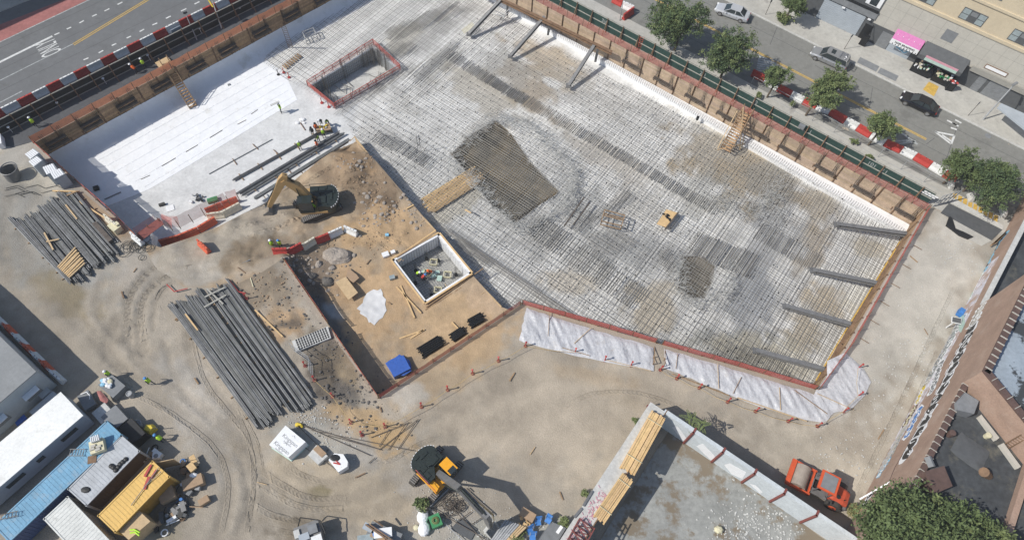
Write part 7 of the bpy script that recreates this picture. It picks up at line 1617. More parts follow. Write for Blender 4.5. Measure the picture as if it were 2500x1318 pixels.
# ================================================================== TREES
def tree_parts(t, R_, Hc, zc, n_cl, per, leaf, mats, seed, flat=.8, trunk=True):
    random.seed(seed); cs = []
    nb = 9
    lobes = [(Vector((random.uniform(-.55, .55), random.uniform(-.55, .55), random.uniform(-.3, .45))) * R_, random.uniform(.38, .6) * R_) for _ in range(nb)] + [(Vector((0, 0, 0)), .6 * R_)]
    m_ = MB()
    for k in range(n_cl):
        lc, lr = random.choice(lobes); v = Vector((random.gauss(0, 1), random.gauss(0, 1), random.gauss(0, 1))).normalized() * lr * random.uniform(.55, 1.12)
        c_ = lc + v; c_.z *= flat; m_.cur = min(len(mats) - 1, max(0, int(random.gauss(.9, .8)))); cr = random.uniform(.3, .62) * (R_ / 3.5) ** .5
        for _ in range(per):
            p = c_ + Vector((random.gauss(0, .5), random.gauss(0, .5), random.gauss(0, .35))) * cr; n_ = Vector((random.gauss(0, .6), random.gauss(0, .6), random.uniform(.2, 1.2))).normalized()
            a_ = n_.orthogonal().normalized(); a_.rotate(Matrix.Rotation(random.uniform(0, 6.28), 3, n_)); b_ = n_.cross(a_); s_ = leaf * random.uniform(.6, 1.3)
            z_ = Vector((0, 0, zc)); m_.add([p + z_ - a_ * s_, p + z_ + b_ * s_ * .5, p + z_ + a_ * s_, p + z_ - b_ * s_ * .5], [(0, 1, 2, 3)])
    m_.cur = 0; m_.build('crown', mats, t)
    if trunk:
        m_ = MB(); m_.cyl((0, 0, 0), (.1, .05, zc * .55), .16 * (R_ / 3) ** .5, 8, .12)
        for lc, lr in lobes[:7]: q = lc.copy(); q.z *= flat; m_.cyl((.1, .05, zc * .5), q * .8 + Vector((0, 0, zc)), .09, 5, .03)
        m_.build('trunk', 'bark', t)
tr = [((1668, 55), 3.6, 4.8, 'largest street tree, dark and broad, near the top of the frame', 12, 'd'), ((1783, 130), 2.9, 4.3, 'street tree just right of the largest one', 13, 'd'), ((1897, 190), 1.5, 3.6, 'smallest street tree, by the worn white hatching', 14, 'm'), ((1997, 232), 2.0, 3.8, 'left leafy half of the pale street tree across from the minivan', 15, 'p'), ((2045, 200), 1.9, 3.9, 'right leafy half of the pale street tree across from the minivan', 16, 'p'),
      ((2155, 308), 1.7, 3.6, 'small pale street tree near the worn triangle marking', 17, 'p'), ((2348, 402), 1.9, 3.8, 'bushy street tree above the metal gate', 18, 'm'), ((2440, 452), 2.9, 4.0, 'large dark street tree at the right edge above the mat', 19, 'd'), ((2395, 425), 1.6, 3.5, 'street tree squeezed between two larger ones at the right edge', 20, 'm'), ((1935, 10), 1.5, 3.2, 'tree beside the roller shutter at the top edge', 22, 'm')]
for px, r_, zc, lb, sd_, kd2 in tr:
    w = P(*px, zc); t = thing('street_tree', lb, 'tree', (w.x, w.y, 0), 0, 'street trees'); ms = {'d': ['leaf_c', 'leaf_a', 'leaf_b'], 'm': ['leaf_a', 'leaf_a', 'leaf_b'], 'p': ['leaf_b', 'leaf_a', 'leaf_b']}[kd2]
    tree_parts(t, r_ * 1.16, 0, zc, int(120 * r_ ** 1.5 / 2), 46, .125, ms, sd_)
w = P(2285, 1345, 12.2); t = thing('large_tree', 'very large green tree covering the bottom right corner', 'tree', (w.x, w.y, 0)); tree_parts(t, 6.1, 0, 11.4, 2300, 44, .15, ['leaf_a', 'leaf_a', 'leaf_b'], 40, .7)
w = P(2435, 1340, 12); t = thing('large_tree', 'lower tree right of the very large one at the bottom edge', 'tree', (w.x, w.y, 0)); tree_parts(t, 2.6, 0, 11.0, 400, 44, .14, ['leaf_a', 'leaf_b'], 41, .7)
def bush(label, px, r_, n_, mats, seed, z=0, h=.6):
    w = P(*px, z); t = thing('bush', label, 'bush', (w.x, w.y, z)); tree_parts(t, r_, 0, h, n_, 26, .13, mats, seed, .6, False)
bush('green shrub bed at the far curb beside the top tree', (1908, 52), 1.3, 60, ['leaf_b', 'leaf_b'], 50, .1)
bush('weedy bush by the green machine under the excavator arm', (1032, 1236), .8, 30, ['leaf_b', 'leaf_a'], 51)
bush('weeds at the lower left foot of the thick wall', (1372, 1275), .6, 18, ['leaf_b'], 52)
bush('weeds halfway along the left foot of the thick wall', (1425, 1205), .4, 10, ['leaf_b'], 53)
bush('weeds near the top left of the thick wall', (1552, 1035), .4, 10, ['leaf_b'], 54)
bush('dry weeds at the south foot of the brick wall', (2085, 1252), .9, 26, ['dry_leaf', 'leaf_b'], 55)
bush('green weeds between the grey sheets and the blue chairs', (1262, 1306), .8, 24, ['leaf_b'], 56)
for i, px in enumerate([(1880, 290), (1930, 262), (2080, 352), (2120, 392), (1850, 240)]): bush('low weeds in the tree pits of the near sidewalk, %s along it' % ORD[i], px, .5, 12, ['leaf_b'], 60 + i)
# fern like sumac shoots behind the grey wall
def sumac(label, px, seed, n_=7, r_=1.1):
    random.seed(seed); w = P(*px, 0); t = thing('sumac_plant', label, 'plant', (w.x, w.y, 0)); m_ = MB()
    for k in range(n_):
        a_ = k * 6.28 / n_ + random.uniform(-.2, .2); e = Vector((math.cos(a_), math.sin(a_), 0)); z0 = random.uniform(3.0, 3.6); s_ = Vector((-e.y, e.x, 0))
        for j in range(9):
            d_ = (j + 1) / 9 * r_; p = Vector((0, 0, z0)) + e * d_ + Vector((0, 0, .25 - d_ * d_ * .35)); l_ = .26 * (1 - j / 12)
            for sg in (-1, 1): m_.add([p, p + s_ * sg * l_ + e * .1, p + s_ * sg * l_ * 1.05 + e * .02, p + s_ * sg * l_ * .6 - e * .05], [(0, 1, 2, 3)])
    m_.build('fronds', 'leaf_b', t); m_ = MB(); m_.cyl((0, 0, 0), (0, 0, 3.2), .05, 6, .03); m_.build('stem', 'bark', t)
sumac('fern leaved sumac shoot behind the top of the grey wall, left of two', (1665, 1050), 1); sumac('fern leaved sumac shoot behind the grey wall, right of two', (1688, 1062), 2, 6, .9)
# ================================================================== PEOPLE
def person_mesh(pose):
    J = {}
    lean = {'walk': .12, 'stand': .03, 'bend': .75, 'carry': .05, 'kneel': .6}[pose]; hz = {'kneel': .55, 'bend': .88}.get(pose, .93)
    hip = Vector((0, 0, hz)); up = Vector((math.sin(lean), 0, math.cos(lean))); chest = hip + up * .38; neck = hip + up * .53; head = neck + Vector((up.x * .6 + .04, 0, .8)).normalized() * .17
    V = [hip, hip + up * .2, chest, neck, head - up * 0 + Vector((0, 0, 0))]; E_ = [(0, 1), (1, 2), (2, 3), (3, 4)]; Rr = [(.15, .12), (.14, .11), (.17, .12), (.06, .06), (.095, .11)]
    def ch(par, pts, rr):
        k = par
        for p, r_ in zip(pts, rr): V.append(Vector(p)); Rr.append((r_, r_)); E_.append((k, len(V) - 1)); k = len(V) - 1
    hands = []
    for s in (-1, 1):
        if pose == 'walk': kn = Vector((.12 * s + .05, .1 * s, .5)); ft_ = Vector((.3 * s, .1 * s, .08))
        elif pose == 'kneel': kn = Vector((.3, .13 * s, .12 if s < 0 else .5)); ft_ = Vector((-.1 if s < 0 else .3, .13 * s, .06))
        else: kn = Vector((.06, .13 * s, .5)); ft_ = Vector((0, .15 * s, .08))
        ch(0, [hip + Vector((0, .1 * s, -.06)), kn, ft_, ft_ + Vector((.17, 0, -.03))], [.095, .06, .045, .04])
        sh_ = chest + up * .08 + Vector((0, .19 * s, 0))
        if pose == 'walk': el = sh_ + Vector((-.12 * s, .06 * s, -.27)); ha = el + Vector((.12 - .06 * s, 0, -.22))
        elif pose == 'carry': el = sh_ + Vector((.1, .1 * s, .1)); ha = el + Vector((.05, -.06 * s, .24))
        elif pose in ('bend', 'kneel'): el = sh_ + Vector((.12, .05 * s, -.24)); ha = el + Vector((.12, -.05 * s, -.2))
        else: el = sh_ + Vector((.0, .07 * s, -.28)); ha = el + Vector((.16, -.04 * s, -.17))
        ch(2, [sh_, el, ha], [.062, .045, .032]); d = (ha - el).normalized(); ch(len(V) - 1, [ha + d * .07], [.036]); hands.append((ha + d * .06, d, s))
    me = bpy.data.meshes.new('b'); me.from_pydata(V, E_, []); o = bpy.data.objects.new('b', me); S.collection.objects.link(o)
    md = o.modifiers.new('s', 'SKIN'); sv = me.skin_vertices[0].data
    for i, r_ in enumerate(Rr): sv[i].radius = r_; sv[i].use_root = (i == 0)
    o.modifiers.new('u', 'SUBSURF').levels = 1
    bpy.context.view_layer.update(); dg = bpy.context.evaluated_depsgraph_get(); m2 = bpy.data.meshes.new_from_object(o.evaluated_get(dg)); bpy.data.objects.remove(o)
    mb = MB(); mb.v = [tuple(v.co) for v in m2.vertices]
    for p in m2.polygons:
        c_ = p.center; k = 1 if c_.z < hz + .02 and abs(c_.y) < .3 else 2
        if (c_ - head).length < .16 or c_.z > neck.z + .02 and pose != 'bend' and pose != 'carry': k = 0
        for hp, d, s in hands:
            if (c_ - hp).length < .1: k = 0
        if c_.z < .12: k = 3
        mb.f.append(tuple(p.vertices)); mb.m.append(k); mb.c.append((1, 1, 1))
    mb.cur = 0
    for hp, d, s in hands:
        sd_ = Vector((0, 1, 0)).cross(d).normalized()
        for k in range(4):
            b_ = hp + sd_ * ((k - 1.5) * .02) + d * .02; l_ = (.035, .042, .04, .03)[k]; m1 = b_ + d * l_; e = Vector((0, -s * .02, 0)); mb.cyl(b_, m1, .009, 5, .008); mb.cyl(m1, m1 + d * l_ * .7 + e, .008, 5, .006)
        b_ = hp + sd_ * .035; mb.cyl(b_ - d * .03, b_ + sd_ * .03 + d * .01, .011, 5, .009)
    fwd = Vector((1, 0, 0)); mb.cyl(head + fwd * .085, head + fwd * .12 + Vector((0, 0, -.02)), .018, 5, .012)
    for e in (-1, 1): mb.ball(head + Vector((0, .095 * e, 0)), .025, (.6, .5, 1.2), 6, 4)
    mb.cur = 3
    for e in (-1, 1): mb.ball(head + Vector((.088, .035 * e, .02)), .012, (1, 1, 1), 6, 4)
    mb.beam(head + Vector((.1, -.025, -.05)), head + Vector((.1, .025, -.05)), .01, .008)
    # vest ring from torso
    ve = MB(); rs = []
    side = Vector((0, 1, 0)); fo = up.cross(side).normalized() * -1
    for k, (h_, a_, b_) in enumerate(((-.02, .20, .165), (.12, .19, .155), (.3, .215, .165), (.44, .22, .155), (.53, .1, .1))):
        c_ = hip + up * h_; rs.append([c_ + side * (a_ * math.cos(q * .524)) + fo * (b_ * math.sin(q * .524)) for q in range(12)])
    ve.loft(rs)
    hat = MB(); hat.ball(head + Vector((0, 0, .06)), .135, (1.08, .95, .95), 12, 6); hat.cyl(head + Vector((.03, 0, .045)), head + Vector((.03, 0, .06)), .165, 12)
    return mb, ve, hat
PM = {k: person_mesh(k) for k in ('walk', 'stand', 'bend', 'carry', 'kneel')}
CACHE = {}
def person(label, px, z, face, pose='stand', vest='hivis', hat='hat_white', legs='jeans', shirt='jeans'):
    """face: image point the person looks towards"""
    w = P(*px, z); az = AZ(px, face, z); t = thing('person', label, 'person', w, az)
    mb, ve, ht = PM[pose]
    for nm, b_, ms in (('body', mb, ['skin', legs, shirt, 'black']), ('vest', ve, [vest]), ('hard_hat', ht, [hat])):
        key = (pose, nm, tuple(ms))
        if key not in CACHE: o_ = b_.build(nm, ms, t, smooth=True); CACHE[key] = o_.data
        else: o_ = bpy.data.objects.new(nm, CACHE[key]); S.collection.objects.link(o_); o_.parent = t
    return t
person('worker in lime vest walking beside the building shadow, left of two', (276, 921), 0, (200, 915), 'walk')
person('worker with blue helmet walking in the open yard, right of two', (373, 938), 0, (330, 925), 'walk', hat='hat_blue')
person('worker with blue helmet bending near the yellow machine', (402, 1077), 0, (370, 1060), 'bend', hat='hat_blue')
person('worker in lime vest left of the pair behind the red barriers', (668, 606), -1.7, (640, 560), 'stand')
person('worker in lime vest right of the pair behind the red barriers', (688, 606), -1.7, (640, 580), 'stand', hat='hat_blue')
person('worker carrying a white board on the shoulder on the membrane', (688, 275), FLOOR, (640, 290), 'carry')
m_ = MB(); a_, b_ = P(660, 258, FLOOR + 2.0), P(682, 248, FLOOR + 2.0); m_.beam(a_, b_, .28, .06); one('carried_board', m_, 'concrete_light', 'pale board carried by the worker on the membrane', 'board')
for px, ps, vv, hh_, lb in (((786, 305), 'bend', 'black', 'hat_white', 'worker in dark clothes with white helmet at the back of the group'), ((801, 306), 'bend', 'hivis', 'black', 'worker in lime vest at the right back of the group'), ((774, 322), 'stand', 'hivis_orange', 'black', 'worker in red vest at the left of the group'), ((765, 332), 'stand', 'black', 'black', 'worker in black at the far left of the group'), ((779, 346), 'bend', 'hivis', 'black', 'worker in lime vest bending over the bars'), ((792, 336), 'stand', 'hivis', 'hat_white', 'worker with white helmet and grey trousers in the group'), ((777, 364), 'stand', 'hivis_orange', 'black', 'worker in orange standing between the bar stacks'), ((734, 366), 'stand', 'hivis', 'hat_white', 'worker in lime vest standing alone left of the group')):
    person(lb, px, FLOOR, (px[0] + random.uniform(-30, 30), px[1] + random.uniform(-5, 40)), ps, vv, hh_, legs=random.choice(['jeans', 'mid_grey']))
person('kneeling worker in lime vest in the white walled pit', (1020, 672), -4.1, (1050, 690), 'kneel'); person('kneeling worker in dark shirt in the white walled pit', (1032, 682), -4.1, (1060, 680), 'kneel', vest='bar_red', hat='hat_blue'); person('kneeling worker in orange vest in the white walled pit', (1053, 668), -4.1, (1020, 690), 'kneel', vest='hivis_orange', hat='hivis_orange')
person('worker in lime shirt by the black hoarding at the far left', (90, 311), 0, (70, 290), 'walk', hat='hat_white'); person('worker in orange by the black hoarding, left of two', (336, 180), 0, (300, 170), 'bend', vest='hivis_orange', hat='hat_white'); person('worker in lime vest by the black hoarding, right of two', (356, 168), 0, (340, 140), 'stand')
w = P(770, 508, -1.0); person('operator in lime vest seated in the tan excavator cab', Q((w.x, w.y, -1.2)), -1.35, (700, 520), 'kneel', hat='hivis')
# ================================================================== CLUTTER
def clutter_box(name, label, px, z, dims, rz, mt_, cat): m_ = MB(); w = P(*px, z); m_.box((w.x, w.y, z), dims, rz=rz); return one(name, m_, mt_, label, cat)
t = thing('material_bin', 'blue lined bin heaped with white and blue bags by the trailer', 'bin'); w = P(277, 944, .6); m_ = MB(); m_.box((w.x, w.y, .5), (2.2, 1.5, 1.0), rz=-.55); m_.build('shell', 'mid_grey', t)
random.seed(9)
for k in range(16): m_ = MB(); m_.ball((w.x - .5 + random.uniform(-.45, .55), w.y + .25 + random.uniform(-.5, .4), 1.1 + random.uniform(0, .15)), random.uniform(.12, .25), (1.3, 1, .6), 6, 4); m_.build('bag', random.choice(['white', 'blue', 'light_blue', 'cream', 'white']), t)
sheeting('red_sheet', 'faded red sheet between the bin and the grey cart by the trailer', [(236, 955), (246, 955), (266, 975), (262, 985), (246, 978)], .7, 1, .35, 'bus_red')
t = thing('utility_cart', 'grey cart with a bent white pipe near the trailer corner', 'cart'); w = P(214, 978, .6); m_ = MB(); m_.box((w.x, w.y, .6), (1.8, 1.1, .5), rz=-.8); m_.build('tray', 'mid_grey', t); m_ = MB(); m_.tube([(w.x - .7, w.y + .5, .9), (w.x - .1, w.y + .7, 1.1), (w.x + .3, w.y + .4, 1.1), (w.x + .3, w.y + .1, .9)], .05, 6); m_.build('pipe', 'white', t)
for i, (px, mt_, dm, lb) in enumerate((((257, 1012), 'concrete_light', (1.6, 1.4, 1.0), 'pale grey box at the end of the blue container'), ((286, 1024), 'mid_grey', (2.0, 1.6, 1.2), 'grey lidded box right of the pale one at the blue container'), ((325, 1060), 'black', (2.2, 1.8, 1.4), 'black lidded box at the end of the grey container'))):
    clutter_box('storage_box', lb, px, dm[2] / 2, dm, -.65, mt_, 'box')
m_ = MB(); w = P(334, 1036, .5); m_.torus((w.x, w.y, .6), .42, .05, 18); m_.cyl((w.x, w.y, 0), (w.x, w.y, .5), .36, 12); one('barrel', m_, 'pale_pipe', 'round barrel with pale rim beside the black lidded box', 'barrel')
m_ = MB(); w = P(317, 962, .5); m_.cyl((w.x, w.y, 0), (w.x, w.y, .7), .3, 12); m_.torus((w.x, w.y, .72), .25, .05, 14); one('barrel', m_, 'pale_pipe', 'dark barrel with white ring beside the blue lined bin', 'barrel')
t = thing('plate_compactor', 'yellow plate compactor parked at the shadow edge', 'compactor'); w = P(368, 1048, .3); m_ = MB(); m_.loft([[Vector((w.x + x * k, w.y + y * k, z)) for x, y in ((-.6, -.3), (.2, -.5), (.6, .1), (.2, .45), (-.5, .4))] for k, z in ((1, .1), (1, .5), (.6, .8))]); m_.build('body', 'yellow', t); m_ = MB(); m_.tube([(w.x + .3, w.y, .7), (w.x + 1.0, w.y + .1, 1.0)], .04); m_.build('handle', 'black', t)
random.seed(14)
kinds = ['black', 'mid_grey', 'black', 'dark_grey', 'cardboard', 'rust', 'steel_grey', 'pale_pipe', 'blue', 'cable', 'white', 'black_plastic']
cl_ = []
for i in range(70):
    c_ = random.choice([(465, 1150, 22, 22), (455, 1180, 25, 22), (430, 1215, 25, 18), (410, 1260, 30, 20), (375, 1290, 30, 16), (370, 1110, 20, 12), (440, 1240, 12, 20)]); x, y = random.gauss(c_[0], c_[2] * .7), random.gauss(c_[1], c_[3] * .7)
    w = P(x, y, .3)
    if (w - P(412, 1164, .3)).dot(Vector((0, 0, 1))) != 0: pass
    inside = inpoly(w.x, w.y, [qy(-.3, -.3), qy(Ly + .3, -.3), qy(Ly + .3, Wy + .3), qy(-.3, Wy + .3)]) or inpoly(w.x, w.y, [P(*q, 0) for q in ((350, 1250), (380, 1290), (320, 1330), (285, 1300))])
    if inside: continue
    m_ = MB(); k = random.random()
    if k < .4: m_.box((w.x, w.y, .3), (random.uniform(.3, 1.1), random.uniform(.2, .6), random.uniform(.2, .6)), rz=random.uniform(0, 3))
    elif k < .6: m_.cyl((w.x, w.y, .05), (w.x, w.y, random.uniform(.3, .7)), random.uniform(.14, .3), 10)
    elif k < .8: a_ = random.uniform(0, 3); m_.cyl((w.x, w.y, .3), (w.x + math.cos(a_) * 1.2, w.y + math.sin(a_) * 1.2, .35), .05, 6)
    else: m_.torus((w.x, w.y, .15), random.uniform(.2, .35), .06, 12)
    cl_.append((y, x, m_, random.choice(kinds)))
cl_.sort(key=lambda q_: q_[0])
zones = []
for i, (y, x, m_, mt_) in enumerate(cl_):
    o_ = m_.build('scrap_item', mt_); tag(o_, '%s scrap in the heap right of the yellow container' % {'black': 'black', 'mid_grey': 'grey', 'dark_grey': 'dark grey', 'cardboard': 'brown', 'rust': 'rusty', 'steel_grey': 'steel', 'pale_pipe': 'pale grey', 'blue': 'blue', 'cable': 'dark cable', 'white': 'white', 'black_plastic': 'plastic'}[mt_], 'scrap', 'scrap heap right of the yellow container')
for px, z, lb, dm, rz, mt_ in (((473, 1125), .6, 'pale board propped at the top of the scrap heap', (1.2, .5, .05), -.9, 'new_timber'), ((468, 1140), .9, 'tan box on the top of the scrap heap', (.8, .6, .3), -.7, 'new_timber'), ((411, 1131), 1.2, 'sheet of plywood leaning at the end of the yellow container', (1.6, .06, 2.0), .3, 'ply'), ((473, 1178), .5, 'tan cloth covered cart in the scrap heap', (1.8, 1.0, .8), .5, 'cardboard'), ((410, 1208), .6, 'grey brown hooded box beside the yellow container side', (1.3, 1.2, 1.0), .6, 'cardboard')): clutter_box('board' if 'board' in lb or 'sheet' in lb else 'box', lb, px, z, dm, rz, mt_, 'box' if 'box' in lb or 'cart' in lb else 'board')
m_ = MB(); w = P(473, 1160, .8); m_.ball((w.x, w.y, .8), .3, (1.4, .9, .6), 8, 5); one('white_bag', m_, 'white', 'white bag on the scrap heap', 'bag')
t = thing('cable_spool', 'wooden pallet with a coil of cable and white fittings beside the scrap', 'pallet'); w = P(440, 1235, .3); m_ = MB(); m_.box((w.x, w.y, .1), (1.5, 1.3, .18), rz=.6); m_.build('pallet', 'dark_grey', t); m_ = MB()
for k in range(4): m_.torus((w.x - .1, w.y, .25 + k * .05), .42 - k * .03, .05, 14)
m_.build('coil', 'cable', t)
for k in range(6): m_ = MB(); m_.box((w.x - .1 + random.uniform(-.2, .2), w.y + random.uniform(-.2, .2), .4), (.12, .1, .08), rz=random.random()); m_.build('fitting', 'white', t)
# bottom edge vehicle and heaps
t = thing('site_machine', 'grey and white boxy machine at the bottom edge', 'machine'); w = P(757, 1312, 1.0); zr = .45
m_ = MB(); m_.box((w.x, w.y, .9), (2.2, 2.4, 1.2), rz=zr); m_.build('body', 'steel_grey', t)
for dx, dy, sx, sy, z, mt_ in ((-.35, .1, .9, .6, 1.7, 'shutter'), (.5, .5, .8, .8, 1.65, 'mid_grey'), (.65, -.55, .9, .8, 1.75, 'bar_white'), (-.45, -.6, .8, .5, 1.6, 'bar_white'), (-.9, .6, .5, .7, 1.55, 'concrete_light')):
    m_ = MB(); c_, s_ = math.cos(zr), math.sin(zr); m_.box((w.x + dx * c_ - dy * s_, w.y + dx * s_ + dy * c_, z), (sx, sy, .25), rz=zr); m_.build('panel', mt_, t)
m_ = MB(); m_.tube([(w.x - 1.2, w.y + .8, 1.2), (w.x - 1.0, w.y + 1.5, 1.9), (w.x + .8, w.y + 1.4, 1.9), (w.x + 1.4, w.y + .4, 1.6)], .05); m_.build('rail', 'black', t)
for k in range(3): m_ = MB(); m_.ball((w.x - 1.4 + k * .35, w.y - .7 - k * .12, 1.3), .22, (1.2, 1, .6), 7, 4); m_.build('bag', 'bar_white', t)
t = thing('material_heap', 'heap of white bags and packs with leaning boards at the bottom edge', 'heap')
for px, z, dm, rz, mt_ in (((910, 1292), 1.0, (1.8, .6, .3), -.35, 'shutter'), ((925, 1305), 1.0, (1.4, .8, .3), -.3, 'cardboard'), ((935, 1300), 1.2, (1.6, .8, .3), .2, 'white'), ((917, 1303), 1.15, (.5, .3, .15), .3, 'blue'), ((893, 1314), .8, (1.4, .6, .6), .2, 'glass_pale'), ((935, 1315), .5, (3, 2, .9), -.3, 'mid_grey')): m_ = MB(); w = P(*px, z); m_.box((w.x, w.y, z), dm, rz=rz); m_.build('pack', mt_, t)
m_ = MB(); m_.beam(P(893, 1280, 1.2), P(958, 1325, 1.6), .12, .3); m_.beam(P(902, 1279, 1.3), P(975, 1330, 1.7), .1, .25); m_.beam(P(913, 1268, 1.8), P(935, 1284, 1.5), .12, .1); m_.build('board', 'rust', t)
for i, px in enumerate(((1032, 1260), (1035, 1290))): m_ = MB(); w = P(*px, .4); m_.ball((w.x, w.y, .35), .62, (.9, 1.1, .6), 10, 6); one('white_sack', m_, 'white', '%s of two bulging white sacks beside the green machine' % ('upper', 'lower')[i], 'sack')
t = thing('green_machine', 'green box with a coiled hose on top beside the white sacks', 'machine'); w = P(1063, 1270, .8); m_ = MB(); m_.box((w.x, w.y, .45), (1.0, 1.1, .8), rz=.5); m_.build('body', 'green', t); m_ = MB(); m_.torus((w.x, w.y, .9), .3, .06, 14); m_.torus((w.x, w.y, .95), .2, .06, 12); m_.build('hose', 'leaf_b', t)
m_ = MB(); w = P(1016, 1287, .2); m_.ball((w.x, w.y, .2), .28, (1, 1, .6), 7, 4); one('cream_sack', m_, 'cream', 'small cream sack left of the white sacks', 'sack')
# steel frames and rods under the arm
t = thing('steel_frame_stack', 'stack of long steel frames and rods beneath the excavator arm', 'steel frames')
for k, (a_, b_, r_) in enumerate([((1048, 1240), (1130, 1318), .04), ((1052, 1238), (1210, 1330), .04), ((1105, 1240), (1180, 1318), .04), ((1128, 1195), (1200, 1260), .06), ((1134, 1192), (1205, 1256), .06), ((1140, 1190), (1150, 1200), .05), ((1122, 1200), (1192, 1268), .06), ((1150, 1280), (1196, 1250), .04), ((1120, 1270), (1150, 1248), .04), ((1050, 1236), (1098, 1190), .06), ((1058, 1238), (1104, 1196), .05), ((1066, 1236), (1108, 1200), .04)]):
    m_ = MB(); m_.cyl(P(*a_, .25), P(*b_, .3), r_, 6); m_.build('rod', 'steel' if k % 3 else 'pale_pipe', t)
m_ = MB()
for k in range(24): w = P(random.gauss(1105, 14), random.gauss(1235, 12), .3); m_.torus((w.x, w.y, .3), random.uniform(.15, .5), .03, 10, random.uniform(-.6, .6), random.uniform(0, 3))
one('wire_tangle', m_, 'steel', 'tangle of wire beneath the excavator arm', 'wire')
t = thing('steel_plate', 'dark steel tray between the rods under the bucket', 'plate'); m_ = MB(); m_.prism([P(*q, .2) for q in ((1125, 1262), (1165, 1290), (1150, 1318), (1100, 1290))], .02, .12); m_.build('plate', 'dark_grey', t)
random.seed(6)
for k in range(9):
    m_ = MB(); x = 1218 + k * 6; a_ = P(x + 18, 1268 + k * 2.2, .9 + .05 * (k % 3)); b_ = P(x - 22, 1325, .5); mdp = a_.lerp(b_, .5) + Vector((0, 0, .15)); m_.tube([a_, mdp, b_], .1, 7)
    one('drain_pipe', m_, 'pale_pipe' if k < 6 else 'ply', 'long curved pipe in the bundle left of the blue chairs, %s from the left' % ORD[k], 'pipe', 'pipes at the bottom edge')
t = thing('cardboard_pile', 'brown cardboard box with wooden blocks above the pipe bundle', 'box'); w = P(1288, 1256, .9); m_ = MB(); m_.box((w.x, w.y, .75), (1.4, .8, .7), rz=-.45); m_.build('box', 'cardboard', t)
for k in range(9): m_ = MB(); q = P(1272 + random.uniform(-8, 26), 1272 + random.uniform(-8, 12), .7); m_.box((q.x, q.y, .6), (.3, .25, .25), rz=random.random() * 3); m_.build('block', 'new_timber', t)
for i, (px, rz_) in enumerate((((1313, 1275), .2), ((1338, 1270), -.5), ((1294, 1296), .6), ((1300, 1312), .1))):
    t = thing('folding_chair', 'tumbled blue chair in the pile beside the grey sheets, %s' % ('upper left', 'upper right', 'middle', 'lowest')[i], 'chair', group='blue chairs at the bottom edge'); w = P(*px, .5); m_ = MB(); m_.box((w.x, w.y, .6), (.55, .5, .06), rz=rz_, rx=.3); m_.build('seat', 'blue', t); m_ = MB(); m_.box((w.x + .1, w.y + .35, .75), (.55, .06, .55), rz=rz_, rx=-.5); m_.build('backrest', 'blue', t)
    m_ = MB()
    for e in (-.25, .25): m_.beam((w.x + e, w.y - .35, .1), (w.x + e, w.y + .4, .95), .04, .04); m_.beam((w.x + e, w.y + .3, .1), (w.x + e, w.y - .25, .6), .04, .04)
    m_.build('legs', 'pale_pipe', t)
t = thing('corrugated_sheets', 'stack of grey corrugated sheets at the foot of the thick wall', 'sheets'); m_ = MB(); pA, pB, pC, pD = [P(*q, .5) for q in ((1346, 1272), (1382, 1288), (1350, 1340), (1312, 1322))]
m_.prism([pA, pB, pC, pD], .05, .5)
for k in range(10): a_, b_ = pA.lerp(pB, k / 10), pD.lerp(pC, k / 10); m_.beam(a_ + Vector((0, 0, .52 - .5)), b_ + Vector((0, 0, .52 - .5)), .05, .04)
m_.build('sheet', 'mid_grey', t); m_ = MB(); w = P(1366, 1292, .55); m_.box((w.x, w.y, .56), (.3, .75, .04), rz=-.6); m_.build('label_plate', 'white', t)
# poles and lamps
def pole(name, label, base, top_, h, r_, mt_, arm=None):
    b_ = P(*base); pl = Plane(base, (base[0] + (top_[0] - base[0]) * 1.0 + .01, top_[1])); t = thing(name, label, 'pole'); m_ = MB(); tp = P(*top_, h); m_.cyl(b_, tp, r_, 8, r_ * .6); m_.build('shaft', mt_, t); return t, tp
t, tp = pole('street_lamp', 'tall grey lamp pole leaning outward over the far sidewalk at the right', (2398, 294), (2478, 205), 5.6, .11, 'pale_pipe'); m_ = MB(); m_.box(tp, (.9, .3, .15), rz=.6); m_.build('lamp_head', 'mid_grey', t)
t, tp = pole('street_lamp', 'lamp pole in front of the black hoarding near the grey door', (481, 98), (452, 32), 3.2, .07, 'pale_pipe'); m_ = MB(); m_.box(tp, (.5, .25, .12), rz=.6); m_.build('lamp_head', 'black', t)
t, tp = pole('banner_pole', 'pole with a yellow banner crossing the top edge', (541, 70), (516, -5), 3.6, .09, 'concrete_light'); m_ = MB(); m_.beam(P(509, 0, 3.9), P(520, 18, 3.0), .06, .5); m_.build('banner', 'yellow', t)
t, tp = pole('sign_pole', 'grey pole by the white barrier at the top edge', (1513, 52), (1521, 8), 2.1, .06, 'mid_grey')
for i, (px, tx) in enumerate((((2060, 122), 'beside the minivan'), ((2362, 284), 'right of the black sedan'), ((1868, 38), 'near the shrub bed'))):
    w = P(*px); m_ = MB(); m_.cyl((w.x, w.y, .13), (w.x, w.y, 2.6), .035, 6); t = thing('sign_post', 'thin street sign post on the far sidewalk ' + tx, 'sign post'); m_.build('post', 'steel', t); m_ = MB(); m_.box((w.x, w.y, 2.45), (.3, .03, .45), rz=.5); m_.build('sign', 'mid_grey', t)
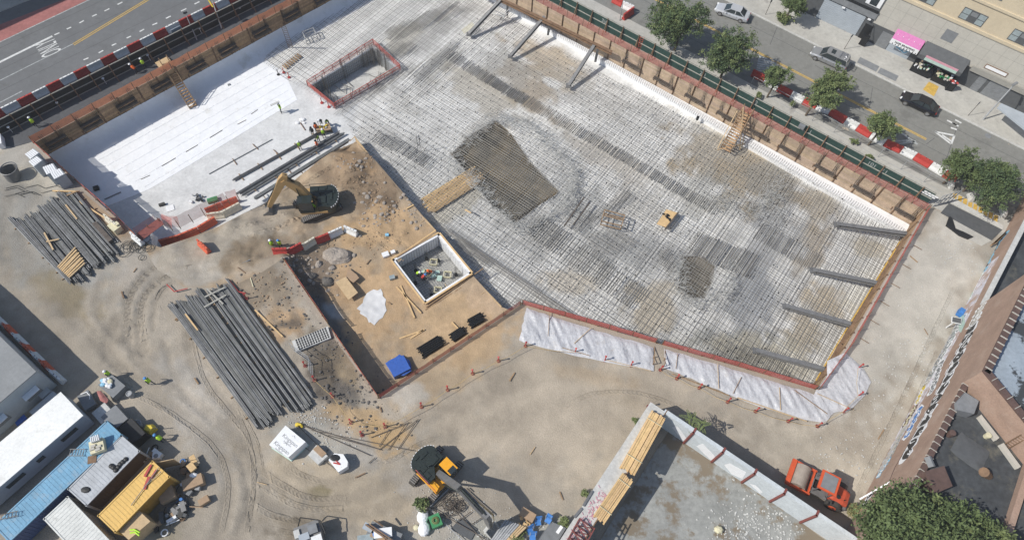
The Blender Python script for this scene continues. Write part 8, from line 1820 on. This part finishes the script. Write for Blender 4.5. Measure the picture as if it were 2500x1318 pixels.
# chain link fence behind the street trees
t = thing('wire_fence', 'thin wire fence between the near sidewalk and the barriers', 'fence'); A_, B_ = P(1830, 212), P(2300, 470); m_ = MB(); L = (B_ - A_).length; d = (B_ - A_).normalized()
for z in (.05, 1.8): m_.beam(A_ + Vector((0, 0, z)), B_ + Vector((0, 0, z)), .04, .04)
for k in range(int(L / 3) + 1): p = A_ + d * k * 3; m_.beam(p, p + Vector((0, 0, 1.8)), .05, .05)
m_.build('frame', 'pale_pipe', t)
for i, px in enumerate(((2318, 455), (2367, 485), (2446, 522))):
    w = P(*px); m_ = MB(); m_.loft([[Vector((w.x + x * k, w.y + y * k, z)) for x, y in ((-.25, -.6), (.25, -.6), (.25, .6), (-.25, .6))] for k, z in ((1, 0), (.9, .3), (.5, .85))]); one('concrete_barrier', m_, 'concrete_light', 'short concrete barrier block under the street trees, %s from the left' % ORD[i], 'barrier', 'concrete blocks under the trees')
# objects on the mat
t = thing('timber_frame_box', 'open timber frame box standing on the mat', 'frame'); zt_ = -3.1; q4 = [P(*q, -2.7) for q in ((1475, 517), (1524, 530), (1516, 556), (1467, 544))]; m_ = MB()
for i in range(4):
    a_, b_ = q4[i - 1], q4[i]
    for z in (-3.05, -2.3): m_.beam((a_.x, a_.y, z), (b_.x, b_.y, z), .09, .12)
    m_.beam((a_.x, a_.y, zt_), (a_.x, a_.y, -2.2), .09, .09)
m_.beam((q4[0] + q4[3]) / 2 + Vector((0, 0, .45)), (q4[1] + q4[2]) / 2 + Vector((0, 0, .45)), .1, .1); m_.build('frame', 'timber', t)
t = thing('plywood_sheet', 'plywood sheet with tool bags and a dark beam lying on the mat', 'board'); m_ = MB(); m_.prism([P(*q, -3.05) for q in ((1627, 511), (1653, 519), (1630, 556), (1603, 547))], -3.1, -3.05); m_.build('sheet', 'new_timber', t)
m_ = MB(); m_.beam(P(1656, 519, -2.95), P(1624, 560, -2.95), .2, .15); m_.build('beam', 'steel', t)
random.seed(2)
for k in range(7): w = P(1628 + random.uniform(-9, 9), 530 + random.uniform(-9, 9), -2.95); m_ = MB(); m_.ball(w, .16, (1.3, .8, .6), 6, 4); m_.build('tool_bag', 'black', t)
for i, (a_, b_, w_) in enumerate((((1377, 552), (1426, 482), .16), ((1400, 548), (1440, 495), .14), ((1085, 588), (1090, 584), .2))): m_ = MB(); m_.beam(P(*a_, -3.0), P(*b_, -3.0), w_, .12); one('bar_bundle', m_, 'steel', 'dark bundle of bars lying across the mat below the deep recess, %s' % ('upper', 'lower', 'single short piece')[i], 'bar bundle')
t = thing('dowel_cage', 'tall thin rebar cage standing on the mat left of the deep recess', 'rebar cage'); m_ = MB(); w = P(1020, 362, ZT)
for e in ((0, 0), (.3, .1)): m_.beam((w.x + e[0], w.y + e[1], ZT), (w.x + e[0], w.y + e[1], ZT + 2.6), .05, .05)
m_.build('bars', 'rebar', t)
m_ = MB(); w = P(1703, 289, -2.9); m_.cyl((w.x, w.y, -3.15), (w.x, w.y, -2.6), .18, 10); one('black_bucket', m_, 'black', 'black bucket on the white strip left of the stair', 'bucket')
t = thing('pallet', 'pale wooden pallet on the mat left of the first raking strut', 'pallet')
for k in range(7): m_ = MB(); a_, b_ = P(1128 + k * 3.8, 72 - k * 2.7, -3.0), P(1135 + k * 3.8, 82 - k * 2.7, -3.0); m_.beam(a_, b_, .12, .05); m_.build('slat', 'cream', t)
t = thing('guard_rail', 'white and orange guard frame in the corner behind the first strut', 'guard rail'); m_ = MB()
g_ = [P(1196, 38, -3.0), P(1230, 48, -3.0), P(1250, 30, -3.0), P(1216, 12, -3.0)]
for i in range(4):
    a_, b_ = g_[i - 1], g_[i]
    for z in (.5, 1.0): m_.beam(a_ + Vector((0, 0, z)), b_ + Vector((0, 0, z)), .07, .07)
    m_.beam(a_, a_ + Vector((0, 0, 1.1)), .07, .07)
m_.build('rail', 'bar_white', t)
t = thing('guard_rail', 'pale open frame beside the membrane below the shaded wall', 'guard rail'); m_ = MB(); g_ = [P(742, 92, FLOOR), P(768, 82, FLOOR), P(776, 96, FLOOR), P(750, 108, FLOOR)]
for i in range(4):
    a_, b_ = g_[i - 1], g_[i]
    for z in (.5, 1.0): m_.beam(a_ + Vector((0, 0, z)), b_ + Vector((0, 0, z)), .07, .07)
    m_.beam(a_, a_ + Vector((0, 0, 1.1)), .07, .07)
m_.build('rail', 'pale_pipe', t)
t = thing('plank_stack', 'stack of brown planks at the left corner of the mat', 'planks')
for k in range(8): m_ = MB(); m_.col = shade(); m_.beam(P(690 + k * 5, 160 - k * 4, FLOOR + .2), P(701 + k * 5, 168 - k * 4, FLOOR + .2), .12, .2); m_.build('plank', 'timber', t)
for i, px in enumerate(((680, 183), (693, 178), (706, 190), (786, 252), (803, 262))):
    w = P(*px, FLOOR); m_ = MB(); m_.cyl((w.x, w.y, FLOOR), (w.x, w.y, FLOOR + .08), .22, 10); m_.cyl((w.x, w.y, FLOOR), (w.x, w.y, FLOOR + .95), .05, 6); one('stanchion', m_, 'red_steel' if i else 'black', 'small %s stanchion by the long rebar pit corner, %s from the left' % ('black based' if not i else 'red', ORD[i]), 'stanchion', 'stanchions by the long rebar pit')
# worktable amid the group of workers
t = thing('bar_bender', 'cluttered bar bending bench among the workers', 'bench'); w = P(789, 312, FLOOR + .8); m_ = MB(); m_.box((w.x, w.y, FLOOR + .75), (1.8, 1.1, .12), rz=.4); m_.build('top', 'cardboard', t); m_ = MB()
for e in (-.7, .7): m_.beam((w.x + e, w.y, FLOOR), (w.x + e, w.y, FLOOR + .7), .1, .8)
m_.build('legs', 'steel', t)
for k in range(6): m_ = MB(); m_.box((w.x + random.uniform(-.7, .7), w.y + random.uniform(-.4, .4), FLOOR + .9), (.3, .2, .2), rz=random.random()); m_.build('tool', random.choice(['black', 'steel_grey', 'yellow', 'white']), t)
# generator heap on the grey floor by the netting
t = thing('tool_heap', 'heap of tools and hoses on the grey floor left of the red netting', 'heap'); w = P(483, 484, FLOOR)
for k in range(14): m_ = MB(); q = (w.x + random.gauss(0, .45), w.y + random.gauss(0, .35), FLOOR + .2); m_.box(q, (random.uniform(.1, .5), .2, .2), rz=random.random() * 3); m_.build('tool', random.choice(['steel_grey', 'pale_pipe', 'white', 'black']), t)
for px, nm, mt_, dm, lb in (((520, 490), 'crate', 'green', (1.2, .6, .4), 'dark green crate behind the red netting'), ((415, 508), 'flat_board', 'white', (.9, .8, .05), 'white panel lying flat on the grey floor in the sun'), ((396, 500), 'grey_bag', 'cable', (.7, .3, .3), 'dark bag beside the white panel on the grey floor'), ((236, 461), 'black_bag', 'black', (.6, .5, .4), 'black bag lying on the shaded membrane')):
    m_ = MB(); w = P(*px, FLOOR + .1); m_.box((w.x, w.y, FLOOR + dm[2] / 2 + .02), dm, rz=.5); one(nm, m_, mt_, lb, 'item')
# broken concrete near worker
for i, (x, y) in enumerate(((738, 292), (726, 300), (742, 300))): m_ = MB(); w = P(x, y, FLOOR + .1); m_.ball((w.x, w.y, FLOOR + .1), .35 - .08 * i, (1.3, .9, .5), 6, 4); one('broken_sheet', m_, 'white', 'crumpled white scrap on the grey floor near the workers, %s' % ('largest', 'smaller left', 'smaller right')[i], 'scrap')

random.seed(99)
LB = [((330, 660), 'left of the tyre marks'), ((250, 610), 'below the rebar bundles'), ((300, 720), 'on the bend of the tyre marks'), ((600, 640), 'on the ramp above the long stack'), ((590, 660), 'near the red pipes'), ((615, 690), 'right of the red pipes'), ((630, 770), 'beside the pale pole'), ((690, 870), 'right of the long stack'), ((560, 900), 'left of the long stack foot'), ((600, 960), 'below the long stack foot'), ((480, 930), 'in the open yard centre'), ((640, 1180), 'on the lower yard tracks'), ((880, 1160), 'left of the amber excavator'), ((930, 1000), 'beside the rope bend'), ((1300, 1100), 'right of the amber excavator'), ((1370, 1210), 'near the thick wall foot'), ((1250, 920), 'below the rope'), ((2230, 633), 'on the pale ground at the east side'), ((2260, 810), 'by the graffiti wall'), ((2150, 1060), 'above the roller'), ((700, 620), 'left of the boulder row'), ((950, 740), 'right of the white patch'), ((1090, 700), 'under the white walled pit'), ((900, 640), 'right of the huge boulder')]
for i, (px, tx) in enumerate(LB):
    w = PG(*px); m_ = MB(); a_ = random.uniform(0, 3.14); l_ = random.uniform(.4, 1.3); e = Vector((math.cos(a_), math.sin(a_), 0)) * l_ / 2; z_ = Vector((0, 0, .07)); m_.beam(w - e + z_, w + e + z_, random.uniform(.06, .14), .05)
    one('wood_scrap', m_, random.choice(['ply', 'timber', 'mid_grey', 'rust', 'cream']), 'short scrap of wood or steel ' + tx, 'scrap')

# vehicle tracks: finely pressed ground following the ruts
def track_mesh(paths, name='tyre_tracks', z0=0, hf=None, cf=None):
    hf = hf or yh; cf = cf or ycol
    V = []; F = []; C = []
    for pts, w, lug in paths:
        ws = [P(*p, z0) for p in pts]; fine = []
        for i in range(len(ws) - 1):
            p0, p1, p2, p3 = ws[max(0, i - 1)], ws[i], ws[i + 1], ws[min(len(ws) - 1, i + 2)]; n_ = max(2, int((p2 - p1).length / .11))
            for k in range(n_): u = k / n_; fine.append(.5 * ((2 * p1) + (-p0 + p2) * u + (2 * p0 - 5 * p1 + 4 * p2 - p3) * u * u + (-p0 + 3 * p1 - 3 * p2 + p3) * u ** 3))
        N = len(fine); base = len(V); R_ = 9
        for i, p in enumerate(fine[:-1]):
            d = (fine[i + 1] - p).normalized(); s_ = Vector((-d.y, d.x, 0)); ed = min(1, i / 25, (N - i) / 25)
            patch = max(.25, min(1, .9 + .9 * fbm(p.x, p.y, .5, 3)))
            for j in range(R_):
                o_ = (j / (R_ - 1) - .5) * w + .02 * math.sin(i * .3); q = p + s_ * o_; e = abs(j / (R_ - 1) - .5) * 2; g = hf(q.x, q.y)
                edge = max(0, 1 - abs(e - .72) / .2); inn = 1 if e < .7 else 0; lg = 1 if (i + (j if j < R_ / 2 else R_ - j)) % 4 < 2 else 0
                k = 1 - (.26 * inn * lg * lug + .34 * edge * (1 if o_ > 0 else .35) + .06 * inn) * ed * patch + (.10 * edge * (1 if o_ < 0 else 0)) * ed
                z = g + .012 + (.02 * (1 - lg) * inn + .035 * edge) * ed * (1 if e < .98 else 0) - (.02 if e > .98 else 0); V.append((q.x, q.y, z)); c_ = cf(q.x, q.y); C.append(tuple(v * k for v in c_))
        for i in range(N - 2):
            for j in range(R_ - 1): a_ = base + i * R_ + j; F.append((a_, a_ + R_, a_ + R_ + 1, a_ + 1)[::-1])
    me = bpy.data.meshes.new(name); me.from_pydata(V, [], F); at = me.color_attributes.new('Col', 'FLOAT_COLOR', 'POINT'); buf = []
    for c_ in C: buf += [*c_, 1.0]
    at.data.foreach_set('color', buf); me.materials.append(M['dirt']); o_ = bpy.data.objects.new(name, me); S.collection.objects.link(o_); tag(o_, kind='structure')
track_mesh([([(312, 818), (308, 770), (318, 720), (345, 680), (378, 652), (412, 634)], .8, 1), ([(352, 830), (342, 780), (352, 722), (385, 690), (430, 664), (470, 650)], .8, 1), ([(392, 760), (382, 730), (400, 700), (436, 682)], .45, .6), ([(300, 900), (330, 960), (420, 1010), (520, 1090), (556, 1180), (540, 1300)], .55, .5), ([(575, 1000), (610, 1090), (618, 1180), (600, 1300)], .55, .5), ([(595, 1010), (632, 1090), (642, 1160)], .25, .4),
    ([(640, 1150), (700, 1190), (760, 1215), (850, 1215)], .7, .8), ([(630, 1178), (690, 1218), (760, 1242), (840, 1240)], .7, .8), ([(620, 1235), (680, 1262), (760, 1275)], .7, .8), ([(690, 1120), (740, 1160), (820, 1180)], .6, .7), ([(470, 830), (500, 930), (560, 1010), (600, 1060)], .5, .5), ([(660, 1290), (720, 1300), (790, 1290)], .6, .8), ([(900, 1130), (960, 1120), (1010, 1090), (1080, 1060)], .5, .4), ([(2090, 1200), (2180, 1020), (2260, 850), (2330, 700)], .5, .5), ([(2130, 1180), (2210, 1030), (2290, 850)], .35, .4), ([(1380, 990), (1450, 960), (1560, 960), (1680, 1000)], .5, .35)])

track_mesh([([(795, 445), (850, 430), (915, 405)], .7, 1), ([(802, 460), (865, 446), (925, 425)], .7, 1), ([(815, 474), (880, 462), (935, 445)], .6, 1), ([(826, 488), (885, 478), (930, 466)], .5, 1), ([(600, 590), (680, 560), (735, 532)], .7, .8), ([(575, 572), (640, 548), (705, 520)], .7, .8), ([(690, 475), (745, 445), (800, 415), (845, 385)], .6, .8), ([(870, 600), (930, 600), (980, 640)], .5, .6), ([(900, 560), (960, 590), (1010, 600)], .5, .6), ([(640, 520), (690, 500), (740, 480)], .5, .7)], 'crawler_tracks', -2.3, mhn, mcol)
random.seed(123); m_ = MB()
for _ in range(420):
    c_ = random.choice([(780, 680, 30, 35), (750, 650, 40, 14), (900, 500, 30, 30), (940, 520, 15, 25), (860, 400, 30, 14), (700, 640, 14, 14), (1010, 520, 25, 30)]); x, y = random.gauss(c_[0], c_[2]), random.gauss(c_[1], c_[3]); w = PG(x, y)
    if inpoly(w.x, w.y, MPOLY): r_ = .06 + .25 * random.random() ** 3; m_.ball((w.x, w.y, w.z + r_ * .15), r_, (random.uniform(.8, 1.4), 1, .6), 6, 4)
one('rubble', m_, 'rock', 'brown rocks and lumps of soil churned up around the boulders', 'rubble')['kind'] = 'stuff'

t = thing('plank_deck', 'yellowish planks lying under the steel bars left of the deep recess', 'planks'); A_, B_ = P(1055, 522, -3.62), P(1185, 440, -3.62); C_ = P(1036, 498, -3.62); d = (B_ - A_).normalized(); wv_ = (C_ - A_); wv_ = wv_ - d * wv_.dot(d); L = (B_ - A_).length; n_ = 11
for k in range(n_):
    m_ = MB(); m_.col = shade(.6, 1.05); o_ = A_ + wv_ * ((k + .5) / n_ * 1.5); m_.beam(o_ + d * random.uniform(-.3, .3), o_ + d * (L + random.uniform(-.4, .4)), wv_.length * 1.5 / n_ - .015, .05); m_.build('plank', 'new_timber', t)
# ================================================================== AIR
hz = MB(); hz.prism([(-330, -180), (330, -180), (330, 420), (-330, 420)], -7.5, 70.0)
hm = bpy.data.materials.new('haze'); hm.use_nodes = True; hn = hm.node_tree; hn.nodes.clear()
ho = hn.nodes.new('ShaderNodeOutputMaterial'); hp = hn.nodes.new('ShaderNodeVolumePrincipled'); hp.inputs['Density'].default_value = .0004; hp.inputs['Color'].default_value = (.85, .88, .9, 1); hn.links.new(hp.outputs[0], ho.inputs['Volume'])
M['haze'] = hm; hzo = hz.build('haze', 'haze'); tag(hzo, kind='stuff')
